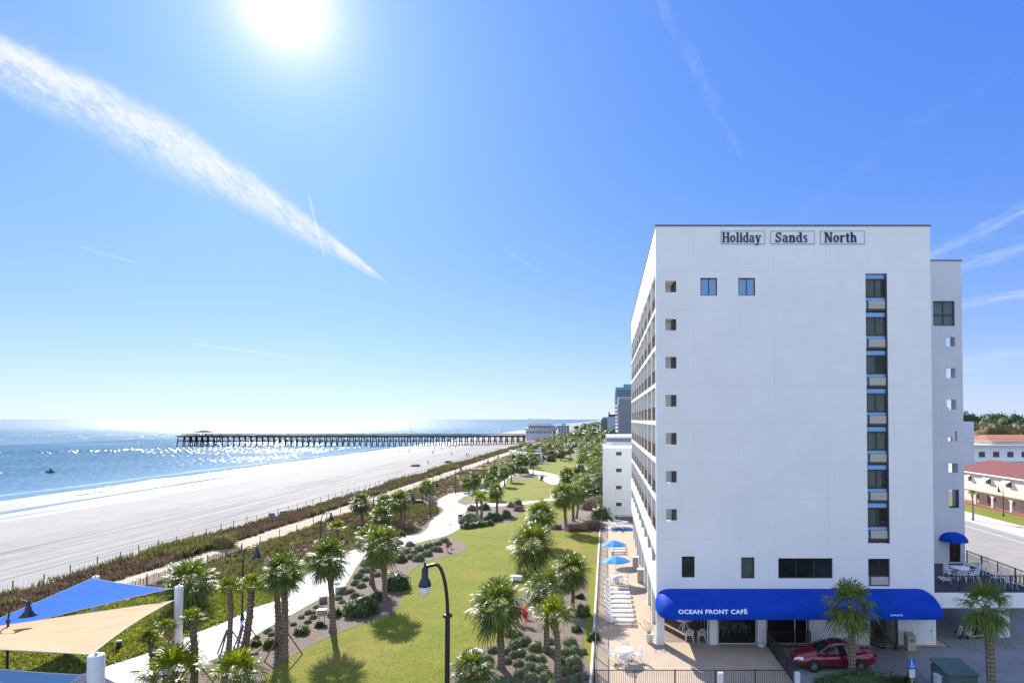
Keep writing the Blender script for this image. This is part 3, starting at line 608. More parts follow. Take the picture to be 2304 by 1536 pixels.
# right reveal lining, dark
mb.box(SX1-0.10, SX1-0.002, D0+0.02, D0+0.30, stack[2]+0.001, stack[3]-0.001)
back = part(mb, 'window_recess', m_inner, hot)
def acunit(x0, x1, z0, z1, y):
    t = MB(); t.box(x0, x1, y, y+0.16, z0, z1)
    for i in range(6):
        z = z0+0.05+(z1-z0-0.1)*i/6; t.box(x0+0.05, x1-0.05, y-0.012, y, z, z+(z1-z0-0.1)/12)
    part(t, 'air_conditioner', m_ac, hot)
for k in range(7):
    zt = fz(615+86*k)
    u = 86/31.5
    a = lambda px: zt-px/31.5
    X0, X1 = SX0+0.02, SX1-0.11
    for q in ((X0, X1, a(11), a(1.5)), (X0, X1, a(61), a(54.5)), (X0, X0+0.14, a(80), a(62.5))): part(MB().box(q[0], q[1], D0+0.17, D0+0.28, q[2], q[3]), 'blue_panel', m_bluepan, hot)
    mb = MB(); mb.box(X0, X1, D0+0.10, D0+0.29, a(84.5), a(80.2)); part(mb, 'window_ledge', m_inner, hot)
    # opening for the room behind the window
    window((X0, X1, a(53.5), a(12)), 2, y=D0+0.02, curtain=(m_curt, (0.0, 0.0, 0, 0.1, 0.0, 0.1, 0.0)[k], (0.8, 1, 0.5, 0.95, 1.0, 0.75, 0.6)[k]), depth=0.12)
    acunit(SX0+0.26, SX1-0.12, a(79.5), a(62), D0+0.08)
window((low[0]+.02, low[1]-.02, fz(1296), low[3]-.01), 2, curtain=(mat('wine_curtain', (0.16, 0.04, 0.04), 0.9), 0, 1))
mb = MB(); mb.box(low[0]+.02, low[0]+.16, D0+.17, D0+.28, low[2]+.12, fz(1297)); part(mb, 'blue_panel', m_bluepan, hot)
mb = MB(); mb.box(low[0]+.01, low[1]-.01, D0+.2, D0+.27, low[2]+.02, fz(1297)); part(mb, 'window_recess', m_inner, hot)
acunit(low[0]+.24, low[1]-.1, low[2]+.12, fz(1298), D0+.05)
# person seen through the third window of the stack
# lettering ----------------------------------------------------------------
def ring(mb, cx, cz, rx, rz, wx, wz, y, t, a0=0, a1=360, n=20):
    vs = []
    for i in range(n+1):
        a = R(a0+(a1-a0)*i/n); c, s_ = math.cos(a), math.sin(a)
        vs += [(cx+rx*c, y, cz+rz*s_), (cx+(rx-wx)*c, y, cz+(rz-wz)*s_), (cx+rx*c, y+t, cz+rz*s_), (cx+(rx-wx)*c, y+t, cz+(rz-wz)*s_)]
    mb.add(vs, [f for i in range(n) for f in ((4*i,4*i+1,4*i+5,4*i+4), (4*i,4*i+4,4*i+6,4*i+2), (4*i+1,4*i+3,4*i+7,4*i+5))])
def glyph(ch, mb, x, z, h, y, t):
    """slab-serif bold letter of cap height h; returns the advance"""
    w = 0.20*h; s_ = 0.075*h; e = 0.07*h
    def B(x0, x1, z0, z1): mb.box(x+x0*h, x+x1*h, y, y+t, z+z0*h, z+z1*h)
    def serif(xc, zc, half=0.17): mb.box(x+(xc-half)*h, x+(xc+half)*h, y-0.002, y+t, z+zc*h, z+zc*h+s_)
    def diag(x0, z0, x1, z1, wd=0.2):
        vs = [(x+(x0-wd/2)*h, z+z0*h), (x+(x0+wd/2)*h, z+z0*h), (x+(x1+wd/2)*h, z+z1*h), (x+(x1-wd/2)*h, z+z1*h)]
        mb.add([(a, y+0.001, c) for a, c in vs]+[(a, y+t, c) for a, c in vs], [(0,1,2,3),(0,4,5,1),(1,5,6,2),(2,6,7,3),(3,7,4,0)])
    xh = 0.70
    if ch == 'H': B(.10,.31,0,1); B(.62,.83,0,1); B(.31,.62,.46,.56); [serif(c, q) for c in (.205,.725) for q in (0, .925)]; return .93*h
    if ch == 'N': B(.12,.24,0,1); B(.70,.82,0,1); diag(.20,1,.74,0,.24); serif(.18,0); serif(.16,.925); serif(.76,.925); return .95*h
    if ch == 'S':
        ring(mb, x+.37*h, z+.735*h, .28*h, .265*h, .15*h, .11*h, y, t, 20, 262); ring(mb, x+.35*h, z+.265*h, .30*h, .265*h, .16*h, .11*h, y, t, -158, 88)
        diag(.20,.62,.52,.38,.26); B(.58,.66,.66,.98); B(.05,.13,.02,.34); return .76*h
    if ch == 'o': ring(mb, x+.34*h, z+.35*h, .31*h, .36*h, .19*h, .08*h, y, t); return .70*h
    if ch == 'l': B(.12,.32,0,1); serif(.22,0); serif(.15,.925,.11); return .42*h
    if ch == 'i': B(.12,.32,0,xh); serif(.22,0); serif(.15,.625,.11); ring(mb, x+.22*h, z+.87*h, .12*h, .12*h, .118*h, .118*h, y, t); return .42*h
    if ch == 'd': ring(mb, x+.31*h, z+.35*h, .28*h, .36*h, .18*h, .08*h, y, t, 60, 300); B(.43,.63,0,1); serif(.46,.925,.11); serif(.58,0,.13); return .74*h
    if ch == 'a': ring(mb, x+.28*h, z+.21*h, .25*h, .22*h, .17*h, .08*h, y, t, 80, 290); ring(mb, x+.30*h, z+.48*h, .26*h, .23*h, .16*h, .08*h, y, t, 0, 165); B(.38,.56,0,.5); serif(.55,0,.10); return .68*h
    if ch == 'y': diag(.18,.68,.40,.0,.2); diag(.62,.68,.30,-.28,.09); serif(.18,.63,.16); serif(.60,.63,.14); ring(mb, x+.22*h, z-.21*h, .12*h, .10*h, .11*h, .09*h, y, t); return .76*h
    if ch == 'n': B(.10,.30,0,xh); serif(.20,0,.15); serif(.14,.625,.10); ring(mb, x+.42*h, z+.42*h, .25*h, .29*h, .20*h, .10*h, y, t, 0, 150); B(.47,.67,0,.44); serif(.57,0,.15); return .78*h
    if ch == 's': 
        ring(mb, x+.29*h, z+.52*h, .22*h, .19*h, .13*h, .07*h, y, t, 20, 262); ring(mb, x+.28*h, z+.18*h, .23*h, .19*h, .14*h, .07*h, y, t, -158, 88); diag(.18,.45,.40,.26,.2); return .58*h
    if ch == 'r': B(.10,.30,0,xh); serif(.20,0,.15); serif(.14,.625,.10); ring(mb, x+.42*h, z+.46*h, .20*h, .25*h, .17*h, .12*h, y, t, 30, 150); return .62*h
    if ch == 't': B(.14,.34,.05,.9); B(.02,.46,.62,.70); ring(mb, x+.34*h, z+.16*h, .20*h, .17*h, .18*h, .09*h, y, t, 180, 320); return .50*h
    if ch == 'h': B(.10,.30,0,1); serif(.20,0,.15); serif(.14,.925,.10); ring(mb, x+.42*h, z+.42*h, .25*h, .29*h, .20*h, .10*h, y, t, 0, 150); B(.47,.67,0,.44); serif(.57,0,.15); return .78*h
    return .4*h
for word, u0, u1, l0, l1 in (('Holiday', 1622, 1720.5, 1626, 1715), ('Sands', 1733, 1832.5, 1746, 1821), ('North', 1845, 1945, 1857, 1932)):
    x0, x1, z0, z1 = fx(u0, 534), fx(u1, 534), fz(549.5), fz(519.5)
    mb = MB(); mb.box(x0+.03, x1-.03, D0-0.03, D0-0.002, z0+.03, z1-.03)
    sg = part(mb, 'name_sign', m_panel, hot)
    def sub(mb, nm, mm):
        o = mb.build(nm, mm, None)
        for v in o.data.vertices: v.co -= Vector(hot.location)
        o.parent = sg
    mb = MB()
    for q in ((x0, x0+.04, z0, z1), (x1-.04, x1, z0, z1), (x0+.04, x1-.04, z0, z0+.04), (x0+.04, x1-.04, z1-.04, z1)): mb.box(q[0], q[1], D0-0.05, D0-0.001, q[2], q[3])
    sub(mb, 'sign_rim', m_rim)
    mb = MB(); h = 0.72; x = 0
    for ch in word: x += glyph(ch, mb, x, 0, h, 0, 0.05)
    fxs = (fx(l1)-fx(l0))/x; o0 = fx(l0); zb = fz(545.5)
    mb.v = [(o0+a*fxs, D0-0.085+b_, zb+c) for a, b_, c in mb.v]
    sub(mb, 'lettering', m_navy)
# the long awning ------------------------------------------------------------
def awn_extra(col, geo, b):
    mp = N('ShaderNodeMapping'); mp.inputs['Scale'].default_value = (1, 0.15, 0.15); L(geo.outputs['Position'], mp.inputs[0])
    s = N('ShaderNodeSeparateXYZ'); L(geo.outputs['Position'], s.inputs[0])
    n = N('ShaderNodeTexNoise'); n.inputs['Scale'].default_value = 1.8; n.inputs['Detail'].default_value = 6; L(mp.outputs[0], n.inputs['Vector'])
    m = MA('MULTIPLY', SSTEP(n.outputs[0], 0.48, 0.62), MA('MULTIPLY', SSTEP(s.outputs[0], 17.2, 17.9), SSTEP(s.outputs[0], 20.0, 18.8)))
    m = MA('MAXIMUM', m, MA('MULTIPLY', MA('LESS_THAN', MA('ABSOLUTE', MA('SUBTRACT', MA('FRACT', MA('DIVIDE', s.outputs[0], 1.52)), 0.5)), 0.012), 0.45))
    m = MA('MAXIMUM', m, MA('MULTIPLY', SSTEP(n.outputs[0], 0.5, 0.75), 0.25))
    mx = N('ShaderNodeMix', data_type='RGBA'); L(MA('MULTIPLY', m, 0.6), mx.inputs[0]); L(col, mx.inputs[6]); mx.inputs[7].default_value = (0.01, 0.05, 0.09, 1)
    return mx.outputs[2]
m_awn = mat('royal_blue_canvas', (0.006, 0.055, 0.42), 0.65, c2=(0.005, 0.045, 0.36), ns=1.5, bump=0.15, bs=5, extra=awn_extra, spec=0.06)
m_letw = mat('white_lettering', (0.85, 0.85, 0.85), 0.6)
AX0, AX1 = 3.45, fx(2113, 1385, D0-1.0); AH = 1.25; AP = 2.45; AZ = 2.76; AR = 1.25
def awn_s(x):
    if x < AX0+AR: q = (AX0+AR-x)/AR
    elif x > AX1-AR: q = (x-AX1+AR)/AR
    else: q = 0
    return max(0, 1-q**3)**(1/3)
def awn(x, a, off=0.0):
    k = awn_s(x); return Vector((x, D0-0.02-(AP*k+off)*math.sin(a), AZ+(AH*k+off)*math.cos(a)))
mb = MB(); xs = [AX0+AR*(1-math.cos(R(90*i/14))) for i in range(14)]; n = 60
xs = xs+[AX0+AR+(AX1-AX0-2*AR)*i/n for i in range(n+1)]+[AX1-AR*(1-math.cos(R(90*i/14))) for i in range(13, -1, -1)]
na = 12; vs = [awn(x, R(90*j/na)) for x in xs for j in range(na+1)]
mb.add(vs, [(i*(na+1)+j, i*(na+1)+j+1, (i+1)*(na+1)+j+1, (i+1)*(na+1)+j) for i in range(len(xs)-1) for j in range(na)], True)
vs2 = [v+Vector((0, 0.012, -0.012)) for v in vs]; mb.add(vs2, [(i*(na+1)+j, (i+1)*(na+1)+j, (i+1)*(na+1)+j+1, i*(na+1)+j+1) for i in range(len(xs)-1) for j in range(na)], True)
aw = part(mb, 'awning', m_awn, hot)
def subof(par, mb, nm, mm):
    o = mb.build(nm, mm, None); l = Vector(hot.location)
    for v in o.data.vertices: v.co -= l
    o.parent = par; return o
rim = []
for i in range(61): a = math.pi*i/60; 
m_ = 240; path = []
for i in range(m_+1):
    t = i/m_; x = AX0+AR*(1-math.cos(min(1, t/0.06)*math.pi/2)) if t < 0.06 else (AX1-AR*(1-math.cos(min(1, (1-t)/0.06)*math.pi/2)) if t > 0.94 else AX0+AR+(AX1-AX0-2*AR)*(t-0.06)/0.88)
    path.append(awn(x, R(90)))
# resample evenly and hang scallops
acc = [0]
for p, q in zip(path, path[1:]): acc.append(acc[-1]+(q-p).length)
def at(s_):
    for i in range(len(acc)-1):
        if acc[i+1] >= s_: k = (s_-acc[i])/(acc[i+1]-acc[i]+1e-9); return path[i].lerp(path[i+1], k)
    return path[-1]
mb = MB(); step = 0.035; n = int(acc[-1]/step); top = []; bot = []
for i in range(n+1):
    p = at(min(acc[-1]-1e-4, i*step)); top.append(p+Vector((0, 0, 0.01))); bot.append(p-Vector((0, 0, 0.10+0.05*abs(math.sin(i*step/0.2*math.pi)))))
mb.add(top+bot, [(i, i+1, n+2+i, n+1+i) for i in range(n)])
subof(aw, mb, 'scalloped_valance', m_awn)
def text_mesh(txt, size, bold=0.0, spacing=1.0):
    c = bpy.data.curves.new('t', 'FONT'); c.body = txt; c.size = size; c.offset = bold; c.extrude = 0; c.space_character = spacing; c.resolution_u = 4
    o = bpy.data.objects.new('t', c); COL.objects.link(o); dg = bpy.context.evaluated_depsgraph_get()
    me = o.evaluated_get(dg).to_mesh(); vs = [v.co.copy() for v in me.vertices]; fs = [tuple(p.vertices) for p in me.polygons]
    o.evaluated_get(dg).to_mesh_clear(); bpy.data.objects.remove(o); bpy.data.curves.remove(c)
    return vs, fs
def awn_text(txt, u0, u1, a0, hgt, nm='lettering'):
    vs, fs = text_mesh(txt, 1.0, 0.028, 1.08); w0 = min(v.x for v in vs); w1 = max(v.x for v in vs)
    X0 = fx(u0, 1368, D0-2.3); X1 = fx(u1, 1368, D0-2.3); k = (X1-X0)/(w1-w0)
    out = [awn(X0+(v.x-w0)*k, a0-(v.y*hgt/0.7)/1.9, 0.012) for v in vs]
    mb = MB(); mb.add(out, fs); subof(aw, mb, nm, m_letw)
awn_text('OCEAN FRONT CAFÉ', 1526, 1681, R(78), 0.36)
awn_text('ENTRANCE', 2001, 2028.5, R(84), 0.13)
# small detached bright flap at the sunlit end comes from the sun itself
# ground floor under the awning -----------------------------------------------
m_tile = mat('cafe_floor', (0.20, 0.13, 0.09), 0.6, c2=(0.26, 0.19, 0.15), ns=5)
def wallbit(u0, u1, y=D0+0.02, d=0.3): part(MB().box(fx(u0, 1440), fx(u1, 1440), y, y+d, 0.02, 3.099), 'ground_floor_wall', m_white, hot)
wallbit(1597, 1614.5); wallbit(1705, 1724); wallbit(1822, 1957); wallbit(2021, 2106.5, D0+0.01)
mb = MB(); mb.box(4.1, fx(1597, 1440), D0+6, D0+6.2, 0.06, 3.09); mb.box(4.08, XR-.31, D0+12.0, D0+12.2, 0.02, 3.09); mb.box(fx(1957, 1440)-.2, fx(1957, 1440), D0+.33, D0+11.99, 0.02, 3.09)
mb.box(fx(2021, 1440), fx(2021, 1440)+.2, D0+.33, D0+5, 0.02, 3.09)
part(mb, 'inner_wall', m_white, hot)
mb = MB(); mb.box(4.1, fx(1957)-.21, D0+0.5, D0+11.98, 0.062, 0.07); part(mb, 'cafe_floor', m_tile, hot)
mb = MB(); mb.box(4.1, XR-.31, D0+0.33, YB-.4, 3.0, 3.095); part(mb, 'cafe_ceiling', m_room, hot)
def shop_glass(u0, u1, y, nm='cafe_window', gl=None, mull=()):
    x0, x1 = fx(u0, 1440), fx(u1, 1440); mb = MB(); f = 0.06
    for q in ((x0, x0+f, .07, 3.0), (x1-f, x1, .07, 3.0), (x0+f, x1-f, .07, .07+f), (x0+f, x1-f, 2.9, 3.0)): mb.box(q[0], q[1], y, y+.08, q[2], q[3])
    for m in mull: xm = fx(m, 1440); mb.box(xm-.03, xm+.03, y, y+.08, .13, 2.9)
    w = part(mb, nm, mat('white_frame', (0.6, 0.6, 0.6), 0.5), hot)
    subof(w, MB().box(x0+f, x1-f, y+.03, y+.04, .13, 2.9), 'pane', gl or glass_mat('cafe_glass', (0.05, 0.05, 0.05), 0.12))
shop_glass(1616, 1703, D0+.12); shop_glass(1726, 1818, D0+.15, gl=glass_mat('dim_cafe_glass', (0.03, 0.025, 0.025), 0.5), mull=(1790,))
mb = MB(); x = fx(1592, 1440)
mb.box(x, x+.08, D0+.1, D0+.2, .07, 3.0); mb.box(x, x+.06, D0+.2, D0+5.9, 2.88, 3.0)
for y in (1.5, 3.0, 4.5): mb.box(x, x+.06, D0+y, D0+y+.06, .07, 2.88)
w = part(mb, 'cafe_side_window', mat('white_frame', (0.6, 0.6, 0.6), 0.5), hot)
subof(w, MB().box(x+.02, x+.03, D0+.2, D0+5.9, .07, 2.88), 'pane', glass_mat('cafe_glass', (0.05, 0.05, 0.05), 0.12))
# sea-side ground floor glazing
mb = MB(); mg = MB()
for j in range(1, 9):
    ya = D0+4.7*j
    mb.box(4.3, 4.36, ya+.3, ya+.36, .07, 3.0); mb.box(4.3, 4.36, ya+2.3, ya+2.36, .07, 3.0); mb.box(4.3, 4.36, ya-1, ya+4.4, 2.9, 3.0)
    mg.box(4.32, 4.33, ya+.3, ya+4.3, .07, 2.9)
w = part(mb, 'terrace_window', m_door, hot); subof(w, mg, 'pane', m_glassd)
mb = MB()
for j in range(9):
    ya = D0+4.7*j
    mb.box(XL+.16, XL+.17, ya+.3, ya+4.4, 5.0, FL[0]-1.3)
part(mb, 'dining_room_glazing', m_glassd, hot)
# entrance with two open glass leaves
def leaf(u, ang, nm='entrance_door'):
    xh = fx(u, 1440); d = Vector((math.cos(ang), -abs(math.sin(ang)), 0)); w = 1.0; mb = MB()
    o = Vector((xh, D0-.0, 0)); f = .07
    for a, b_ in (((0, .03), (0, 2.5)), ((w, .03), (w, 2.5)), ((0, 2.46), (w, 2.46)), ((0, .1), (w, .1)), ((0, 1.05), (w, 1.05))):
        mb.bar(o+d*a[0]+Vector((0,0,a[1])), o+d*b_[0]+Vector((0,0,b_[1])), f)
    if u > 1990:
        for zz in (1.5, 1.8, 2.1): mb.bar(o+d*.05+Vector((0,0,zz)), o+d*.95+Vector((0,0,zz)), .03)
    l = part(mb, nm, m_dark, hot)
    m = MB(); a = o+d*.04; b_ = o+d*.96; m.add([a+Vector((0,0,.1)), b_+Vector((0,0,.1)), b_+Vector((0,0,2.45)), a+Vector((0,0,2.45))], [(0,1,2,3)]); subof(l, m, 'pane', glass_mat('cafe_glass', (0.05, 0.05, 0.05), 0.12))
leaf(1959, R(-50)); leaf(2018, R(-118))
mb = MB(); x0, x1 = fx(1957, 1440), fx(2021, 1440); mb.box(x0, x1, D0+.02, D0+.3, 2.55, 3.09); mb.box(x0, x0+.07, D0+.02, D0+.12, .03, 2.55); mb.box(x1-.07, x1, D0+.02, D0+.12, .03, 2.55); part(mb, 'entrance_frame', m_dark, hot)
mb = MB(); mb.box(x0, x1, D0+.33, D0+5, .022, .03); part(mb, 'entrance_mat', mat('brown_mat', (0.16, 0.09, 0.05), 0.9), hot)
# service door and faint notice on the white wall
mb = MB(); x = fx(2066, 1440); 
for q in ((x, x+.02, .05, 2.3), (fx(2098, 1440), fx(2098, 1440)+.02, .05, 2.3), (x, fx(2098, 1440), 2.3, 2.32)): mb.box(q[0], q[1], D0-.003, D0+.02, q[2], q[3])
dr = part(mb, 'service_door', mat('pale_trim', (0.55, 0.56, 0.58), 0.6), hot)
subof(dr, MB().lathe([(.001,-.03),(.04,-.03),(.04,.03),(.001,.03)], (fx(2095, 1440), D0-.04, 1.05), 8), 'handle', m_dark)
# the rear stair tower, set back -------------------------------------------------
DT = 51.0
def tr(u0, u1, v0, v1): return (P(u0, v0, DT).x, P(u1, v0, DT).x, P(u0, v1, DT).z, P(u0, v0, DT).z)
tx0, tx1 = XR-.02, P(2167, 900, DT).x
th = [tr(2128, 2149, 758, 779), tr(2129, 2150, 828, 850), tr(2130, 2152, 899, 921), tr(2149, 2153.5, 970, 992), tr(2133, 2143, 984, 992), tr(2134, 2156, 1042, 1063), tr(2135, 2157.5, 1101, 1142)]
wbig = tr(2099, 2148, 677, 733); door_r = tr(2136, 2161, 1210, 1264)
mb = MB(); tz = P(2130, 587, DT).z
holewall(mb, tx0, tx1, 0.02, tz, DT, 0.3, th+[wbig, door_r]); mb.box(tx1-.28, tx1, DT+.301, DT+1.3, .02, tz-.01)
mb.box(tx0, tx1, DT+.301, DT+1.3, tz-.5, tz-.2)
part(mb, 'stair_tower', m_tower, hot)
mb = MB(); mb.box(tx0, tx1+.06, DT-.05, DT+1.35, tz, tz+.09); part(mb, 'roof_coping', m_coping, hot)
mb = MB(); mb.box(tx0-.2, wbig[1]+.5, DT+1.5, DT+5, wbig[2]-.4, tz-.3); mb.box(tx0, tx0+3.0, DT+1.5, DT+5, .02, 10.0)
mb.box(door_r[0]-1, door_r[1]+.4, DT+1.45, DT+1.49, 3.8, door_r[3]+.3)
part(mb, 'stair_lobby', m_room, hot)
window(wbig, 2, y=DT, curtain=(m_curtw, 0, 1), split=wbig[2]+(wbig[3]-wbig[2])*.45)
mb = MB(); hx = th[6]; mb.box(hx[1]-.1, hx[1]-.002, DT+.02, DT+.29, hx[2], hx[3]); mb.box(hx[0], hx[1]-.1, DT+.02, DT+.29, hx[2], hx[2]+.12); part(mb, 'window', m_dark, hot)
mb = MB(); a = door_r; mb.box(a[0], a[0]+.07, DT+.1, DT+.2, a[2], a[3]); mb.box(a[1]-.07, a[1], DT+.1, DT+.2, a[2], a[3]); mb.box(a[0]+.07, a[1]-.07, DT+.1, DT+.2, a[3]-.5, a[3]-.4)
dd = part(mb, 'terrace_door', m_dark, hot); subof(dd, MB().box(a[0]+.07, a[1]-.07, DT+.14, DT+.15, a[2], a[3]), 'pane', mat('dark_red_door_glass', (0.05, 0.015, 0.015), 0.15))
# small blue awning over that door
ax0, ax1 = P(2127, 1215, DT-1).x, P(2187, 1215, DT-1).x; azb = P(2150, 1221, DT-1.2).z; ah = P(2150, 1196, DT).z-azb
mb = MB(); vs = []; nn = 24
for i in range(nn+1):
    t = -1+2*i/nn; k = math.sqrt(max(0, 1-abs(t)**2.6)); x = (ax0+ax1)/2+t*(ax1-ax0)/2
    for j in range(9): q = R(90*j/8); vs.append((x, DT-1.35*k*math.sin(q)-.01, azb+ah*k*math.cos(q)))
mb.add(vs, [(i*9+j, i*9+j+1, (i+1)*9+j+1, (i+1)*9+j) for i in range(nn) for j in range(8)], True)
sa = part(mb, 'door_awning', m_awn, hot)
# raised sun deck in front of the tower -------------------------------------------
m_deck = mat('slate_deck_paint', (0.035, 0.04, 0.06), 0.7, c2=(0.05, 0.055, 0.075), ns=1.5)
DZ = 3.78; DX0, DX1 = XR+.01, 30.6; DF = D0+.05
mb = MB(); mb.box(DX0, DX1, DF, DT-.01, DZ-.06, DZ); part(mb, 'deck_floor', m_deck, hot)
mb = MB(); mb.box(DX0, DX1, DF, DF+.3, DZ-1.15, DZ-.07); mb.box(DX1-.3, DX1, DF+.31, DT-.01, DZ-1.15, DZ-.07); mb.box(DX0, DX1-.31, DF+.31, DT-.02, DZ-.4, DZ-.07)
xa, xb = P(2240, 1400, 44.5).x, P(2266, 1400, 44.5).x; mb.box(xa, xb, 44.2, 44.8, .02, DZ-.41)
part(mb, 'deck_structure', m_white, hot)
mb = MB(); mb.box(xb+.001, DX1+2, 44.3, 44.5, .02, DZ-1.2); part(mb, 'carport_wall', mat('grey_blue_wall', (0.17, 0.20, 0.25), 0.8), hot)
mb = MB(); 
def railing(mb, a, b_, h=1.1, post=2.0, gap=0.13, r=0.012, pr=0.035, base=0.0):
    a = Vector(a); b_ = Vector(b_); d = b_-a; ln = d.length; u = d/ln
    mb.bar(a+Vector((0,0,h)), b_+Vector((0,0,h)), .055, .04); mb.bar(a+Vector((0,0,.1+base)), b_+Vector((0,0,.1+base)), .035)
    n = int(ln/gap)
    for i in range(1, n):
        p = a+d*i/n; mb.bar(p+Vector((0,0,.1+base)), p+Vector((0,0,h)), 2*r)
    n = max(1, round(ln/post))
    for i in range(n+1):
        p = a+d*i/n; mb.bar(p, p+Vector((0,0,h+.03)), 2*pr)
m_black = mat('black_railing', (0.022, 0.02, 0.022), 0.5)
railing(mb, (DX0+.05, DF+.08, DZ), (DX1, DF+.08, DZ)); railing(mb, (DX1-.05, DF+.2, DZ), (DX1-.05, DT-.05, DZ)); part(mb, 'deck_railing', m_black, hot)
# ------------------------------------------------------------------ plants
rs = np.random.RandomState(7)
m_frond = mat('palm_frond', (0.16, 0.20, 0.04), 0.45, c2=(0.09, 0.14, 0.03), ns=0.9, isl=0.45, trans=0.3, spec=0.38)
m_frondb = mat('young_palm_frond', (0.20, 0.24, 0.03), 0.4, c2=(0.12, 0.18, 0.025), ns=1.2, isl=0.4, trans=0.38, spec=0.35)
def hatch_extra(col, geo, b):
    t = N('ShaderNodeTexCoord'); s = N('ShaderNodeSeparateXYZ'); L(t.outputs['Object'], s.inputs[0])
    a = MA('MULTIPLY', MA('ARCTAN2', s.outputs[1], s.outputs[0]), 4.0); z = MA('MULTIPLY', s.outputs[2], 13.0)
    p = MA('MULTIPLY', MA('SINE', MA('ADD', a, z)), MA('SINE', MA('SUBTRACT', a, z)))
    mx = N('ShaderNodeMix', data_type='RGBA', blend_type='MULTIPLY'); L(SSTEP(p, -0.25, 0.55, 0.75, 0.0), mx.inputs[0]); L(col, mx.inputs[6]); mx.inputs[7].default_value = (0.30, 0.25, 0.2, 1)
    return mx.outputs[2]
m_trunk = mat('palm_trunk_bark', (0.38, 0.30, 0.22), 0.9, c2=(0.22, 0.17, 0.125), ns=6, bump=0.8, bs=20, stretch=(1, 1, 2), extra=hatch_extra)
m_boot = mat('palm_boot_bark', (0.34, 0.25, 0.16), 0.9, c2=(0.16, 0.11, 0.07), ns=6, bump=0.6, bs=20, isl=0.4)
def crown_arrays(seed, nf=34, nl=20, rad=1.65, young=False):
    r = np.random.RandomState(seed); V = []; Q = []
    def strip(p, w):
        o = len(V)
        for (c, ww) in zip(p, w): V.append(c-ww); V.append(c+ww)
        for i in range(len(p)-1): Q.append((o+2*i, o+2*i+1, o+2*i+3, o+2*i+2))
    for i in range(nf):
        t = (i+0.5)/nf; az = i*2.39996+r.uniform(-.25, .25)
        el = math.radians(86-142*t**0.8+r.uniform(-9, 9)) if not young else math.radians(84-85*t+r.uniform(-9, 9))
        d = np.array([math.cos(az)*math.cos(el), math.sin(az)*math.cos(el), math.sin(el)]); L_ = rad*r.uniform(.40, .56)
        side = np.array([-math.sin(az), math.cos(az), 0.0]); dn = np.array([0, 0, -1.0])
        p0 = d*.06; p1 = d*L_*.55+dn*.02; p2 = d*L_+dn*.10*L_
        strip([p0, p1, p2], [side*.022, side*.016, side*.012])
        fd = p2-p1; fd /= np.linalg.norm(fd); nrm = np.cross(side, fd); FL_ = rad*r.uniform(.50, .64)
        for k in range(nl):
            a = math.radians(-128+256*(k+.5)/nl+r.uniform(-4, 4)); ll = FL_*(0.62+0.38*math.cos(a*.62))*r.uniform(.85, 1.08)
            ld = fd*math.cos(a)+side*math.sin(a)+nrm*(0.10*abs(math.sin(a))+r.uniform(-.06, .06)); ld /= np.linalg.norm(ld)
            ws = np.cross(ld, nrm+side*r.uniform(-.5, .5)); ws /= np.linalg.norm(ws)
            droop = r.uniform(.18, .5)*ll
            q0 = p2; q1 = p2+ld*ll*.45; q2 = p2+ld*ll*.78+dn*droop*.25; q3 = p2+ld*ll*.93+dn*droop*.85
            strip([q0, q1, q2, q3], [ws*.008, ws*.030, ws*.022, ws*.003])
    return np.array(V), np.array(Q)
m_dead = mat('dead_frond', (0.30, 0.22, 0.13), .9, c2=(.2, .14, .08), ns=3, isl=.3, trans=.2)
def dead_arrays(seed):
    r = np.random.RandomState(900+seed); V = []; Q = []
    for i in range(5+seed):
        az = r.uniform(0, 6.28); d = np.array([math.cos(az), math.sin(az), 0]); s_ = np.array([-d[1], d[0], 0]); p = d*.5+np.array([0, 0, -.55])
        def st(a, b, w0, w1): o = len(V); V.extend([a-s_*w0, a+s_*w0, b+s_*w1, b-s_*w1]); Q.append((o, o+1, o+2, o+3))
        st(d*.1, d*.42+np.array([0, 0, -.12]), .015, .012); st(d*.42+np.array([0, 0, -.12]), p, .012, .012)
        for k in range(9): a = r.uniform(-.7, .7); q = p+np.array([0, 0, -r.uniform(.45, .75)])+s_*a*.5+d*r.uniform(-.1, .12); st(p, (p+q)/2, .01, .022); st((p+q)/2, q, .022, .003)
    return np.array(V), np.array(Q)
CR = {}
def crown_mesh(kind, j):
    key = (kind, j)
    if key not in CR:
        a = {'full': (46, 24, False), 'young': (22, 22, True), 'thin': (30, 22, False), 'far': (28, 14, False)}[kind]
        V, Q = crown_arrays(100*j+len(kind), a[0], a[1], 1.65, a[2])
        if kind == 'far': pass
        o = npmesh('crown', V, Q, m_frondb if kind == 'young' else m_frond); CR[key] = o.data; bpy.data.objects.remove(o)
    return CR[key]
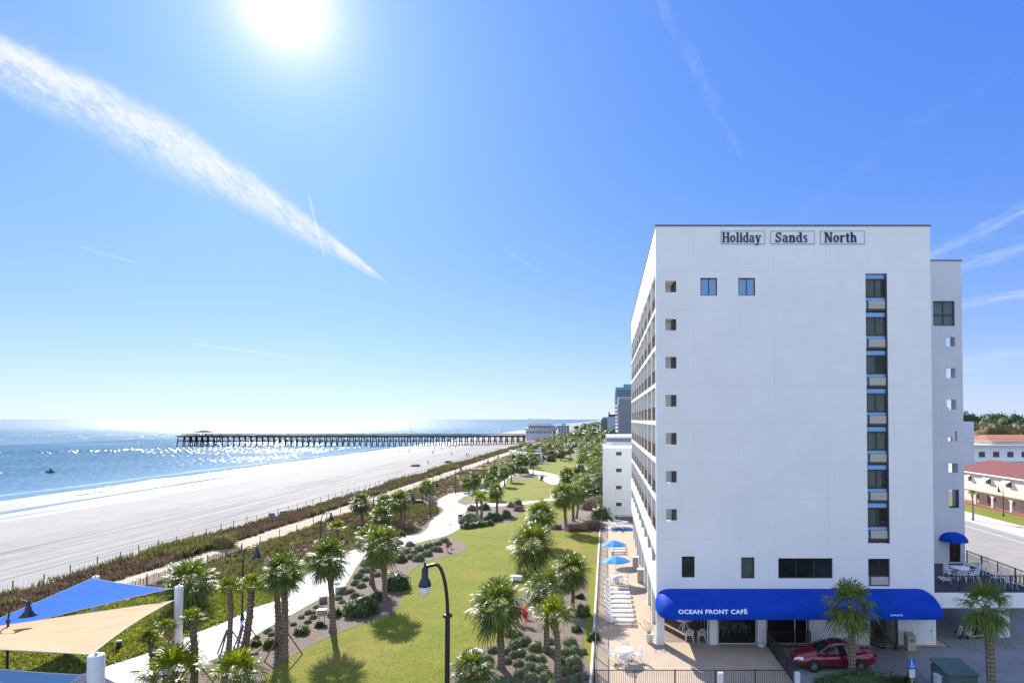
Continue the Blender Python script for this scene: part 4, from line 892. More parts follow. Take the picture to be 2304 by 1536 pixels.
def trunk_mb(top, r0, r1, boots, seed, lean=0.1):
    rr = random.Random(seed); mb = MB(); n = 12; h = Vector(top).length; top = Vector(top)
    pts = []; rad = []
    for i in range(n+1):
        t = i/n; p = top*t+Vector((math.sin(t*math.pi)*lean*rr.uniform(.6, 1.2), math.sin(t*math.pi)*lean*.4, 0)); pts.append(p)
        base = r0+(r1-r0)*t+(.10*max(0, 1-t*9) if True else 0); rad.append(base*(1+rr.uniform(-.06, .06)))
    mb.tube(pts, rad, 12)
    if boots > 0:
        k = int(boots*h*16)
        for i in range(k):
            t = 1-(boots if boots < 1 else .97)*(i/k); t = max(.03, min(.995, t)); q = t*n; a = int(min(n-1, q)); p = pts[a].lerp(pts[a+1], q-a); ra = rad[a]+(rad[a+1]-rad[a])*(q-a)
            az = i*2.39996; d = Vector((math.cos(az), math.sin(az), 0)); s_ = Vector((-d.y, d.x, 0)); ll = rr.uniform(.16, .26); w = .065
            b0 = p+d*ra*.8; b1 = p+d*(ra+.11)+Vector((0, 0, ll))+s_*rr.uniform(-.05, .05)
            mb.add([b0-s_*w, b0+s_*w, b1+s_*w*.4, b1-s_*w*.4, b0-s_*w-Vector((0,0,.05)), b0+s_*w-Vector((0,0,.05)), b1+s_*w*.4+d*.02, b1-s_*w*.4+d*.02], [(0,1,2,3),(4,7,6,5),(1,5,6,2),(0,3,7,4),(3,2,6,7)], mi=1)
    return mb
m_brace = mat('timber_brace', (0.17, 0.13, 0.10), 0.85, c2=(0.11, 0.085, 0.065), ns=6)
def palm(uf, vf, uc, vc, w, label, kind='full', boots=0.25, brace=0, group='palmetto palms in the seafront park', tw=1.0, seed=None):
    seed = seed if seed is not None else int(uf*7+vf*3)
    foot = G(uf, vf); c = P(uc, vc, foot.y+0.0); sc = (w/2)*foot.y/F/1.65*1.12; c = c-Vector((0, 0, .12*sc))
    t = thing('palm_tree', label, 'palm tree', foot, group)
    top = c-foot-Vector((0, 0, .15*sc))
    mb = trunk_mb(top, .19*tw, .15*tw, boots, seed, .05+.02*(seed % 5))
    o = mb.build('trunk', [m_trunk, m_boot]); o.parent = t
    cr = bpy.data.objects.new('crown', crown_mesh(kind, seed % 3)); COL.objects.link(cr); cr.parent = t; cr.location = top; cr.rotation_euler = (0.05*((seed % 7)-3)/3, 0, seed*1.3); cr.scale = (sc, sc, sc*1.02)
    if kind == 'full' and uf*1 % 3 != 1:
        V, Q = dead_arrays(seed % 4); o = npmesh('dead_fronds', V*sc, Q, m_dead); o.parent = t; o.location = top
    for i in range(brace):
        a = 6.28*i/brace+.6; b_ = MB().bar((math.cos(a)*1.15, math.sin(a)*1.15, 0), (math.cos(a)*.17, math.sin(a)*.17, 1.75), .075); o = b_.build('brace', m_brace); o.parent = t
    return t
PALMS = [
 (431,1370,427,1300,118,'stout palm in the creeper bed, seaward of the tall white sail mast','full',.9,0,1.1),
 (513,1476,515,1318,66,'slim braced palm beside the walkway, left of the palm with the thick crosshatched trunk','young',.35,3,.95),
 (550,1462,566,1314,72,'braced crosshatched palm standing in front of the arched lamp post by the walkway','young',1.0,3,1.25),
 (638,1480,638,1278,98,'tall palm with thick crosshatched trunk and four timber braces on the mulch','full',1.0,4,1.25),
 (626,1450,620,1308,72,'shorter palm half hidden behind the thick braced crosshatched trunk','young',1.0,0,1.2),
 (749,1421,739,1246,102,'grey trunked palm on the mulch beside the low round concrete seats','full',.35,0,1.15),
 (866,1352,857,1216,96,'palm with pale patterned trunk between the two dark bushes at the lawn edge','full',.6,0,1.25),
 (837,1314,832,1203,70,'smaller palm close behind the pale patterned trunk palm at the lawn edge','full',.5,0,1.1),
 (758,1220,758,1186,48,'low young palm in the dune scrub beside the arched lamp','young',.6,0,.9),
 (858,1205,858,1156,56,'bushy palm in the dune grass left of the walkway bend','full',.3,0,1.0),
 (814,1181,812,1126,52,'left palm of the three beside the wooden boardwalk in the dune scrub','full',.3,0,1.2),
 (866,1170,864,1127,46,'middle palm of the three beside the wooden boardwalk in the dune scrub','full',.3,0,1.0),
 (902,1180,899,1122,56,'right palm of the three beside the boardwalk, partly behind a lamp','full',.4,0,1.2),
 (958,1126,958,1092,40,'lone palm rising behind the grey boardwalk railing','full',.2,0,1.0),
 (1066,1103,1068,1074,38,'broad palm at the sea side of the walkway beyond the bend','full',.3,0,1.0),
 (1056,1108,1050,1083,32,'smaller palm leaning against the broad palm beyond the walkway bend','full',.3,0,.9),
 (1103,1122,1103,1080,40,'rear left palm of the shrub island by the litter bin','full',.3,0,1.0),
 (1118,1154,1116,1100,42,'tall centre palm of the shrub island by the litter bin','full',.3,0,1.2),
 (1073,1158,1072,1116,36,'front left palm of the shrub island by the litter bin','young',.3,0,1.1),
 (1083,1164,1082,1120,40,'front palm with bright green crown in the shrub island by the litter bin','young',.3,0,1.2),
 (1135,1094,1134,1060,32,'palm casting a round shadow at the left edge of the oval lawn','full',.3,0,1.0),
 (1150,1084,1149,1052,32,'pale crowned palm at the top left edge of the oval lawn','full',.3,0,1.0),
 (1118,1075,1112,1056,32,'palm left of the oval lawn by the end of the dune path','full',.3,0,1.0),
 (1170,1068,1170,1033,26,'left palm of the trio on the mulch strip above the oval lawn','full',.3,0,.9),
 (1182,1065,1182,1034,24,'middle palm of the trio on the mulch strip above the oval lawn','full',.3,0,.9),
 (1199,1066,1201,1034,27,'right palm of the trio on the mulch strip above the oval lawn','full',.3,0,.9),
 (1274,1191,1266,1108,64,'large full crowned palm above the pink grasses, front one of three','full',.25,0,1.25),
 (1290,1172,1287,1106,54,'middle palm of three above the pink grasses, thick trunk','full',.3,0,1.3),
 (1297,1166,1302,1108,46,'right palm of three above the pink grasses','full',.3,0,1.0),
 (1276,1110,1277,1066,46,'dense palm beyond the narrow path, above the three grass bed palms','full',.3,0,1.0),
 (1222,1226,1217,1152,78,'palm with silvery fronds rising behind the biggest lawn palm','full',.3,0,1.0),
 (1202,1286,1198,1216,112,'broad silvery palm in mid lawn beside the white plastic chairs','full',.3,0,1.25),
 (1287,1370,1286,1274,92,'dark slender palm near the terrace fence on the mulch bed','full',.3,0,1.0),
 (1127,1503,1119,1350,134,'biggest palm leaning slightly over the ball shrubs, left of the bed','full',.3,0,1.25),
 (1229,1466,1226,1312,108,'palm behind the yellowish palm in the middle of the ball shrub bed','thin',.3,0,1.1),
 (1254,1532,1246,1378,112,'yellowish palm with forked grey trunk at the front of the ball shrub bed','young',.3,0,1.2),
 (1061,1580,1061,1500,104,'low trunkless looking palm at the bottom edge beside the white lawn seat','full',.8,0,1.0),
 (1315,1104,1317,1075,28,'small palm beside the garden path near the plain white block','full',.3,0,.9),
 (343,1550,339,1432,48,'small palm at the left of the group beside the tall white sail mast','young',.5,0,.9),
 (382,1480,372,1410,56,'palm in front of the tall white sail mast','young',.5,0,1.0),
 (435,1556,432,1388,60,'palm right of the tall white sail mast with a timber brace','young',.5,2,1.1),
 (396,1580,392,1500,150,'bright leafy young palm at the bottom edge beneath the tall sail mast','young',.5,0,1.0),
 (533,1590,533,1506,128,'low spreading palm at the bottom edge beside the walkway','young',.5,0,1.0),
]
for p in PALMS: palm(*p[:5], p[5], p[6], p[7], p[8], tw=p[9])
palm(1917,1522,1913,1350,132,'palm growing from the hedge in front of the red saloon car','thin',.42,0,'palms beside the hotel car park',1.3,seed=31)
palm(2232,1592,2218,1352,128,'palm in front of the parked motorcycle and sun deck','thin',.38,0,'palms beside the hotel car park',1.35,seed=33)
palm(2189,1172,2187,1108,18,'small thin palm on the pavement across the road by the motel','young',.2,0,'palms across the road',.7)
rr = random.Random(5); pts = []
GL = 'distant palm in the crowded grove towards the pier'
while len(pts) < 92:
    if len(pts) < 12: u = rr.uniform(1304, 1351); v = rr.uniform(1052, 1128)
    elif len(pts) < 58: u = rr.uniform(1165, 1352); v = rr.uniform(1006, 1062)
    else: u = rr.uniform(1205, 1362); v = rr.uniform(978, 1004)
    if v > 1036 and 1195 < u < 1262: continue
    if v > 1040 and 1262 < u < 1300: continue
    if v > 1018 and 1265 < u < 1300 and v < 1032: continue
    g = G(u, v)
    if g.x < -38 or (v > 1000 and u < 1225 and v < 1020): continue
    if any((g-q).length < 3.2 for q in pts): continue
    pts.append(g)
    t = thing('palm_tree', GL, 'palm tree', g, 'palms of the far grove'); h = rr.uniform(3.8, 6.6); s_ = rr.uniform(1.2, 1.6)
    key = 'T%d' % (len(pts) % 4)
    if key not in CR: o = trunk_mb((0.1, 0, 6), .2, .16, 0, len(pts)).build('trunk', [m_trunk, m_boot]); CR[key] = o.data; bpy.data.objects.remove(o)
    o = bpy.data.objects.new('trunk', CR[key]); COL.objects.link(o); o.parent = t; o.scale = (1, 1, h/6)
    c = bpy.data.objects.new('crown', crown_mesh('far', len(pts) % 3)); COL.objects.link(c); c.parent = t; c.location = (0.1, 0, h); c.scale = (s_,)*3; c.rotation_euler.z = rr.uniform(0, 6)
FARP = pts
# --- leaf clouds
def leaf_cloud(seed, n, rad, size, shape='ball', asp=0.45, out=0.6, lump=0.25, core=True, up=0.0):
    """leaves on and under the surface of a lumpy mound"""
    r = np.random.RandomState(seed); d = r.normal(size=(n, 3)); d /= np.linalg.norm(d, axis=1)[:, None]
    if shape == 'ball': d[:, 2] = np.abs(d[:, 2])*1.0-.12
    lm = np.array([1+lump*mnoise.noise(Vector((x*2.1, y*2.1, z*2.1+seed))) for x, y, z in d])
    k = (lm*r.uniform(.80, 1.03, n))[:, None]; C = d*k*np.array(rad)
    if shape == 'ball': C[:, 2] += .0
    nrm = d*out+r.normal(size=(n, 3))*(1-out); nrm[:, 2] += up; nrm /= np.linalg.norm(nrm, axis=1)[:, None]
    a = np.cross(nrm, r.normal(size=(n, 3))); a /= np.linalg.norm(a, axis=1)[:, None]
    b = np.cross(nrm, a); s = size*r.uniform(.6, 1.3, n)[:, None]
    # leaf axis partly outward
    ax = a*.6+nrm*.5*r.uniform(-.2, 1, n)[:, None]
    V = np.stack([C-ax*s, C+b*s*asp, C+ax*s, C-b*s*asp], 1).reshape(-1, 3); Q = np.arange(4*n).reshape(-1, 4)
    if core:
        m, w = 8, 12; vs = []
        for i in range(m+1):
            ph = math.pi*i/m
            for j in range(w):
                th = 2*math.pi*j/w; dd = Vector((math.sin(ph)*math.cos(th), math.sin(ph)*math.sin(th), math.cos(ph)))
                if shape == 'ball': dd.z = max(dd.z, -.1)
                q = .80*(1+lump*mnoise.noise(Vector((dd.x*2.1, dd.y*2.1, dd.z*2.1+seed)))); vs.append((dd.x*q*rad[0], dd.y*q*rad[1], dd.z*q*rad[2]))
        o = len(V); V = np.vstack([V, np.array(vs)]); Q = np.vstack([Q, np.array([(o+i*w+j, o+i*w+(j+1) % w, o+(i+1)*w+(j+1) % w, o+(i+1)*w+j) for i in range(m) for j in range(w)])])
    return V, Q
m_sage = mat('sage_leaves', (0.19, 0.215, 0.10), 0.6, c2=(0.12, 0.155, 0.06), ns=2, isl=0.4, trans=0.15)
m_dkgrn = mat('dark_green_leaves', (0.075, 0.125, 0.025), 0.5, c2=(0.045, 0.085, 0.018), ns=1.5, isl=0.45, trans=0.2)
m_ltgrn = mat('bright_green_leaves', (0.10, 0.15, 0.02), 0.5, c2=(0.06, 0.11, 0.018), ns=1.5, isl=0.45, trans=0.3)
m_pink = mat('pink_muhly_grass', (0.34, 0.22, 0.19), 0.8, c2=(0.22, 0.15, 0.11), ns=1.5, isl=0.35, trans=0.3)
m_tan = mat('tan_grass', (0.28, 0.23, 0.13), 0.8, c2=(0.17, 0.15, 0.07), ns=1.5, isl=0.35, trans=0.3)
m_brown = mat('dry_scrub', (0.23, 0.17, 0.11), 0.9, spec=0.1, c2=(0.15, 0.11, 0.07), ns=0.5, isl=0.45, trans=0.15)
m_olive = mat('olive_scrub', (0.22, 0.205, 0.08), 0.8, spec=0.15, c2=(0.14, 0.15, 0.055), ns=0.6, isl=0.45, trans=0.25)
BL = {}
def bush(key, m, seed, n, rad, size, **k):
    kk = (key, seed)
    if kk not in BL:
        V, Q = leaf_cloud(seed, n, rad, size, **k); o = npmesh('x', V, Q, m); BL[kk] = o.data; bpy.data.objects.remove(o)
    return BL[kk]
def put(name, data, loc, rz, sc, label, cat, group=None):
    o = bpy.data.objects.new(name, data); COL.objects.link(o); o.location = loc; o.rotation_euler.z = rz; o.scale = (sc,)*3 if isinstance(sc, (int, float)) else sc
    return tag(o, label, cat, group)
# ball shrubs, positions read from the photograph (centre u, centre v, width px)
BB = [(1157,1448,32),(1180,1438,34),(1204,1450,34),(1166,1425,24),(1172,1464,28),(1193,1475,26),(1155,1469,24),(1216,1478,26),(1140,1460,26),(1193,1495,30),(1219,1500,32),(1240,1462,24),(1167,1489,26),(1171,1510,34),(1194,1519,32),(1229,1518,36),(1283,1440,32),(1268,1462,30),(1292,1460,34),(1262,1480,26),(1290,1482,38),(1272,1504,34),(1298,1500,24),(1288,1524,34),(1095,1480,32),(1110,1458,26),(1140,1482,24),(1244,1535,30),(1160,1532,30),(1125,1530,40),(1238,1440,22),(1310,1462,22),(1310,1520,26)]
for i, (u, v, w) in enumerate(BB):
    g = G(u, v+w*.28); s_ = w*g.y/F/2/.42
    put('ball_shrub', bush('sage', m_sage, 11+i % 3, 1500, (.46, .46, .50), .042), g, i*1.7, s_, 'clipped grey green ball shrub under the palms of the bed nearest the terrace fence', 'shrub', 'ball shrubs in the bed by the terrace')
BA = [(849,1330,0)]
SB = [(823,1265,22),(834,1280,20),(817,1281,20),(807,1293,22),(822,1300,18),(848,1290,18),(800,1309,20),(813,1315,20),(789,1327,18),(799,1337,20),(777,1331,16),(762,1343,16),(770,1352,14),(712,1363,14),(722,1367,14),(693,1376,16),(703,1376,14),(678,1386,14),(705,1386,16),(693,1396,16),(660,1402,14),(604,1417,18),(612,1424,16),(577,1432,14),(850,1270,20),(843,1258,16),
      (878,1222,18),(900,1220,16),(922,1222,20),(917,1237,22),(942,1232,22),(961,1243,24),(900,1245,22),(941,1253,26),(965,1225,22),(985,1220,18),(978,1233,20),(1000,1213,20),(930,1240,18),(892,1252,20),(905,1255,22),(925,1250,20)]
for i, (u, v, w) in enumerate(SB):
    g = G(u, v+w*.28); s_ = w*g.y/F/2/.40
    if u < 870: lb, gp = 'small round grey green mound planted along the mulch strip below the walkway seats', 'mound plants along the walkway strip'
    else: lb, gp = 'grey green mound in the mulch tongue where the walkway bends', 'mound plants where the walkway bends'
    put('mound_plant', bush('sage', m_sage, 11+i % 3, 1500, (.46, .46, .50), .042), g, i*1.7, s_, lb, 'shrub', gp)
# single bushes: u, v of foot, width px, height factor, kind, label
BUSH = [(812,1380,74,.75,'dark','big glossy bush on the mulch beside the palm with the pale patterned trunk'),
 (895,1325,52,1.0,'dark','tall dark bush at the lawn edge right of the pale patterned trunk palm'),
 (850,1350,34,.8,'dark','glossy bush between the two pale trunked palms'),
 (755,1385,28,.9,'bright','young glossy bush at the foot of the grey trunked palm'),
 (680,1425,34,.7,'bright','low bright bush right of the thick crosshatched braced palm'),
 (608,1455,26,1.0,'bright','small bright bush left of the thick crosshatched braced palm'),
 (718,1410,20,.8,'bright','small tuft beside the equipment box'),
 (575,1452,22,.8,'bright','small bush behind the low spreading palm'),
 (900,1263,30,.8,'red','reddish green bush in the mulch tongue among the mounds'),
 (988,1240,18,.9,'tan','tan leafed plant in the mulch tongue by the lawn'),
 (1312,1385,34,1.1,'dark','dark bush by the slender palm near the terrace fence'),
 (1336,1440,28,1.1,'dark','dark bush pressed against the terrace fence'),
 (1298,1420,22,.9,'dark','dark bush in the shade right of the yellowish palm'),
 (1150,1430,24,.9,'bright','bright bush behind the ball shrubs below the red ti plants'),
 (1055,1173,52,.55,'sage','broad grey green bush beside the litter bin'),
 (1053,1187,34,.55,'dark','low dark bush at the front of the shrub island'),
 (1076,1184,34,.55,'dark','rounded dark bush at the front of the shrub island, right of the first'),
 (1100,1181,24,.65,'dark','small dark ball bush at the tip of the shrub island'),
 (1112,1170,40,.6,'dark','dark bush in the middle of the shrub island'),
 (1140,1164,24,1.1,'dark','upright dark bush at the right end of the shrub island'),
 (1090,1146,26,.8,'dark','bush behind the front palms of the shrub island'),
 (1062,1148,22,.9,'sage','grey bush at the back of the shrub island'),
 (1164,1137,22,1.0,'dark','spiky dark yucca like bush above the pink tuft by the narrow path'),
 (1168,1149,24,.7,'pink','pink feathery grass tuft at the end of the narrow path'),
 (1150,1140,22,.9,'pink','faded pinkish bush beside the spiky dark bush'),
 (1325,1145,40,.9,'pink','pink feathery grass clump near the plain white block'),
 (1350,1165,44,1.0,'dark','dark palm like bush at the corner of the terrace fence'),
 (1290,1193,34,.7,'pink','pink grass clump at the foot of the three palms'),
 (1312,1192,36,.8,'brown','brown grass clump beside the pink one'),
 (1338,1190,40,.9,'brown','brown grass clump against the terrace fence'),
 (1252,1190,26,.6,'tan','tan grass tuft left of the front palm in the grass bed'),
 (1345,1130,36,.7,'sage','grey green bush below the plain white block'),
 (1325,1115,40,.6,'dark','spreading dark bush left of the plain white block'),
 (500,1232,54,.7,'olive','rounded olive bush at the beach edge of the dune scrub'),
 (1305,1345,20,.8,'dark','little dark bush behind the slender palm'),
 (1220,1300,26,.6,'pink','pale pink flowering bush behind the lawn chairs'),
 (1045,1500,24,.6,'sage','sage bush beside the white lawn seat')]
KM = {'dark': (m_dkgrn, .075), 'bright': (m_ltgrn, .085), 'sage': (m_sage, .05), 'pink': (m_pink, .07), 'tan': (m_tan, .07), 'brown': (m_brown, .07), 'olive': (m_olive, .07), 'red': (mat('red_green_leaves', (0.16, 0.10, 0.03), 0.5, c2=(0.10, 0.10, 0.02), ns=2, isl=0.4, trans=0.3), .08)}
for i, (u, v, w, hf, kd, lb) in enumerate(BUSH):
    g = G(u, v); r_ = w*g.y/F/2*1.14; m, sz = KM[kd]
    nm = 'grass_clump' if kd in ('pink', 'tan', 'brown') else 'bush'
    V, Q = leaf_cloud(40+i, int(900+900*min(2.2, r_)), (r_, r_*.9, r_*hf*1.35), sz*max(.8, min(1.6, r_)), lump=.5, out=.35, up=.3 if nm == 'bush' else 1.2)
    o = npmesh(nm, V, Q, m); o.location = g; tag(o, lb, 'bush' if nm == 'bush' else 'grass clump')
for i in range(150):
    u = rr.uniform(1150, 1352); v = rr.uniform(984, 1066)
    if i < 26: u = rr.uniform(1300, 1352); v = rr.uniform(1050, 1128)
    if 1190 < u < 1262 and v > 1040: continue
    if 1262 < u < 1300 and v > 1036: continue
    g = G(u, v); k = rr.choice(['dark', 'dark', 'sage']); s_ = rr.uniform(1.1, 2.3)
    if g.x < -42: continue
    put('bush', bush(k+'far', KM[k][0], 70+i % 2, 700, (1.0, .9, .9), .12, lump=.5, out=.35), g, i, s_, 'low dark bush under the palms of the far grove', 'bush', 'bushes under the far grove')
# red ti plants and an orange one
def spray(name, g, col, h, n, lb, mname):
    r = random.Random(name+mname+str(int(g.x*10))); m = mat(mname, col, .45, isl=.4, trans=.35); mb = MB()
    for i in range(n):
        a = r.uniform(0, 6.28); e = r.uniform(.3, 1.35); d = Vector((math.cos(a)*math.cos(e), math.sin(a)*math.cos(e), math.sin(e))); b0 = Vector((0, 0, h*r.uniform(.3, .75))); ll = h*r.uniform(.4, .6); s_ = d.cross(Vector((0, 0, 1))).normalized()*.045
        mb.add([g+b0, g+b0+d*ll*.5-s_, g+b0+d*ll+Vector((0,0,-.06)), g+b0+d*ll*.5+s_], [(0,1,2,3)])
    for k in range(3): mb.tube([g+Vector((.05*k-.05, 0, 0)), g+Vector((.1*k-.1, .03*k, h*.7))], .012, 4)
    return tag(mb.build(name, m), lb, 'plant')
spray('ti_plant', G(1165,1402), (0.42, 0.02, 0.05), 1.15, 60, 'crimson leafed plant on the mulch left of the orange flower', 'crimson_leaves')
spray('ti_plant', G(1183,1405), (0.38, 0.03, 0.07), 1.1, 50, 'pinkish crimson plant just right of the other crimson plant', 'crimson_leaves')
spray('flowering_plant', G(1179,1388), (0.65, 0.22, 0.02), 1.0, 30, 'orange flowering plant behind the two crimson plants', 'orange_petals')
spray('ti_plant', G(1007,1240), (0.12, 0.04, 0.015), 1.1, 50, 'dark bronze leafed plant alone on the mulch tongue', 'bronze_leaves')
spray('ti_plant', G(1014,1233), (0.16, 0.06, 0.015), .8, 36, 'smaller bronze plant beside the larger one on the mulch tongue', 'bronze_leaves')
# --- dune vegetation (countless): tufts of blades
def blades(name, spots, hts, nb, wid, m, seed, spread=.8):
    r = np.random.RandomState(seed); P0 = np.repeat(np.array(spots), nb, 0); H = np.repeat(np.array(hts), nb)*r.uniform(.5, 1.15, len(P0))
    a = r.uniform(0, 6.283, len(P0)); tilt = r.uniform(.05, spread, len(P0)); d = np.stack([np.cos(a)*np.sin(tilt), np.sin(a)*np.sin(tilt), np.cos(tilt)], 1)
    P0 = P0+np.stack([r.normal(size=len(P0))*.16, r.normal(size=len(P0))*.16, np.zeros(len(P0))], 1); s = np.stack([-np.sin(a+r.normal(size=len(a))), np.cos(a), np.zeros(len(a))], 1)*wid*np.repeat(np.array([wf for *_, wf in spots]) if len(spots[0]) > 3 else np.ones(len(spots)), nb)[:, None]
    M_ = P0+d*H[:, None]*.55; T = P0+d*H[:, None]; T[:, 2] -= H*.10
    V = np.stack([P0-s*.4, P0+s*.4, M_+s, T, M_-s], 1).reshape(-1, 3); k = np.arange(len(P0))*5
    Q = np.concatenate([np.stack([k, k+1, k+2, k+4], 1), np.stack([k+4, k+2, k+3, k+3], 1)[:, :3].repeat(1, 0)[:, [0, 1, 2, 2]]], 0)
    me = bpy.data.meshes.new(name); tri = np.concatenate([np.stack([k, k+1, k+2], 1), np.stack([k, k+2, k+4], 1), np.stack([k+4, k+2, k+3], 1)], 0)
    return npmesh(name, V, tri, m)
wpoly = [tuple(p) for p in wl+wr[::-1]]; cpoly = [tuple(p) for p in outline(COVER)]
br, gr_ = [], []
rr = random.Random(12)
def try_add(x, y, side):
    nz = mnoise.noise(Vector((x*.16, y*.06, 2.0)))+.5*mnoise.noise(Vector((x*.5, y*.3, 5.0)))
    (gr_ if (nz > (.12 if side == 'sea' else -.12) or x < -53.6) else br).append((x, y, 0.0, nz))
for y0, y1, den in ((38, 120, 7.0), (120, 220, 3.4), (220, 420, 1.6)):
    n = int((y1-y0)*5.6*den)
    for i in range(n):
        x = rr.uniform(-54.2, -48.6); y = rr.uniform(y0, y1); try_add(x, y, 'sea')
for y0, y1, den in ((40, 120, 4.5), (120, 200, 2.6)):
    n = int((y1-y0)*16*den)
    for i in range(n):
        x = rr.uniform(-44.0, -27); y = rr.uniform(y0, y1)
        wy = [p.x for p in wl if abs(p.y-y) < 2.2]
        if not wy or x > min(wy)-.5 or inside((x, y), wpoly) or inside((x, y), cpoly): continue
        try_add(x, y, 'land')
for i in range(2600): 
    x = rr.uniform(-44, -20); y = rr.uniform(195, 420)
    if x > -44+ (y-195)*.02+10+6*mnoise.noise(Vector((0, y*.05, 0))): continue
    try_add(x, y, 'land')
def go(lst, nm, m, nb, wid, hb, seed, lb):
    sp = [(a[0], a[1], 0.0) for a in lst]; ht = [hb*(1+.8*a[3])*(1.0 if a[0] < -48 else .62) for a in lst]
    o = blades(nm, sp, ht, nb, wid, m, seed); tag(o, lb, 'dune plants', kind='stuff')
go(br, 'dune_scrub', m_brown, 15, .045, .78, 3, 'dry brown scrub covering the low dune between beach and walkway')
go(gr_, 'dune_grass', m_olive, 15, .045, .95, 4, 'olive green grasses growing over the low dune')
cv = []
for i in range(90000):
    x = rr.uniform(-52, -20); y = rr.uniform(30, 66)
    if inside((x, y), cpoly) and mnoise.noise(Vector((x*.35, y*.35, 1))) > -.25-.3*rr.random(): cv.append((x, y, 0.0))
    if len(cv) > 15000: break
m_creep = mat('creeper_leaves', (0.23, 0.25, 0.05), 0.6, c2=(0.15, 0.19, 0.04), ns=0.5, isl=.45, trans=.3)
o = blades('creeper', cv, [.30]*len(cv), 5, .05, m_creep, 9, 1.3); tag(o, 'yellow green creeping ground cover beside the walkway', 'ground cover', kind='stuff')
# grass fringe on the nearest lawn gives the turf a real nap
ln = []
lpoly = lawn_poly; beds = [[tuple(p) for p in outline(b_)] for b_ in (BEDA, BEDB)]
for i in range(70000):
    y = 34+(rr.random()**2.0)*66; x = rr.uniform(-24, -1.1)
    if not inside((x, y), lpoly) or inside((x, y), beds[0]) or inside((x, y), beds[1]): continue
    ln.append((x, y, 0.012))
o = blades('lawn_blades', ln, [.045]*len(ln), 3, .012, mat('lawn_blades', (0.22, 0.23, 0.035), .8, c2=(0.25, 0.23, 0.05), ns=0.6, isl=.35, trans=.3), 21, 1.0); tag(o, 'short mown grass of the park lawn', 'grass', kind='stuff')
# ------------------------------------------------------------------ street lamps
m_iron = mat('black_iron', (0.02, 0.021, 0.024), 0.4, metal=0.2); m_shade = mat('navy_lamp_shade', (0.012, 0.017, 0.035), 0.3); m_globe = mat('clear_globe', (0.75, 0.76, 0.78), 0.08, spec=0.9)
def lamp_parts(t, H, arm, side, bell=True, pr=.07, k=1.0):
    mb = MB(); mb.lathe([(.001,0),(.16*k,0),(.16*k,.08),(.11*k,.5),(pr*1.15,.6),(pr,1.0),(pr*.85,H*.80)], n=12); part(mb, 'pole', m_iron, t)
    part(MB().lathe([(pr*.9,-.06),(pr*1.7,-.04),(pr*1.7,.04),(pr*.9,.07)], (0,0,H*.80), 12), 'collar', m_iron, t)
    pts = []; r = arm/2
    for i in range(13):
        a = math.pi*i/12*0.88; pts.append((side*(r-r*math.cos(a)), 0, H*.80+(H*.20-0.02-0.0)*math.sin(min(a, math.pi/2))-(0.10*(a-math.pi/2) if a > math.pi/2 else 0)))
    part(MB().tube(pts, pr*.62, 8), 'arm', m_iron, t)
    hx, _, hz = pts[-1]; hd = MB()
    if bell: hd.lathe([(.001,.12),(.05,.10),(.06,0),(.10,-.02),(.10,-.22),(.14,-.26),(.15,-.42),(.30,-.66),(.42,-.74),(.42,-.76),(.27,-.68),(.001,-.6)], (hx, 0, hz), 16); h = part(hd, 'lamp_shade', m_shade, t)
    else:
        hd.lathe([(.001,.22),(.03,.2),(.05,.12),(.05,.02),(.09,0),(.13,-.06),(.13,-.40),(.20,-.52),(.25,-.66),(.25,-.74),(.22,-.75),(.001,-.75)], (hx, 0, hz), 16); h = part(hd, 'lamp_head', m_shade, t)
        part(MB().lathe([(.215,-.755),(.21,-.9),(.16,-1.06),(.07,-1.16),(.001,-1.18)], (hx, 0, hz), 16), 'glass_globe', m_globe, t)
def lamp(uf, vf, side, label, H=5.9, arm=1.15, group='arched lamps along the walkway'):
    t = thing('street_lamp', label, 'street lamp', G(uf, vf), group, world=False); lamp_parts(t, H, arm, side); return t
for a in ((545,1395,1,'arched lamp behind the two young braced palms, near the picket fence'),(721,1274,1,'arched lamp between the dune path and the grey trunked palm'),(910,1208,1,'arched lamp at the walkway edge above the mulch tongue of mounds'),
          (968,1163,1,'arched lamp beside the end of the wooden boardwalk'),(974,1126,1,'arched lamp close behind the boardwalk railing'),(1025,1110,1,'arched lamp on the outside of the walkway bend beyond the boardwalk'),
          (1088,1085,1,'distant arched lamp beside the dune path in the scrub'),(1112,1068,1,'most distant arched lamp by the dune path'),(14,1588,1,'arched lamp behind the blue sail at the left picture edge')): lamp(*a)
t = thing('street_lamp', 'tall near lamp with teardrop glass globe standing before the lawn', 'street lamp', (P(1007,1400,24).x, 24, 0), world=False); lamp_parts(t, P(1000,1268,24).z, .95, -1, False, .115, 1.6)
t = thing('street_lamp', 'thin lamp post on the pavement in front of the motel arcade', 'street lamp', G(2258,1162), world=False); lamp_parts(t, 5.0, .8, -1, True, .06)
# ------------------------------------------------------------------ shade sails
m_mast = mat('mast_paint', (0.66, 0.67, 0.68), 0.5, c2=(0.6, 0.61, 0.62), ns=2, streaks=.3)

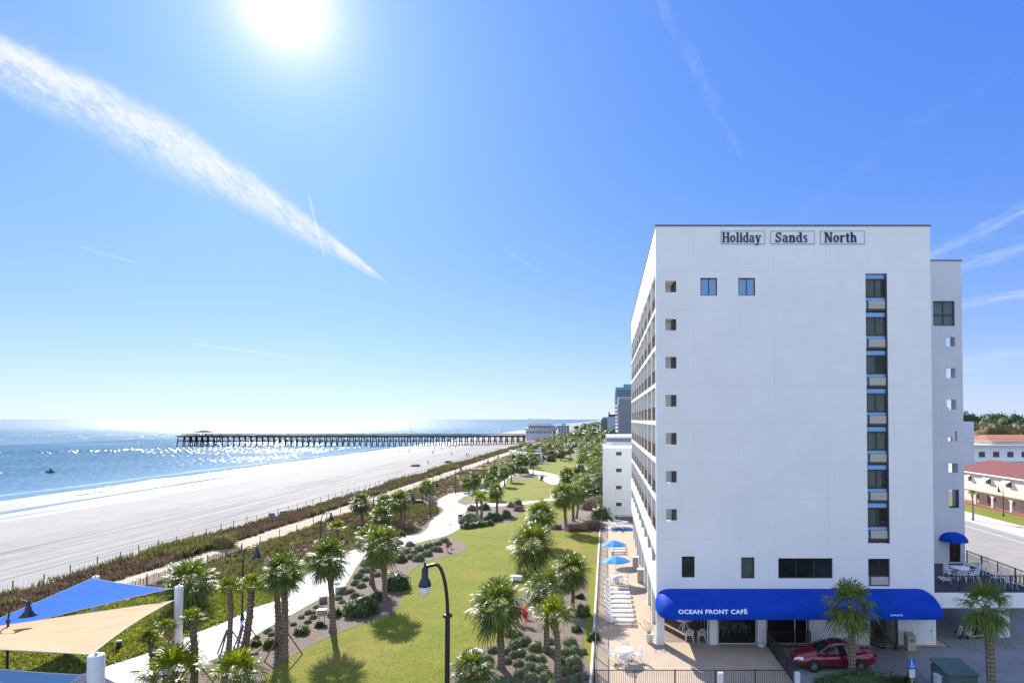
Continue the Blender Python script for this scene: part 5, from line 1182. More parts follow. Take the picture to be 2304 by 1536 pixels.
def sail_extra(col, geo, b):
    s = N('ShaderNodeSeparateXYZ'); L(geo.outputs['Position'], s.inputs[0])
    q = MA('ADD', MA('MULTIPLY', s.outputs[0], 0.35), s.outputs[1])
    l = MA('LESS_THAN', MA('ABSOLUTE', MA('SUBTRACT', MA('FRACT', MA('DIVIDE', q, 1.9)), 0.5)), 0.014)
    n = N('ShaderNodeTexNoise'); n.inputs['Scale'].default_value = 0.7; n.inputs['Detail'].default_value = 6; L(geo.outputs['Position'], n.inputs['Vector'])
    mx = N('ShaderNodeMix', data_type='RGBA', blend_type='MULTIPLY'); L(MA('ADD', MA('MULTIPLY', l, 0.45), SSTEP(n.outputs[0], 0.45, 0.8, 0, 0.35)), mx.inputs[0]); L(col, mx.inputs[6]); mx.inputs[7].default_value = (0.55, 0.55, 0.6, 1)
    return mx.outputs[2]
m_sblue = mat('blue_sail_cloth', (0.02, 0.155, 0.66), 0.85, spec=.08, trans=.3, bump=.1, bs=20, extra=sail_extra); m_sbeige = mat('beige_sail_cloth', (0.58, 0.39, 0.225), 0.85, spec=.1, trans=.2, bump=.1, bs=20, extra=sail_extra); m_spale = mat('pale_blue_sail_cloth', (0.20, 0.36, 0.52), 0.8, trans=.2); m_swhite = mat('white_sail_cloth', (0.7, 0.7, 0.7), 0.8, trans=.3); m_steel = mat('steel_fitting', (0.55, 0.56, 0.58), 0.35, metal=.7)
def mast(p, r, h, label, group='white masts of the shade sails'):
    t = thing('sail_mast', label, 'mast', (p.x, p.y, 0), group, world=False)
    part(MB().lathe([(.001,0),(r,0),(r,h-.02),(r-.02,h),(.001,h)], n=20), 'post', m_mast, t)
    part(MB().lathe([(.001,h),(.07,h+.001),(.07,h+.10),(.001,h+.10)], n=10), 'cap_fitting', m_steel, t)
    part(MB().lathe([(r+.05,0),(r+.12,0),(r+.12,.06),(r+.0,.07)], n=20), 'base_collar', m_mast, t)
    return t
def sail(name, cor, m, label, sag=.10, group=None, n=20):
    cor = [Vector(c) for c in cor]; ctr = sum(cor, Vector())/3; t = thing(name, label, 'shade sail', ctr, group)
    vs = []; idx = {}
    for i in range(n+1):
        for j in range(n+1-i):
            a, b_, c = i/n, j/n, 1-i/n-j/n; p = cor[0]*a+cor[1]*b_+cor[2]*c
            pull = 4*(a*b_*(1-c)+b_*c*(1-a)+a*c*(1-b_))                  # concave edges and sagging middle
            e = 27*a*b_*c; p = p.lerp(ctr, sag*(1-e*.9)*4*(a*b_+b_*c+a*c)*.75); p.z -= .0+.35*e*sag*4
            idx[i, j] = len(vs); vs.append(p)
    fs = []
    for i in range(n):
        for j in range(n-i):
            fs.append((idx[i,j], idx[i+1,j], idx[i,j+1]))
            if i+j < n-1: fs.append((idx[i+1,j], idx[i+1,j+1], idx[i,j+1]))
    mb = MB(); mb.add(vs, fs, True); mb.add([v+Vector((0,0,-.012)) for v in vs], [f[::-1] for f in fs], True); part(mb, 'cloth', m, t)
    eds = [[vs[idx[i,0]] for i in range(n+1)], [vs[idx[0,j]] for j in range(n+1)], [vs[idx[i,n-i]] for i in range(n+1)]]
    for e in eds: part(MB().tube([p+Vector((0,0,-.006)) for p in e], .022, 5), 'hem', m_swhite, t)
    return t
pA, pB, pC = G(213,1410), G(400,1474), P(216,1500,25.6); pC.z = 0
mast(pA, .24, P(213,1296,pA.y).z, 'short white mast at the top corner of the blue sail', None); mast(pB, .25, P(400,1318,pB.y).z, 'tall white mast holding the right corners of the blue and beige sails', None); mast(pC, .30, P(216,1472,25.6).z, 'thick nearest white mast at the lower corner of the beige sail', None)
tA = P(207,1300,pA.y-.2); tB = P(378,1324,pB.y); tL = P(-150,1452,34); tB2 = P(390,1350,pB.y); tC2 = P(205,1471,25.8); tL2 = P(-330,1452,30)
mast(Vector((tL.x-.3, tL.y, 0)), .25, tL.z, 'white mast beyond the left picture edge', None)
sail('shade_sail', (tA, tB, tL), m_sblue, 'bright royal blue triangular shade sail, highest of the three at lower left', .055)
sail('shade_sail', (tB2, tC2, tL2), m_sbeige, 'sand coloured triangular shade sail below the blue one', .09)
sail('shade_sail', (P(183,1517,25.6), P(-60,1498,28), P(40,1640,22)), m_spale, 'pale grey blue shade sail in the bottom left corner', .06)
def link(a, b_, label):
    return tag(MB().tube([a, (Vector(a)+Vector(b_))/2-Vector((0,0,.03)), b_], .03, 6).build('turnbuckle', m_steel), label, 'fitting')
link(tB, (pB.x-.2, pB.y, tB.z+.08), 'steel fitting tying the blue sail to the tall mast'); link(tB2, (pB.x-.2, pB.y, tB2.z+.08), 'steel fitting tying the beige sail to the tall mast'); link(P(183,1517,25.6), (pC.x-.2, pC.y, P(183,1517,25.6).z), 'steel fitting tying the pale sail to the thickest mast')
# far sails by the grove
fm = [(1150,1034,1014),(1162,1040,1010),(1216,1040,1006),(1219,1042,1018)]
for i, (u, vf, vt) in enumerate(fm):
    g = G(u, vf); mast(g, .28, P(u, vt, g.y).z, ('left','second','third','right')[i]+' white mast of the distant sail shelter by the grove', 'masts of the distant sail shelter')
g0, g1, g2, g3 = [P(u, vt+1, G(u, vf).y) for u, vf, vt in fm]
sail('shade_sail', (g0, P(1180,1018,G(1162,1040).y+8), P(1216,1010,g2.y+6)), m_sblue, 'thin blue sail at the back of the distant shelter', .04); sail('shade_sail', (P(1143,1011,g1.y), P(1168,1022,g1.y-8), g3), m_swhite, 'white sail at the front of the distant shelter', .06)
# ------------------------------------------------------------------ railings and fences
def fence_thing(name, label, a, b_, cat='fence', h=1.15, post=2.4, gap=.13, m=None, group=None, skip=()):
    a = Vector(a); b_ = Vector(b_); t = thing(name, label, cat, a, group); d = b_-a; m = m or m_black
    mb = MB(); mb.bar(a+Vector((0,0,h)), b_+Vector((0,0,h)), .05, .04); mb.bar(a+Vector((0,0,.12)), b_+Vector((0,0,.12)), .035); part(mb, 'rail', m, t) if False else None
    part(MB().bar(a+Vector((0,0,h)), b_+Vector((0,0,h)), .05, .04), 'top_rail', m, t); part(MB().bar(a+Vector((0,0,.12)), b_+Vector((0,0,.12)), .035), 'bottom_rail', m, t)
    n = max(1, round(d.length/post))
    for i in range(n+1): p = a+d*i/n; part(MB().bar(p, p+Vector((0,0,h+.05)), .065), 'post', m, t)
    mb = MB(); k = int(d.length/gap)
    for i in range(1, k): p = a+d*i/k; mb.bar(p+Vector((0,0,.12)), p+Vector((0,0,h)), .022)
    o = part(mb, 'bars', m, t); o['kind'] = 'stuff' if k > 100 else 'part'
    if k <= 100: del o['kind']
    return t
fence_thing('terrace_fence', 'long dark barred fence between lawn and terrace', (-.75, 35.7, .05), (-.75, 92.5, .05), gap=.14)
t = fence_thing('terrace_fence', 'dark barred fence along the front of the terrace with two white posts', (-.7, 35.65, .05), (11.15, 35.65, .05))
m_pier = mat('white_masonry', (0.62, 0.64, 0.66), .8, c2=(.5, .52, .54), ns=6)
for u in (1621, 1793): x = P(u, 1500, 35.5).x; part(MB().box(x-.14, x+.14, 35.35, 35.62, .05, 1.15), 'white_post', m_pier, t)
fence_thing('terrace_fence', 'dark fence dividing the terrace from the red saloon car', (11.3, 35.7, .05), (11.3, 42.3, .05), gap=.12)
fence_thing('terrace_fence', 'short dark fence standing before the dim café window', (11.35, 42.15, .02), (14.25, 42.15, .02), gap=.12)
fence_thing('terrace_fence', 'dark fence at the far end of the terrace below the plain white block', (-.7, 92.6, .05), (3.8, 92.6, .05), gap=.16)
slab('terrace_kerb', [Vector(p) for p in ((-1.05, 33), (-.9, 33), (-.9, 93.5), (-1.05, 93.5))], 0.0, 0.12, m_walk)
m_wood = mat('weathered_timber', (0.20, 0.17, 0.14), .9, c2=(.12, .10, .085), ns=8, stretch=(1, 1, .2)); m_wire = mat('fence_wire', (0.18, 0.18, 0.18), .6)
def dune_fence(label, xs_, step, h, pick=False, jit=.15):
    (x0, y0), (x1, y1) = xs_; t = thing('dune_fence', label, 'fence', (x0, y0, 0)); r = random.Random(label); n = int(math.hypot(x1-x0, y1-y0)/step); tops = []
    n = min(n, 95)
    for i in range(n+1):
        k = i/n; x = x0+(x1-x0)*k+r.uniform(-jit, jit); y = y0+(y1-y0)*k; z = beach_z(x, y) if x < -54 else 0; hh = h*r.uniform(.85, 1.15)
        part(MB().tube([(x, y, z-.1), (x+r.uniform(-.05,.05), y, z+hh)], .055, 6), 'post', m_wood, t); tops.append(Vector((x, y, z+hh*.85)))
    if not pick:
        mb = MB()
        for q in (0, -.35): mb.tube([p+Vector((0,0,q)) for p in tops], .012, 4)
        for a, b_ in zip(tops, tops[1:]):
            for j in range(6): p = a.lerp(b_, j/6); mb.bar(p, p-Vector((0,0,.75)), .010)
        part(mb, 'wire_mesh', m_wire, t)['kind'] = 'stuff'
    else:
        mb = MB()
        for a, b_ in zip(tops, tops[1:]):
            k = int((b_-a).length/.13)
            for j in range(k): p = a.lerp(b_, j/k); p.z = 0; mb.bar(p+Vector((0,0,.02)), p+Vector((r.uniform(-.03,.03), 0, h*r.uniform(.75,.95))), .05, .015)
        part(mb, 'pickets', m_wood, t)['kind'] = 'stuff'
dune_fence('weathered post and wire fence where the dune meets the beach', ((-55.2, 50), (-55.4, 260)), 3.0, 1.25)
dune_fence('broken timber picket fence along the dune path behind the beige sail', ((-44.1, 43), (-43.9, 60.5)), 2.6, 1.15, True)
dune_fence('short run of picket fence on the dune path beyond the olive bush', ((-43.9, 66), (-43.8, 72)), 2.8, 1.1, True)
dune_fence('scattered weathered posts beside the dune path', ((-43.9, 76), (-43.6, 190)), 4.5, 1.2)
# boardwalk bridging the scrub
t = thing('boardwalk', 'grey timber boardwalk with railings climbing from the walkway to the dune path', 'boardwalk', G(975,1145))
bw = [G(977,1143), G(955,1133), G(905,1133), G(845,1140), G(800,1146)]
for p, z in zip(bw, (.1, .75, .85, .85, .3)): p.z = z
wdt = Vector((0, 1.1, 0))
mb = MB()
for a, b_ in zip(bw, bw[1:]):
    mb.add([a-wdt, b_-wdt, b_+wdt, a+wdt, a-wdt-Vector((0,0,.12)), b_-wdt-Vector((0,0,.12)), b_+wdt-Vector((0,0,.12)), a+wdt-Vector((0,0,.12))], [(0,1,2,3),(7,6,5,4),(0,4,5,1),(3,2,6,7)])
part(mb, 'deck', m_wood, t)
for s_ in (-1, 1):
    mb = MB()
    for a, b_ in zip(bw, bw[1:]):
        for h in (1.05, .55): mb.bar(a+wdt*s_+Vector((0,0,h)), b_+wdt*s_+Vector((0,0,h)), .10, .06)
        k = max(1, int((b_-a).length/1.8))
        for i in range(k+1): p = a.lerp(b_, i/k)+wdt*s_; mb.bar(Vector((p.x, p.y, -.1)), p+Vector((0,0,1.08)), .10)
    part(mb, 'railing', m_wood, t)
# ------------------------------------------------------------------ garden furniture
m_plast = mat('white_plastic', (0.76, 0.77, 0.78), 0.35, c2=(0.70, 0.71, 0.72), ns=3)
def make_chair(name='patio_chair'):
    t = thing(name, 'x', 'chair', (0,0,0), world=False)
    part(MB().box(-.23,.23,-.22,.22,.41,.435), 'seat', m_plast, t)
    mb = MB(); pts = []
    for i in range(9): a = math.pi*i/8; pts.append(Vector((-.25*math.cos(a), .22+.10*(.42+.42*math.sin(a))/.84, .46+.42*math.sin(a)**.8 if 0 < i < 8 else .44)))
    mb.tube(pts, .02, 5)
    for x in (-.16,-.08,0,.08,.16): mb.bar((x, .22, .43), (x*1.05, .30, .84-.9*x*x*3), .035, .012)
    part(mb, 'backrest', m_plast, t)
    for sx in (-1, 1):
        for sy in (-1, 1): part(MB().bar((sx*.20, sy*.19, .42), (sx*.26, sy*.26, 0), .045, .03), 'leg', m_plast, t)
        part(MB().tube([(sx*.25,-.22,.42),(sx*.29,-.22,.62),(sx*.29,-.05,.66),(sx*.27,.26,.64)], .022, 5), 'armrest', m_plast, t)
    return t
chair = make_chair()
def table_proto():
    t = thing('patio_table', 'x', 'table', (0,0,0), world=False)
    part(MB().lathe([(.001,.72),(.55,.72),(.57,.70),(.57,.67),(.54,.66),(.001,.68)], n=24), 'tabletop', m_plast, t)
    part(MB().lathe([(.05,.05),(.05,.68)], n=8), 'pedestal', m_plast, t)
    for i in range(5): a = 6.283*i/5+.3; part(MB().bar((math.cos(a)*.04, math.sin(a)*.04, .62), (math.cos(a)*.40, math.sin(a)*.40, .0), .05, .04), 'leg', m_plast, t)
    return t
table = table_proto()
def make_lounger():
    t = thing('sun_lounger', 'x', 'sun lounger', (0,0,0), world=False)     # head towards -X
    mb = MB()
    for s_ in (-1, 1): mb.bar((-.35, s_*.30, .32), (1.25, s_*.30, .30), .06, .05)
    for i in range(12): x = -.30+1.5*i/11; mb.bar((x, -.28, .335), (x, .28, .335), .085, .02)
    part(mb, 'seat_frame', m_plast, t)
    mb = MB(); 
    for s_ in (-1, 1): mb.bar((-.36, s_*.29, .33), (-.88, s_*.29, .80), .05, .05)
    for i in range(6): k = (i+.5)/6; mb.bar((-.36-.52*k, -.27, .34+.47*k), (-.36-.52*k, .27, .34+.47*k), .06, .02)
    part(mb, 'backrest', m_plast, t)
    for x in (-.25, 1.1):
        for s_ in (-1, 1): part(MB().tube([(x-.1, s_*.32, .30), (x-.06, s_*.33, .03), (x+.06, s_*.33, .03), (x+.1, s_*.32, .30)], .03, 5), 'leg', m_plast, t)
    return t
lounger = make_lounger()
S_ = 1.08
def chairs_round(c, r, angs, labels, z0=.06):
    for a, lb in zip(angs, labels):
        q = (c.x+r*math.cos(a), c.y+r*math.sin(a), z0); place(chair, USED, q, a-math.pi/2, S_, lb)
c1 = G(1405,1490); c1.z = .06
place(table, USED, c1, .2, S_*1.05, 'white plastic table at the front corner of the terrace behind the barred fence')
chairs_round(c1, .80, (1.5, 3.0, 4.6, .2), ('white chair behind the front terrace table, far side', 'white chair at the lawn side of the front terrace table', 'white chair with its back to the front barred fence', 'white chair at the hotel side of the front terrace table'))
c2 = G(1387,1315); c2.z = .06
place(table, USED, c2, .5, S_, 'white plastic table on the terrace just in front of the nearer blue parasol')
chairs_round(c2, .82, (1.6, 3.1, 4.7, .1), ('white chair under the edge of the nearer parasol', 'white chair at the fence side of the parasol table', 'white chair between the parasol table and the row of loungers', 'white chair at the hotel side of the parasol table'))
n = 8
ordn = ('nearest', 'second nearest', 'third nearest', 'fourth nearest', 'fifth nearest', 'sixth nearest', 'seventh nearest', 'farthest')
for i in range(n):
    g = G(1388-i*.8, 1405-i*10.6); g.z = .06; place(lounger, USED, (g.x+.0, g.y, .06), 0.03*((i*7) % 3-1), S_, ordn[i]+' white lounger in the long row beside the lawn fence', 'white loungers in the long terrace row')
for i in range(4):
    g = G(1382, 1246-i*5.5); place(lounger, USED, (g.x, g.y, .06), .04*(i % 2), S_, ('nearest', 'second', 'third', 'farthest')[i]+' of four white loungers beneath the farther blue parasol', 'white loungers below the farther parasol')
g = G(1386,1192)
for i, (dx_, dz_, rx, ry) in enumerate(((0, .0, 0, 0), (.25, .45, .1, -.12), (.5, .8, -.08, .15))):
    o = place(lounger, USED, (g.x-.2+dx_, g.y+.4*i, .06+dz_), .12*i, S_*1.15, ('lowest', 'middle', 'topmost')[i]+' of the three loungers piled on a blue tarpaulin'); o.rotation_euler = (rx, ry, .12*i)
V = [];
mb = MB(); nx_, ny_ = 14, 8
for i in range(nx_+1):
    for j in range(ny_+1):
        x = g.x-1.4+3.9*i/nx_; y = g.y-.5+1.9*j/ny_; e = min(i, nx_-i, j*1.5, (ny_-j)*1.5)/3
        V.append((x+.1*math.sin(j*2.1), y, .08+.34*min(1, e)*(.6+.4*math.sin(i*1.9+j*.8))))
mb.add(V, [(i*(ny_+1)+j, (i+1)*(ny_+1)+j, (i+1)*(ny_+1)+j+1, i*(ny_+1)+j+1) for i in range(nx_) for j in range(ny_)], True)
tag(mb.build('tarpaulin', mat('blue_tarpaulin', (0.02, 0.14, 0.50), .4)), 'crumpled blue tarpaulin under the piled loungers', 'tarpaulin')
# parasols
m_para = mat('sky_blue_canvas', (0.03, 0.27, 0.68), .7, trans=.35)
def parasol(u, v, lb):
    h = 2.62; Y = (CH-h)*F/(v-HOR); c = P(u, v, Y); t = thing('parasol', lb, 'parasol', (c.x, c.y, .06), None, world=False); r = 1.42
    mb = MB(); k = 8; V = []
    for rr_, zz in ((.001, h-.06), (.5, h-.20), (1.0, h-.37), (r, h-.55)):
        for i in range(k*2):
            a = math.pi*i/k; q = rr_*(1 if i % 2 == 0 else .955); V.append((q*math.cos(a), q*math.sin(a), zz-(0 if i % 2 == 0 else .03*rr_)))
    m2 = k*2; mb.add(V, [(a*m2+i, a*m2+(i+1) % m2, (a+1)*m2+(i+1) % m2, (a+1)*m2+i) for a in range(3) for i in range(m2)])
    part(mb, 'canopy', m_para, t); part(MB().tube([(0,0,0),(0,0,h)], .025, 8), 'pole', m_steel, t); part(MB().lathe([(.001,.0),(.28,0),(.28,.06),(.06,.10),(.05,.3),(.001,.3)], n=16), 'base', m_iron, t)
    mb = MB()
    for i in range(8): a = math.pi*i/4; part(MB().bar((.02*math.cos(a), .02*math.sin(a), h-.12), (r*.97*math.cos(a), r*.97*math.sin(a), h-.57), .018), 'rib', m_steel, t)
parasol(1386, 1248, 'nearer sky blue parasol over the terrace table'); parasol(1381, 1213, 'farther sky blue parasol over the four loungers')
m_box = mat('beige_cabinet', (0.46, 0.42, 0.32), .7, c2=(.38, .35, .27), ns=3)
def cabinet(u, v, w, h, lb):
    g = G(u, v); t = thing('cabinet', lb, 'cabinet', (g.x, g.y, .06), world=False)
    part(MB().box(-w/2, w/2, -w/2, w/2, 0, h-.06), 'body', m_box, t); part(MB().box(-w/2-.03, w/2+.03, -w/2-.03, w/2+.03, h-.06, h), 'lid', m_plast, t)
cabinet(1430, 1279, .60, 1.25, 'tall beige cabinet standing against the hotel pillars, farther one'); cabinet(1441, 1310, .62, 1.3, 'tall beige cabinet by the hotel pillars, nearer one')
# flower pot with bare stems
g = G(1462,1447); t = thing('flower_pot', 'tall white flower pot with a few bare stems beside the corner pillar', 'flower pot', (g.x, g.y, .06), world=False)
part(MB().lathe([(.001,0),(.20,0),(.30,.60),(.33,.62),(.33,.68),(.27,.68),(.26,.60),(.001,.60)], n=20), 'pot', m_plast, t)
mb = MB(); r = random.Random(3)
for a, e, l in ((2.4, 1.0, 1.0), (1.2, 1.35, 1.9), (2.9, .75, 1.1), (.4, 1.2, 1.2), (1.9, 1.25, .8)):
    d = Vector((math.cos(a)*math.cos(e), math.sin(a)*math.cos(e), math.sin(e))); mb.tube([(0,0,.58), d*l*.5+Vector((0,0,.6)), d*l+Vector((0,.04,.6))], [.022,.016,.008], 5)
    for q in range(5): a2 = r.uniform(0, 6.28); p = d*l*r.uniform(.8, 1)+Vector((0,0,.6)); s2 = Vector((math.cos(a2), math.sin(a2), .5))*.13; mb.add([p, p+s2*.5+Vector((0,0,.03)), p+s2, p+s2*.5-Vector((0,0,.03))], [(0,1,2,3)])
part(mb, 'stems', m_tan, t)
# parasol foot by the café column
g = G(1712,1452); t = thing('parasol_stand', 'white round parasol stand at the foot of the café column', 'parasol stand', (g.x, g.y-.15, .06), world=False)
part(MB().lathe([(.001,0),(.30,0),(.30,.12),(.24,.17),(.05,.18),(.001,.18)], n=20), 'base', m_plast, t); part(MB().tube([(0,0,.17),(0,0,.42)], .035, 8), 'socket', m_plast, t)
# café furniture
for x, y, a, lb in ((5.95, D0+.75, math.pi, 'left of the two white chairs at the edge of the open café corner'), (6.85, D0+.75, math.pi, 'right of the two white chairs at the edge of the open café corner'),
                    (8.7, D0+2.0, .4, 'white chair inside the café behind the glass, left'), (10.3, D0+2.2, 2.4, 'white chair inside the café behind the glass, right'), (9.4, D0+3.4, 0, 'white chair far back inside the café')):
    place(chair, USED, (x, y, .07), a, S_, lb)
place(table, USED, (5.9, D0+3.0, .07), .1, 1.15, 'white star legged table in the open café corner'); place(table, USED, (9.6, D0+2.6, .07), .5, 1.0, 'white table inside the café behind the glass'); place(table, USED, (12.6, D0+2.2, .07), .5, 1.0, 'white table behind the dim café window')
place(chair, USED, (12.0, D0+1.6, .07), 2.7, S_, 'white chair behind the dim café window, left'); place(chair, USED, (13.3, D0+1.9, .07), 1.9, S_, 'white chair behind the dim café window, right')
# deck furniture
c3 = G(2160,1300,DZ)
place(table, USED, (c3.x, c3.y, DZ), .3, S_*1.1, 'white round table on the raised slate deck')
for a, lb in ((1.9, 'white chair on the deck table far side, left'), (.7, 'white chair on the deck table far side, right'), (3.3, 'white chair at the left of the deck table'), (-.4, 'white chair at the right of the deck table'), (4.3, 'white chair before the deck table, left'), (5.2, 'white chair before the deck table, right')):
    place(chair, USED, (c3.x+.95*math.cos(a), c3.y+.95*math.sin(a), DZ), a-math.pi/2, S_, lb)
for u, v, a, lb in ((2213,1272,1.0,'white chair near the side railing of the deck, upper'), (2207,1292,2.2,'white chair near the side railing of the deck, lower'), (2240,1312,3.5,'white chair behind the front railing of the deck, middle'), (2283,1328,.4,'white chair behind the front railing of the deck, far right')):
    q = G(u, v, DZ); place(chair, USED, (q.x, min(max(q.y, DF+.6), DT-1), DZ), a, S_, lb)
for u, v, a, lb in ((2128,1312,1.4,'white lounger at the left end of the deck'), (2150,1262,.2,'white lounger by the deck door')):
    q = G(u, v, DZ); place(lounger, USED, (max(q.x, DX0+1.1), min(q.y, DT-1.2), DZ), a, .8, lb)
# lawn seats
for u, v, a, lb in ((1214,1272,.3,'white chair on the lawn right of the mid lawn palm, upper'), (1219,1284,2.9,'white chair on the lawn right of the mid lawn palm, lower'), (1192,1284,1.5,'white chair on the lawn left of the mid lawn palm trunk')):
    q = G(u, v); place(chair, USED, (q.x, q.y, .02), a, S_*1.1, lb)
def bench_box(u, v, rz, lb):
    g = G(u, v); t = thing('garden_box', lb, 'storage box', (g.x, g.y, .02), world=False, rz=rz)
    part(MB().box(-.55, .55, -.28, .28, .12, .42), 'body', m_plast, t); part(MB().box(-.60, .60, -.32, .32, .42, .50), 'lid', m_plast, t)
    for sx in (-1, 1): part(MB().box(sx*.45-.05, sx*.45+.05, -.2, .2, 0, .12), 'foot', m_plast, t)
bench_box(1162, 1306, -.2, 'white box seat alone on the lawn below the mid lawn palm'); bench_box(1062, 1482, .9, 'white box seat beside the low palm at the bottom edge')
# round concrete seats and equipment box
m_conc = mat('grey_concrete', (0.40, 0.38, 0.35), .85, c2=(.32, .30, .28), ns=6)
def seat(u, v, r, h, lb):
    g = G(u, v); tag(MB().lathe([(.001,0),(r,0),(r,h-.04),(r+.03,h-.03),(r+.03,h),(.001,h)], n=24).build('concrete_seat', m_conc, None, g), lb, 'seat')
seat(767, 1332, .50, .55, 'larger low round concrete seat at the walkway edge'); seat(727, 1354, .32, .5, 'smaller round concrete seat nearer the grey trunked palm')
g = G(724, 1400); t = thing('equipment_box', 'grey equipment box on two legs among the small plants of the mulch strip', 'equipment box', g, world=False)
part(MB().box(-.30,.30,-.18,.18,.55,1.0), 'box', m_conc, t); part(MB().box(-.33,.33,-.21,.21,1.0,1.05), 'lid', m_plast, t)
for x in (-.2, .2): part(MB().bar((x,0,0),(x,0,.55), .05), 'leg', m_steel, t)
def bin_(u, v, col, lb, kind='litter_bin', h=1.0, r=.32, z=0):
    g = G(u, v, z); t = thing(kind, lb, 'litter bin', g, world=False); m = mat('bin_'+lb.split()[0], col, .6)
    part(MB().lathe([(.001,0),(r,0),(r*1.08,h*.8),(.001,h*.8)], n=14), 'body', m, t); part(MB().lathe([(r*1.14,h*.8),(r*1.14,h*.86),(r*.7,h),(.001,h)], n=14), 'lid', m_iron if kind == 'litter_bin' and z == 0 else m, t)
bin_(1035, 1176, (.38,.34,.28), 'brown stone litter bin with dark lid at the walkway edge', h=1.35); bin_(1206+12, 1081, (.06,.05,.05), 'dark litter bin on the upper path', h=1.2)
bin_(612, 1168, (.03,.10,.35), 'blue litter barrel on the beach behind the dune', z=-.3, h=1.1, r=.36); bin_(636, 1163, (.03,.22,.15), 'green litter barrel on the beach behind the dune', z=-.3, h=1.1, r=.4)
# small dark utility bollard in the creepers and cameras on the masts
g = G(267,1462); t = thing('bollard', 'small dark bollard in the creepers right of the beige sail', 'bollard', g, world=False); part(MB().lathe([(.001,0),(.16,0),(.16,.6),(.001,.6)], n=12), 'body', m_iron, t); part(MB().lathe([(.001,.6),(.2,.6),(.2,.66),(.001,.68)], n=12), 'cap', mat('pale_cap', (.5,.52,.54), .5), t)
# ------------------------------------------------------------------ car park things
m_red = mat('dark_red_car_paint', (0.20, 0.006, 0.018), .28, coat=1.0, spec=.6, metal=.1); m_cg = mat('car_glass', (0.015, 0.02, 0.022), .04, spec=.9); m_tyre = mat('tyre_rubber', (.018,.018,.018), .8); m_rimm = mat('alloy_rim', (.6,.61,.63), .3, metal=.8); m_chr = mat('headlamp_glass', (.7,.72,.75), .1, metal=.4); m_tail = mat('tail_lamp', (.3,.01,.01), .2)
wf, wr_ = G(1831,1511.5), G(1935.5,1511.5); cx = (wf.x+wr_.x)/2; K = (wr_.x-wf.x)/2.72; cy_ = wf.y+.85*K
t = thing('red_car', 'dark red saloon parked in front of the white ground floor wall', 'car', (cx, cy_, .02), world=False)
bo = bpy.data.objects.new('tmp', None)
def interp(tb, x):
    for (a, za), (b_, zc) in zip(tb, tb[1:]):
        if a <= x <= b_: k = (x-a)/(b_-a); k = k*k*(3-2*k)*.5+k*.5; return za+(zc-za)*k
    return tb[0][1] if x < tb[0][0] else tb[-1][1]
def cs(x):   # half width, sill z, bonnet / belt / boot height at station x (front = -x)
    w = interp([(-2.44,.46),(-2.36,.62),(-2.2,.74),(-1.9,.84),(-1.3,.885),(0,.90),(1.3,.89),(2.0,.83),(2.28,.74),(2.38,.62),(2.44,.50)], x)
    zt = interp([(-2.44,.52),(-2.36,.63),(-2.15,.735),(-1.6,.84),(-.95,.94),(0,.97),(1.3,1.0),(1.75,1.04),(2.2,1.01),(2.36,.92),(2.44,.70)], x)
    zl = interp([(-2.44,.36),(-2.3,.25),(-1.9,.20),(1.9,.20),(2.3,.28),(2.44,.40)], x)
    return w, zl, zt
xs = [-2.44+4.88*i/40 for i in range(41)]
V = []; prof = 13
for x in xs:
    w, zl, zt = cs(x)
    for j in range(prof):
        q = math.pi*j/(prof-1)-math.pi/2; y = math.cos(q); z = math.sin(q); y = abs(y)**.42; zz = math.copysign(abs(z)**.75, z)
        V.append((x, -y*w*(1-.035*max(0, z)), (zl+zt)/2+(zt-zl)/2*zz+(.045 if z > .9 else 0)*1.0))
mb = MB()
fs = [(i*prof+j, (i+1)*prof+j, (i+1)*prof+j+1, i*prof+j+1) for i in range(len(xs)-1) for j in range(prof-1)]
mb.add(V, fs, True); mb.add([(x, -y, z) for x, y, z in V], [f[::-1] for f in fs], True)
for i0 in (0, len(xs)-1): a = V[i0*prof:(i0+1)*prof]; q = a+[(x, -y, z) for x, y, z in a[::-1]]; mb.add(q, [tuple(range(len(q)))])
body = part(mb, 'body', m_red, t)
# cabin: rounded greenhouse, glass below the shoulder line and painted roof above
def cab(x):
    zt = interp([(-1.12,.93),(-.75,1.14),(-.30,1.34),(.15,1.42),(.75,1.41),(1.15,1.32),(1.55,1.13),(1.86,1.03)], x); wt = interp([(-1.12,.74),(-.3,.60),(.7,.60),(1.3,.64),(1.86,.72)], x); wb = interp([(-1.12,.78),(-.5,.85),(1.0,.85),(1.86,.76)], x); zb = cs(x)[2]-.03
    return zt, wt, wb, zb
sx_ = [-1.12+2.98*i/26 for i in range(27)]; nj = 13; V = []
for x in sx_:
    zt, wt, wb, zb = cab(x)
    for j in range(nj):
        k = -1+2*j/(nj-1); ak = abs(k)
        if ak > .62: q = (1-ak)/.38; y = wb+(wt-wb)*q; z = zb+(zt-.045-zb)*q
        else: y = wt*ak/.62; z = zt-.045*(ak/.62)**2.2
        V.append((x, math.copysign(y, k), max(z, zb)))
gl, rf = [], []
for i in range(len(sx_)-1):
    xm = (sx_[i]+sx_[i+1])/2
    for j in range(nj-1):
        k = -1+2*(j+.5)/(nj-1); f = (i*nj+j, (i+1)*nj+j, (i+1)*nj+j+1, i*nj+j+1)
        (rf if (-.34 < xm < 1.12 and abs(k) < .64) or (abs(k) > .5 and xm > 1.34) else gl).append(f)
part(MB().add(V, gl, True), 'windows', m_cg, t); part(MB().add([(x, y*1.004, z+.006) for x, y, z in V], rf, True), 'roof', m_red, t)
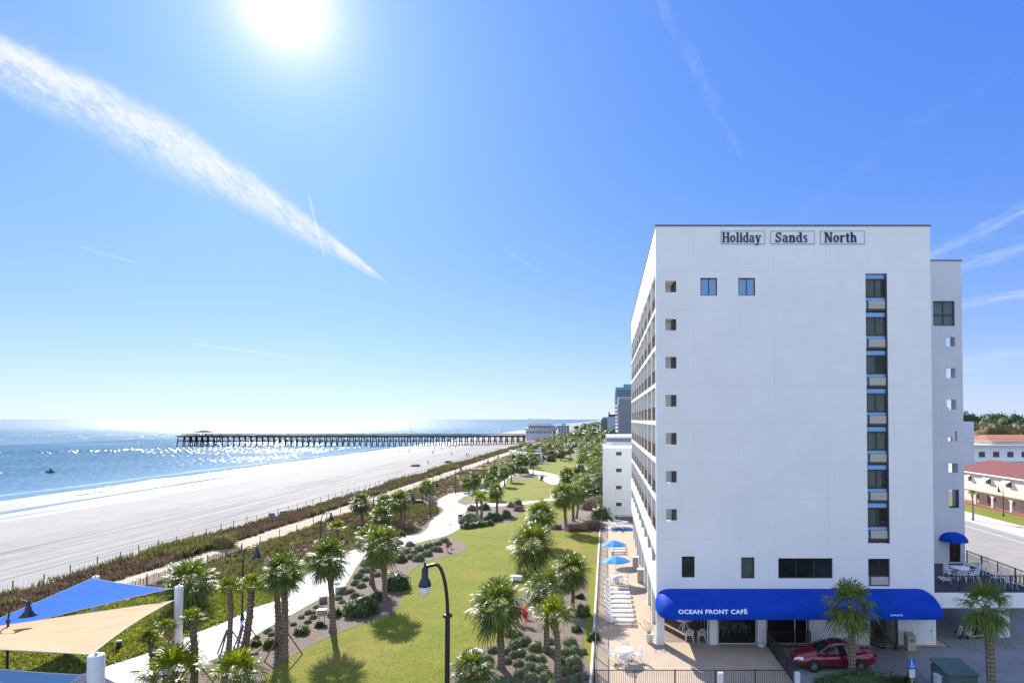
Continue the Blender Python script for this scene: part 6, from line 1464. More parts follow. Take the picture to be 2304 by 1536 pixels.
for s_ in (-1, 1):
    mb = MB(); mb.tube([(-1.10, s_*.79, .94), (-.72, s_*.72, 1.12), (-.30, s_*.615, 1.32)], .032, 6); part(mb, 'pillar', m_red, t)
    part(MB().tube([(.35, s_*.855, .97), (.35, s_*.62, 1.40)], .028, 6), 'pillar', m_tyre, t)
    part(MB().add([(1.02, s_*.64, 1.34), (1.70, s_*.775, 1.04), (1.25, s_*.865, 1.0), (1.0, s_*.72, 1.22)], [(0,1,2,3)]).tube([(1.02, s_*.63, 1.35), (1.72, s_*.775, 1.05)], .035, 6), 'pillar', m_red, t)
    part(MB().tube([(-.26, s_*.625, 1.37), (.3, s_*.63, 1.42), (.95, s_*.62, 1.37), (1.3, s_*.72, 1.22)], .014, 5), 'chrome_trim', m_rimm, t)
    part(MB().lathe([(.001,.0),(.12,0),(.12,.001)], n=4) if False else MB().box(-.72, -.55, s_*.95-.09, s_*.95+.09, .93, 1.05), 'wing_mirror', m_red, t)
    part(MB().add([(-2.26, s_*.745, .60), (-1.98, s_*.845, .64), (-1.93, s_*.80, .76), (-2.18, s_*.62, .735), (-2.38, s_*.50, .63), (-2.405, s_*.52, .55)], [(0,1,2,3,4,5)]), 'headlight', m_chr, t)
    part(MB().box(2.26, 2.405, s_*.62-.12, s_*.62+.10, .74, .88), 'tail_light', m_tail, t)
    mb = MB(); mb.bar((-.9, s_*.90, .55), (1.2, s_*.90, .57), .03, .02); part(mb, 'side_moulding', m_red, t)
    for x in (-1.36, 1.36):
        part(MB().add([(x+.37*math.cos(a), s_*.906, max(.20, .33+.37*math.sin(a))) for a in [math.pi*i/12 for i in range(13)]]+[(x-.37, s_*.906, .2), (x+.37, s_*.906, .2)], [tuple(range(15))]), 'wheel_arch', m_tyre, t)
        wv = MB(); ring_pts = []
        w = MB().lathe([(.20,-.10),(.30,-.10),(.325,-.07),(.325,.07),(.30,.10),(.20,.10)], n=24); w.v = [(x+a, s_*.86+c, .325+b_) for a, b_, c in w.v]; wh = part(w, 'wheel', m_tyre, t)
        q = MB().lathe([(.001,.085),(.05,.085),(.05,.06),(.19,.05),(.215,.085),(.215,.0)], n=24); q.v = [(x+a, s_*(.86+c), .325+b_) for a, b_, c in q.v]; rm_ = part(q, 'rim', mat('rim_dark', (.12,.12,.13), .4, metal=.6), wh)
        sp = MB()
        for i in range(8): a = 6.283*i/8; sp.bar((x, s_*.955, .325), (x+.20*math.cos(a), s_*.95, .325+.20*math.sin(a)), .045, .02)
        part(sp, 'spokes', m_rimm, wh)
part(MB().box(-2.435, -2.40, -.35, .35, .52, .60), 'grille', m_tyre, t); part(MB().box(-.10, .55, -.34, .34, 1.424, 1.434), 'sunroof', m_cg, t)
for x in (-.50, .36, 1.1): 
    pass
t.scale = (K, K, K*1.08)
# motorcycle
g = G(2186,1440); t = thing('motorcycle', 'black cruiser motorcycle with chrome pipes under the sun deck', 'motorcycle', (g.x, g.y+.3, .02), world=False, rz=math.pi+.18)
m_bk = mat('black_gloss', (.012,.012,.014), .15, coat=1.0)
def torus(mb, c, R_, r_, n=24, m_=8):
    vs = [(c[0]+(R_+r_*math.cos(6.283*j/m_))*math.cos(6.283*i/n), c[1]+r_*math.sin(6.283*j/m_), c[2]+(R_+r_*math.cos(6.283*j/m_))*math.sin(6.283*i/n)) for i in range(n) for j in range(m_)]
    mb.add(vs, [(i*m_+j, i*m_+(j+1) % m_, ((i+1) % n)*m_+(j+1) % m_, ((i+1) % n)*m_+j) for i in range(n) for j in range(m_)], True); return mb
for x in (-.80, .85):
    w = part(torus(MB(), (x, 0, .33), .26, .075), 'wheel', m_tyre, t); sp = MB()
    for i in range(10): a = .628*i; sp.bar((x, 0, .33), (x+.22*math.cos(a), 0, .33+.22*math.sin(a)), .012)
    part(sp, 'spokes', m_rimm, w)
    fd = [(x+.37*math.cos(a), s_*.07, .33+.37*math.sin(a)) for a in [math.pi*(.15+.6*i/9) for i in range(10)] for s_ in (-1, 1)]; part(MB().add(fd, [(2*i, 2*i+1, 2*i+3, 2*i+2) for i in range(9)], True), 'fender', m_bk, t)
part(MB().lathe([(.001,-.32),(.10,-.27),(.17,-.05),(.15,.18),(.05,.3),(.001,.31)], n=12), 'fuel_tank', m_bk, t); o = t.children[-1]; o.rotation_euler = (0, math.pi/2, 0); o.location = (.18, 0, .82)
part(MB().box(-.62,-.08,-.15,.15,.66,.76), 'seat', m_tyre, t); part(MB().box(-.15,.38,-.16,.16,.30,.62), 'engine', m_rimm, t); part(MB().bar((-.7,0,.45),(.6,0,.60), .08), 'frame', m_bk, t)
for s_ in (-1, 1):
    part(MB().tube([(.25,s_*.2,.38),(0,s_*.24,.24),(-1.0,s_*.26,.28)], .045, 8), 'exhaust', m_rimm, t); part(MB().box(-1.02,-.55,s_*.28-.09,s_*.28+.09,.42,.70), 'saddlebag', m_bk, t); part(MB().tube([(.85,s_*.1,.33),(.62,s_*.1,.95)], .03, 6), 'fork', m_rimm, t)
part(MB().tube([(.42,-.38,1.04),(.58,-.22,1.06),(.62,0,.98),(.58,.22,1.06),(.42,.38,1.04)], .018, 6), 'handlebar', m_rimm, t); part(MB().lathe([(.001,0),(.10,0),(.09,.12),(.001,.14)], (.70,0,.86), 12), 'headlight', m_chr, t)
part(MB().add([(.66,-.22,1.0),(.66,.22,1.0),(.55,.20,1.38),(.55,-.20,1.38)], [(0,1,2,3)]), 'windscreen', m_glass, t)
# tan receptacle near the entrance
g = G(2048,1461); t = thing('litter_bin', 'beige litter bin with slanted top by the entrance doors', 'litter bin', (g.x, g.y, .03), world=False)
mb = MB(); mb.add([(-.3,-.28,0),(.3,-.28,0),(.3,.28,0),(-.3,.28,0),(-.3,-.28,.92),(.3,-.28,.92),(.3,.28,1.15),(-.3,.28,1.15)], [(0,3,2,1),(4,5,6,7),(0,1,5,4),(1,2,6,5),(2,3,7,6),(3,0,4,7)]); part(mb, 'body', m_box, t); part(MB().box(-.16,.16,-.30,-.281,.62,.84), 'flap', mat('bin_flap', (.20,.17,.08), .5), t)
# green transformer cabinet + grey meter box
m_gr = mat('green_cabinet_paint', (0.075, 0.135, 0.11), .55, c2=(.06, .115, .095), ns=3)
X0, X1 = P(2132,1500,34.6).x, P(2200,1500,34.6).x
t = thing('transformer_cabinet', 'dark green transformer cabinet with sloped lid beside the car park', 'cabinet', (X0, 34.6, 0))
part(MB().box(X0, X1, 34.6, 36.4, .02, 1.35), 'body', m_gr, t); mb = MB(); mb.add([(X0-.05,34.5,1.35),(X1+.05,34.5,1.35),(X1+.05,36.5,1.52),(X0-.05,36.5,1.52),(X0-.05,34.5,1.42),(X1+.05,34.5,1.42),(X1+.05,36.5,1.60),(X0-.05,36.5,1.60)], [(0,3,2,1),(4,5,6,7),(0,1,5,4),(1,2,6,5),(2,3,7,6),(3,0,4,7)]); part(mb, 'lid', m_gr, t)
xm = (X0+X1)/2+.1
for a, b_ in ((X0+.12, xm-.03), (xm+.03, X1-.08)): part(MB().box(a, b_, 34.57, 34.6, .12, 1.25), 'door', m_gr, t)
X2, X3 = P(2108,1500,35.2).x, P(2126,1500,35.2).x
t = thing('meter_box', 'small pale grey meter box left of the green transformer cabinet', 'meter box', (X2, 35.2, 0)); part(MB().box(X2, X3, 35.2, 35.6, .02, 1.0), 'body', m_pier, t); part(MB().box(X2-.03, X3+.03, 35.15, 35.65, 1.0, 1.05), 'lid', m_pier, t)
# disabled parking sign
Ys = 34.5; sx = P(2052,1500,Ys).x
t = thing('parking_sign', 'blue disabled parking sign with white plate below', 'sign', (sx, Ys, 0))
part(MB().box(sx-.03, sx+.03, Ys, Ys+.05, 0, P(2052,1482,Ys).z), 'post', mat('sign_post', (.45,.36,.18), .7), t)
za, zb_, zc = P(2052,1481,Ys).z, P(2052,1504,Ys).z, P(2052,1523,Ys).z
part(MB().box(sx-.18, sx+.18, Ys-.02, Ys-.001, zb_, za), 'blue_plate', mat('sign_blue', (.01,.13,.55), .4), t)
part(MB().box(sx-.17, sx+.17, Ys-.02, Ys-.001, zc, zb_-.02), 'white_plate', m_pier, t)
mb = MB(); h = (za-zb_); q = Ys-.024; ring(mb, sx+.01, zb_+h*.34, .10, .10, .03, .03, q, .003, 120, 400); ring(mb, sx-.02, zb_+h*.86, .035, .035, .034, .034, q, .003)
for a in (((-.02,.76),(-.02,.45)), ((-.02,.62),(.06,.60)), ((-.02,.47),(.07,.45)), ((.07,.45),(.11,.22))): mb.bar((sx+a[0][0], q+.001, zb_+h*a[0][1]), (sx+a[1][0], q+.001, zb_+h*a[1][1]), .03, .006)
part(mb, 'wheelchair_symbol', m_letw, t)
# hedge
V, Q = leaf_cloud(91, 5200, (3.5, 1.0, 1.25), .085, lump=.35, out=.4, up=.3); g = P(1935,1540,35.9)
o = npmesh('hedge', V, Q, m_dkgrn); o.location = (g.x-.2, 35.6, .0); tag(o, 'dark green hedge at the bottom edge before the red saloon', 'hedge')
spray('bush', Vector((P(2033,1520,35.2).x, 35.0, 0)), (0.06, 0.10, 0.02), 1.25, 90, 'spiky green plant at the right end of the hedge', 'spiky_leaves')
mb = MB(); mb.box(P(2075,1530,34.9).x, P(2120,1530,34.9).x, 33, 35.2, .02, .10); tag(mb.build('brick_edging', mat('red_brick_edging', (.26,.09,.06), .9, c2=(.2,.07,.05), ns=8)), 'low red brick edging beside the transformer cabinet', 'edging')
mb = MB(); mb.box(10.9, 19.5, 34.0, 34.9, .0, .16); tag(mb.build('kerb', m_conc), kind='structure')
# ------------------------------------------------------------------ more buildings
m_pinkw = mat('cream_stucco', (0.66, 0.60, 0.54), .85, c2=(.60, .54, .49), ns=1, streaks=.2); m_redroof = mat('red_shingle_roof', (0.20, 0.055, 0.05), .9, c2=(.15, .04, .038), ns=3, bump=.4, bs=6); m_orroof = mat('orange_tile_roof', (0.42, 0.16, 0.09), .9, c2=(.34, .12, .07), ns=3)
m_greyb = mat('grey_render', (0.24, 0.25, 0.28), .8, c2=(.21, .22, .25), ns=.3); m_teal = mat('teal_glass_wall', (0.10, 0.25, 0.31), .3, c2=(.16, .33, .39), ns=.2); m_lav = mat('pale_lavender_wall', (0.52, 0.53, 0.63), .8); m_win = mat('plain_window_glass', (0.04, 0.05, 0.06), .1, spec=.8)
# plain white block behind the hotel
Yw = 99.0; x0, x1 = P(1356,1100,Yw).x, 5.2; zt = P(1380,1007,Yw).z
t = thing('apartment_block', 'plain white block with four small windows, left behind the hotel', 'building', (x0, Yw, 0))
hs_ = [(P(1386,v-4,Yw).x, P(1398.5,v-4,Yw).x, P(1390,v+4,Yw).z, P(1390,v-4,Yw).z) for v in (1020, 1057.5, 1096, 1134)]
mb = MB(); holewall(mb, x0, x1, 0, zt, Yw, .25, hs_); mb.box(x0, x0+.25, Yw+.251, Yw+16, 0, zt); mb.box(x0, x1, Yw+15.9, Yw+16.1, 0, zt-.01); part(mb, 'wall', m_white, t)
part(MB().box(x0+.05, x1, Yw+.05, Yw+16, zt-.35, zt-.25), 'roof', m_walk, t)
for r_ in hs_: window(r_, 3, y=Yw, par=t, depth=.08, glass=m_win); part(MB().box(r_[0]-.1, r_[1]+.1, Yw-.10, Yw-.001, r_[2]-.08, r_[2]), 'sill', m_white, t)
Yp = Yw+17; za, zb2, zc = P(1390,994,Yp).z, P(1390,985,Yp).z, P(1390,980,Yp).z; xp = P(1364,990,Yp).x
t = thing('apartment_block', 'low grey and white rooftop block just above the plain white block', 'building', (xp, Yp, 0))
part(MB().box(xp, 6, Yp, Yp+12, 0, za), 'wall', m_white, t); part(MB().box(xp, 6, Yp+.1, Yp+12, za, zb2), 'grey_band', m_greyb, t); part(MB().box(xp-.1, 6, Yp-.1, Yp+12.1, zb2, zc), 'roof', m_white, t)
def tower(name, label, u0, u1, vt, Y, m, dep=30, balc=0, bands=0, top=None, side=None, vb=None):
    a, b_ = P(u0, 943, Y).x, P(u1, 943, Y).x; h = P(u0, vt, Y).z; t = thing(name, label, 'building', (a, Y, 0))
    part(MB().box(a, b_, Y, Y+dep, 0, h), 'wall', m, t)
    if balc:
        for i in range(balc): z = h*(.12+.8*i/balc); part(MB().box(a-1.5, a-.01, Y+1, Y+dep-2, z, z+h*.035), 'balcony', m_white, t)
    if bands:
        for i in range(bands): z = h*(.06+.90*i/bands); part(MB().box(a+(b_-a)*.1, b_-(b_-a)*.1, Y-.35, Y-.01, z, z+h*.45/bands), 'window_band', m_win, t)
    if top:
        for (ua, ub, v, mm, nm) in top: xa, xb = P(ua,943,Y).x, P(ub,943,Y).x; part(MB().box(xa, xb, Y+.5, Y+dep*.6, h, P(ua,v,Y).z), nm, mm, t)
    return t
tower('hotel_tower', 'plain grey windowless tower with white balconies down its left edge', 1391.5, 1424, 897, 430, m_greyb, 40, balc=9, top=((1391.5,1424,892,mat('pale_parapet', (.42,.43,.46), .8),'parapet'),))
tower('hotel_tower', 'tall teal glass tower rising behind the grey tower', 1385, 1422, 871, 760, m_teal, 40, bands=16, top=((1403,1422,864,m_teal,'roof_house'),), balc=14)
tower('hotel_tower', 'pale blue grey slab building left of the grey tower', 1367, 1392, 937, 560, mat('pale_blue_render', (.36,.42,.48), .8), 40, top=((1369,1391,932,m_redroof,'roof'),(1369,1372,926,m_greyb,'chimney')))
for u in (1369.5, 1375, 1381): pass
tower('hotel_tower', 'dark grey building with glazed roof at the far left of the tower group', 1352, 1368, 943, 600, mat('dark_grey_render', (.15,.17,.19), .8), 40, top=((1355,1368,938,m_teal,'glazed_roof'),), balc=5)
tower('warehouse', 'pale lavender wall seen right behind the stair tower', 2150, 2191, 948, 150, m_lav, 18)
# motel across the road
t = thing('motel', 'long cream motel with red roof and arched porch across the road', 'motel', (70.5, 88, 0))
Y0, Y1, XW, ZE, ZR = 62.0, 121.0, 70.6, 5.9, 8.1
part(MB().box(XW, 79.5, Y0, Y1, 0, ZE-.02), 'wall', m_pinkw, t)
mb = MB(); e = .6; A = [(XW-e,Y0-e,ZE),(79.5+e,Y0-e,ZE),(79.5+e,Y1+e,ZE),(XW-e,Y1+e,ZE)]; rz0, rz1 = (75.05, Y0+4, ZR), (75.05, Y1-4, ZR)
mb.add(A+[rz0, rz1], [(0,1,4),(1,2,5,4),(2,3,5),(3,0,4,5),(3,2,1,0)]); part(mb, 'roof', m_redroof, t)
part(MB().box(XW-e-.05, XW-e+.02, Y0-e, Y1+e, ZE-.22, ZE-.001), 'gutter', m_white, t)
XP = 68.5; mb = MB(); yb = [Y0+4.95*i for i in range(12)]
for i in range(11):
    ya, yb_ = yb[i]+.25, yb[i+1]-.25; n = 12
    for j in range(n):
        p, q = ya+(yb_-ya)*j/n, ya+(yb_-ya)*(j+1)/n; f = lambda y: 1.95+.62*math.sqrt(max(0, 1-((y-(ya+yb_)/2)/((yb_-ya)/2))**2))
        mb.add([(XP,p,f(p)),(XP,q,f(q)),(XP,q,2.9),(XP,p,2.9),(XP+.3,p,f(p)),(XP+.3,q,f(q)),(XP+.3,q,2.9),(XP+.3,p,2.9)], [(0,3,2,1),(4,5,6,7),(0,1,5,4)])
for i in range(12): mb.box(XP-.001, XP+.301, yb[i]-.251, yb[i]+.251, .3, 2.9)
part(mb, 'arcade', m_pinkw, t); part(MB().box(XP-.6, XW-.001, Y0, Y1-4, .02, .30), 'porch_floor', mat('red_tile_floor', (.36,.12,.09), .7), t)
mb = MB(); mb.add([(XP-.4,Y0-.3,2.95),(XP-.4,Y1-3.7,2.95),(XW,Y1-3.7,3.75),(XW,Y0-.3,3.75),(XP-.4,Y0-.3,2.80),(XP-.4,Y1-3.7,2.80),(XW,Y1-3.7,3.6),(XW,Y0-.3,3.6)], [(0,3,2,1),(4,5,6,7),(0,1,5,4),(1,2,6,5),(3,0,4,7)]); part(mb, 'porch_roof', mat('buff_porch_roof', (.50,.44,.34), .85, c2=(.44,.38,.3), ns=1), t)
for k, y in enumerate([66+5.6*i for i in range(10)]):
    w = 1.5 if k % 3 else 1.0
    o = part(MB().box(XW-.04, XW-.005, y-w/2, y+w/2, 4.05, 5.0), 'window', m_dark, t)
    part(MB().add([(XW-.02,y-w/2-.2,5.35),(XW-.02,y+w/2+.2,5.35),(XW-.95,y+w/2+.2,4.85),(XW-.95,y-w/2-.2,4.85),(XW-.02,y-w/2-.2,5.30),(XW-.02,y+w/2+.2,5.30),(XW-.95,y+w/2+.2,4.78),(XW-.95,y-w/2-.2,4.78)], [(0,1,2,3),(7,6,5,4),(3,2,6,7),(0,3,7,4),(1,5,6,2)]), 'window_awning', m_white, t)
for k, y in enumerate([65+4.95*i for i in range(11)]):
    part(MB().box(XW-.04, XW-.005, y-.9, y+.2, 1.0, 2.3), 'window', m_win, t)
    if k % 2: part(MB().box(XW-.05, XW-.004, y+.6, y+1.5, .3, 2.4), 'door', mat('brown_door', (.10,.05,.03), .5), t)
fence_thing('motel_fence', 'grey rail fence on the grass before the motel', (67.2, 70, .12), (67.2, 118, .12), h=1.0, gap=4.0, post=3, m=mat('grey_rail', (.3,.31,.32), .5))
# second building behind
t = thing('apartment_house', 'white two storey house with orange tiled roof beyond the motel', 'house', (105, 168, 0))
part(MB().box(103, 140, 168, 190, 0, 8.6), 'wall', m_white, t); part(MB().box(102, 141, 166.8, 191, 8.6, 8.95), 'flat_roof', m_white, t)
part(MB().box(109.5, 145, 170, 188, 8.95, 9.8), 'upper_storey', m_white, t); part(MB().add([(108.5,169,9.8),(146,169,9.8),(146,189,9.8),(108.5,189,9.8),(113,179,11.4),(142,179,11.4)], [(0,1,5,4),(1,2,5),(2,3,4,5),(3,0,4),(3,2,1,0)]), 'roof', m_orroof, t)
part(MB().box(103.5, 139, 166.9, 167.99, 4.2, 4.5), 'balcony', m_white, t)
for i in range(8):
    for z in (5.4, 1.6): part(MB().box(104.5+4*i, 106.2+4*i, 167.93, 167.99, z, z+1.5), 'window', m_win, t)
o = npmesh('hedge', *leaf_cloud(95, 4200, (16, 2.2, 3.4), .30, lump=.6, out=.4, up=.3), m_ltgrn); o.location = (101, 140, 0); tag(o, 'ragged green hedge between the motel roof and the white house', 'hedge')
# trees on the right horizon
def tree(x, y, h, r_, m, lb, seed, size=.5, n=6500, name='oak_tree', group=None):
    t = thing(name, lb, 'tree', (x, y, 0), group, world=False); rr_ = random.Random(seed)
    mb = MB(); mb.tube([(0,0,0),(.2,0,h*.25),(0,.2,h*.5)], [.5,.4,.25], 8)
    for i in range(6): a = i*1.05; mb.tube([(0,0,h*.28), (math.cos(a)*r_*.35, math.sin(a)*r_*.35, h*.5), (math.cos(a)*r_*.7, math.sin(a)*r_*.7, h*.66)], [.25,.16,.05], 6)
    part(mb, 'trunk', m_trunk, t); Vs, Qs, o_ = [], [], 0
    for i in range(9):
        a = rr_.uniform(0, 6.28); d = rr_.uniform(0, .6)*r_; c = np.array([math.cos(a)*d, math.sin(a)*d, h*(.62+rr_.uniform(-.08, .14)*(1-d/r_))]); q = r_*rr_.uniform(.38, .6)
        V, Q = leaf_cloud(seed*10+i, n//9, (q, q, q*.75), size, shape='full', lump=.7, out=.35); Vs.append(V+c); Qs.append(Q+o_); o_ += len(V)
    o = npmesh('crown', np.vstack(Vs), np.vstack(Qs), m); o.parent = t; return t
m_oak = mat('autumn_oak_leaves', (0.15, 0.115, 0.045), .8, c2=(.085, .085, .03), ns=.25, isl=.4, trans=.2); m_pine = mat('pine_needles', (0.05, 0.09, 0.03), .8, c2=(.03, .06, .022), ns=.1, isl=.4, trans=.1)
tree(158, 245, 13.6, 12, m_oak, 'broad brownish oak behind the white house, left', 3); tree(186, 262, 13.6, 12, m_oak, 'broad brownish oak at the right picture edge', 4); tree(168, 290, 15.4, 11, m_oak, 'taller brownish oak between the two broad oaks', 5)
tree(138, 250, 12.5, 8, m_pine, 'dark green tree just right of the lavender wall', 6)
Vs, Qs, o_ = [], [], 0; rr = random.Random(44)
for i in range(150):
    x = rr.uniform(150, 520); y = rr.uniform(360, 640); h = rr.uniform(13, 21); V, Q = leaf_cloud(500+i % 7, 260, (rr.uniform(6, 10), rr.uniform(6, 10), rr.uniform(5, 8)), 1.1, shape='full', lump=.8, out=.3); Vs.append(V+np.array([x, y, h-5])); Qs.append(Q+o_); o_ += len(V)
for i in range(120):
    x = rr.uniform(60, 400); y = rr.uniform(330, 900); V, Q = leaf_cloud(520+i % 7, 200, (rr.uniform(7, 12), rr.uniform(7, 12), rr.uniform(5, 8)), 1.2, shape='full', lump=.8, out=.3); Vs.append(V+np.array([x, y, 6])); Qs.append(Q+o_); o_ += len(V)
o = npmesh('distant_woods', np.vstack(Vs), np.vstack(Qs), m_pine); tag(o, 'dark pine woods along the right horizon', 'woods', kind='stuff')
Vs, Qs, o_ = [], [], 0
for i in range(130):
    y = rr.uniform(430, 2400); x = rr.uniform(-50 if y > 700 else -36, 8+y*.02); V, Q = leaf_cloud(540+i % 7, 220, (rr.uniform(4, 8), rr.uniform(4, 8), rr.uniform(3, 5)), .8, shape='full', lump=.8, out=.3); Vs.append(V+np.array([x, y, 2.5])); Qs.append(Q+o_); o_ += len(V)
o = npmesh('shore_greenery', np.vstack(Vs), np.vstack(Qs), m_dkgrn); tag(o, 'dark greenery running along the shore beyond the pier', 'greenery', kind='stuff')
# ------------------------------------------------------------------ pier
YP = 412.0; ZD = P(700, 979.5, YP).z; XA, XB = P(413, 979, YP).x, P(1182, 979, YP).x
m_pile = mat('dark_pier_timber', (0.04, 0.033, 0.03), .95, spec=.03, c2=(.05, .04, .035), ns=.5)
t = thing('pier', 'long dark timber pier on many piles reaching into the sea', 'pier', (XA, YP, -2.2))
part(MB().box(XA, XB, YP-3, YP+3, ZD-1.1, ZD), 'deck', m_pile, t); part(MB().box(XA-.3, P(487,979,YP).x, YP-7, YP+7, ZD-.55, ZD+.02), 'pier_head', m_pile, t)
n = 59
for i in range(n+1):
    x = XA+1+(XB-XA-2)*i/n; w = 6.5 if x < P(487,979,YP).x else 2.7; mb = MB()
    for y in ((-w, 0, w) if w > 3 else (-w, w)): mb.tube([(x+.5*(y/w), YP+y*1.12, -4), (x, YP+y, ZD-1.1)], .36, 6)
    mb.bar((x, YP-w, ZD-.75), (x, YP+w, ZD-.75), .35, .4); mb.bar((x, YP-w, 1.2), (x, YP+w, ZD-1.2), .2); mb.bar((x, YP-w, 1.2), (x, YP+w, 1.2), .22)
    mb.bar((x, YP-w, ZD-1.2), (x+5.2 if i < n else x, YP-w, 1.3), .2) if i % 2 else mb.bar((x, YP-w, 1.3), (x+5.2 if i < n else x+.1, YP-w, ZD-1.2), .2)
    part(mb, 'pile_bent', m_pile, t)
mb = MB()
for y, xe in ((-2.9, XA), (2.9, XA)):
    mb.bar((XA, YP+y, ZD+1.05), (XB, YP+y, ZD+1.05), .16); mb.bar((XA, YP+y, ZD+.55), (XB, YP+y, ZD+.55), .12); k = int((XB-XA)/1)
    for i in range(k+1): x = XA+i; mb.bar((x, YP+y, ZD), (x, YP+y, ZD+1.1), .16)
    mb.bar((XA, YP+y*.999, .8), (XB, YP+y*.999, .8), .22)
part(mb, 'railing', m_pile, t)
for k, i in enumerate((0.1, .3, .52, .66, .8, .93)): x = XA+(XB-XA)*i; part(MB().tube([(x, YP+2.9, ZD), (x, YP+2.9, ZD+5.2)], .10, 6), 'lamp_pole', m_pile, t)
xa, xb = P(443,975,YP).x, P(475,975,YP).x; mb = MB(); xc = (xa+xb)/2
for x in (xa+1.5, xb-1.5):
    for y in (-3, 3): mb.tube([(x, YP+y, ZD), (x, YP+y, ZD+2.4)], .15, 6)
mb.add([(xa,YP-4.5,ZD+2.3),(xb,YP-4.5,ZD+2.3),(xb,YP+4.5,ZD+2.3),(xa,YP+4.5,ZD+2.3),(xc-2,YP,ZD+3.5),(xc+2,YP,ZD+3.5)], [(0,1,5,4),(1,2,5),(2,3,4,5),(3,0,4),(3,2,1,0)]); part(mb, 'shelter', m_pile, t)
# pier pavilion
YB2 = 450.0; g_ = lambda u, v: P(u, v, YB2)
t = thing('pier_pavilion', 'tiered white pavilion with rooftop letters at the landward end of the pier', 'building', (g_(1183,990).x, YB2, 0)); m_pav = mat('blue_white_cladding', (.46,.52,.60), .7)
X_, Z_ = (lambda u: g_(u, 960).x), (lambda v: g_(1210, v).z)
part(MB().box(X_(1183), X_(1245), YB2, YB2+22, 0, Z_(968)), 'lower_storey', m_pav, t)
part(MB().add([(X_(1183),YB2-.2,Z_(968)),(X_(1248),YB2-.2,Z_(968)),(X_(1250),YB2-2.5,Z_(962)),(X_(1177),YB2-2.5,Z_(962)),(X_(1183),YB2+20,Z_(968)),(X_(1248),YB2+20,Z_(968)),(X_(1250),YB2+22,Z_(962)),(X_(1177),YB2+22,Z_(962))], [(0,3,2,1)[::-1],(4,5,6,7),(0,1,5,4),(1,2,6,5),(2,3,7,6),(3,0,4,7)]), 'flared_balcony', m_white, t)
part(MB().box(X_(1188), X_(1243), YB2+1, YB2+18, Z_(962), Z_(957.5)), 'middle_storey', mat('glazed_storey', (.22,.30,.36), .3), t); part(MB().box(X_(1187), X_(1244), YB2+.5, YB2+18.5, Z_(957.5), Z_(956.3)), 'cornice', m_white, t)
part(MB().box(X_(1188), X_(1240), YB2+2, YB2+16, Z_(956.3), Z_(953)), 'upper_storey', m_pav, t)
part(MB().add([(X_(1187.5),YB2+2,Z_(953)),(X_(1195),YB2+2,Z_(953)),(X_(1196),YB2+2,Z_(941.5)),(X_(1186),YB2+2,Z_(941.5)),(X_(1187.5),YB2+3,Z_(953)),(X_(1195),YB2+3,Z_(953)),(X_(1196),YB2+3,Z_(941.5)),(X_(1186),YB2+3,Z_(941.5))], [(0,1,2,3),(7,6,5,4),(3,2,6,7),(0,3,7,4),(1,5,6,2)]), 'sign_wing', m_white, t)
mb = MB(); r = random.Random(2)
for row, (va, vb) in enumerate(((952.5, 947.5), (946.5, 941.8))):
    for i in range(6):
        ua = 1198+7*i; xx = X_(ua); ww = X_(ua+4.4)-xx; za, zb_ = Z_(va), Z_(vb)
        mb.box(xx, xx+ww*.3, YB2+2, YB2+2.4, za, zb_); mb.box(xx+ww*.3, xx+ww, YB2+2, YB2+2.4, zb_-.55, zb_)
        if r.random() < .6: mb.box(xx+ww*.3, xx+ww, YB2+2, YB2+2.4, za, za+.5)
        if r.random() < .5: mb.box(xx+ww*.7, xx+ww, YB2+2, YB2+2.4, za+.5, zb_-.55)
mb.box(X_(1197), X_(1240), YB2+2.4, YB2+2.6, Z_(953), Z_(952.4)); mb.box(X_(1197), X_(1240), YB2+2.4, YB2+2.6, Z_(947.2), Z_(946.8))
part(mb, 'rooftop_letters', m_white, t)
for i in range(9): u = 1186+6.3*i; part(MB().box(X_(u), X_(u+3.2), YB2-.15, YB2-.01, Z_(974), Z_(970.5)), 'window', m_win, t)
for i in range(10): u = 1184+6.4*i; part(MB().box(X_(u), X_(u+.8), YB2-.3, YB2-.01, 0, Z_(976)), 'pilaster', m_white, t)
for i in range(6): u = 1190+8.5*i; part(MB().box(X_(u), X_(u+6), YB2+.8, YB2+.99, Z_(961), Z_(958.3)), 'window', m_win, t)
t = thing('annexe_building', 'boxy grey annexe with white strips right of the pier pavilion', 'building', (X_(1255), YB2+4, 0)); part(MB().box(X_(1255), X_(1277), YB2+4, YB2+20, 0, Z_(957)), 'wall', mat('blue_grey_cladding', (.22,.26,.32), .7), t); part(MB().box(X_(1254), X_(1278), YB2+3.5, YB2+20.5, Z_(957), Z_(956)), 'roof', m_white, t); part(MB().box(X_(1262), X_(1270), YB2+6, YB2+14, Z_(956), Z_(953)), 'roof_house', m_greyb, t)
for u in (1260, 1267, 1273): part(MB().box(X_(u), X_(u+1), YB2+3.8, YB2+3.99, 0, Z_(957.1)), 'strip', m_white, t)
part(MB().box(X_(1245.2), X_(1254.8), YB2+8, YB2+16, Z_(964), Z_(958)), 'link_bridge', m_pav, t)
# beach bar roof near the pier
g = G(1196, 1003); t = thing('beach_kiosk', 'small kiosk with pinkish canopy between the sail shelter and the pier pavilion', 'kiosk', (g.x, g.y, 0), world=False); part(MB().box(-3,3,-2,2,0,2.4), 'body', m_white, t); part(MB().add([(-4,-3,2.4),(4,-3,2.4),(4,3,2.4),(-4,3,2.4),(0,0,3.8)], [(0,1,4),(1,2,4),(2,3,4),(3,0,4),(3,2,1,0)]), 'roof', mat('pink_canopy', (.55,.18,.16), .8), t)
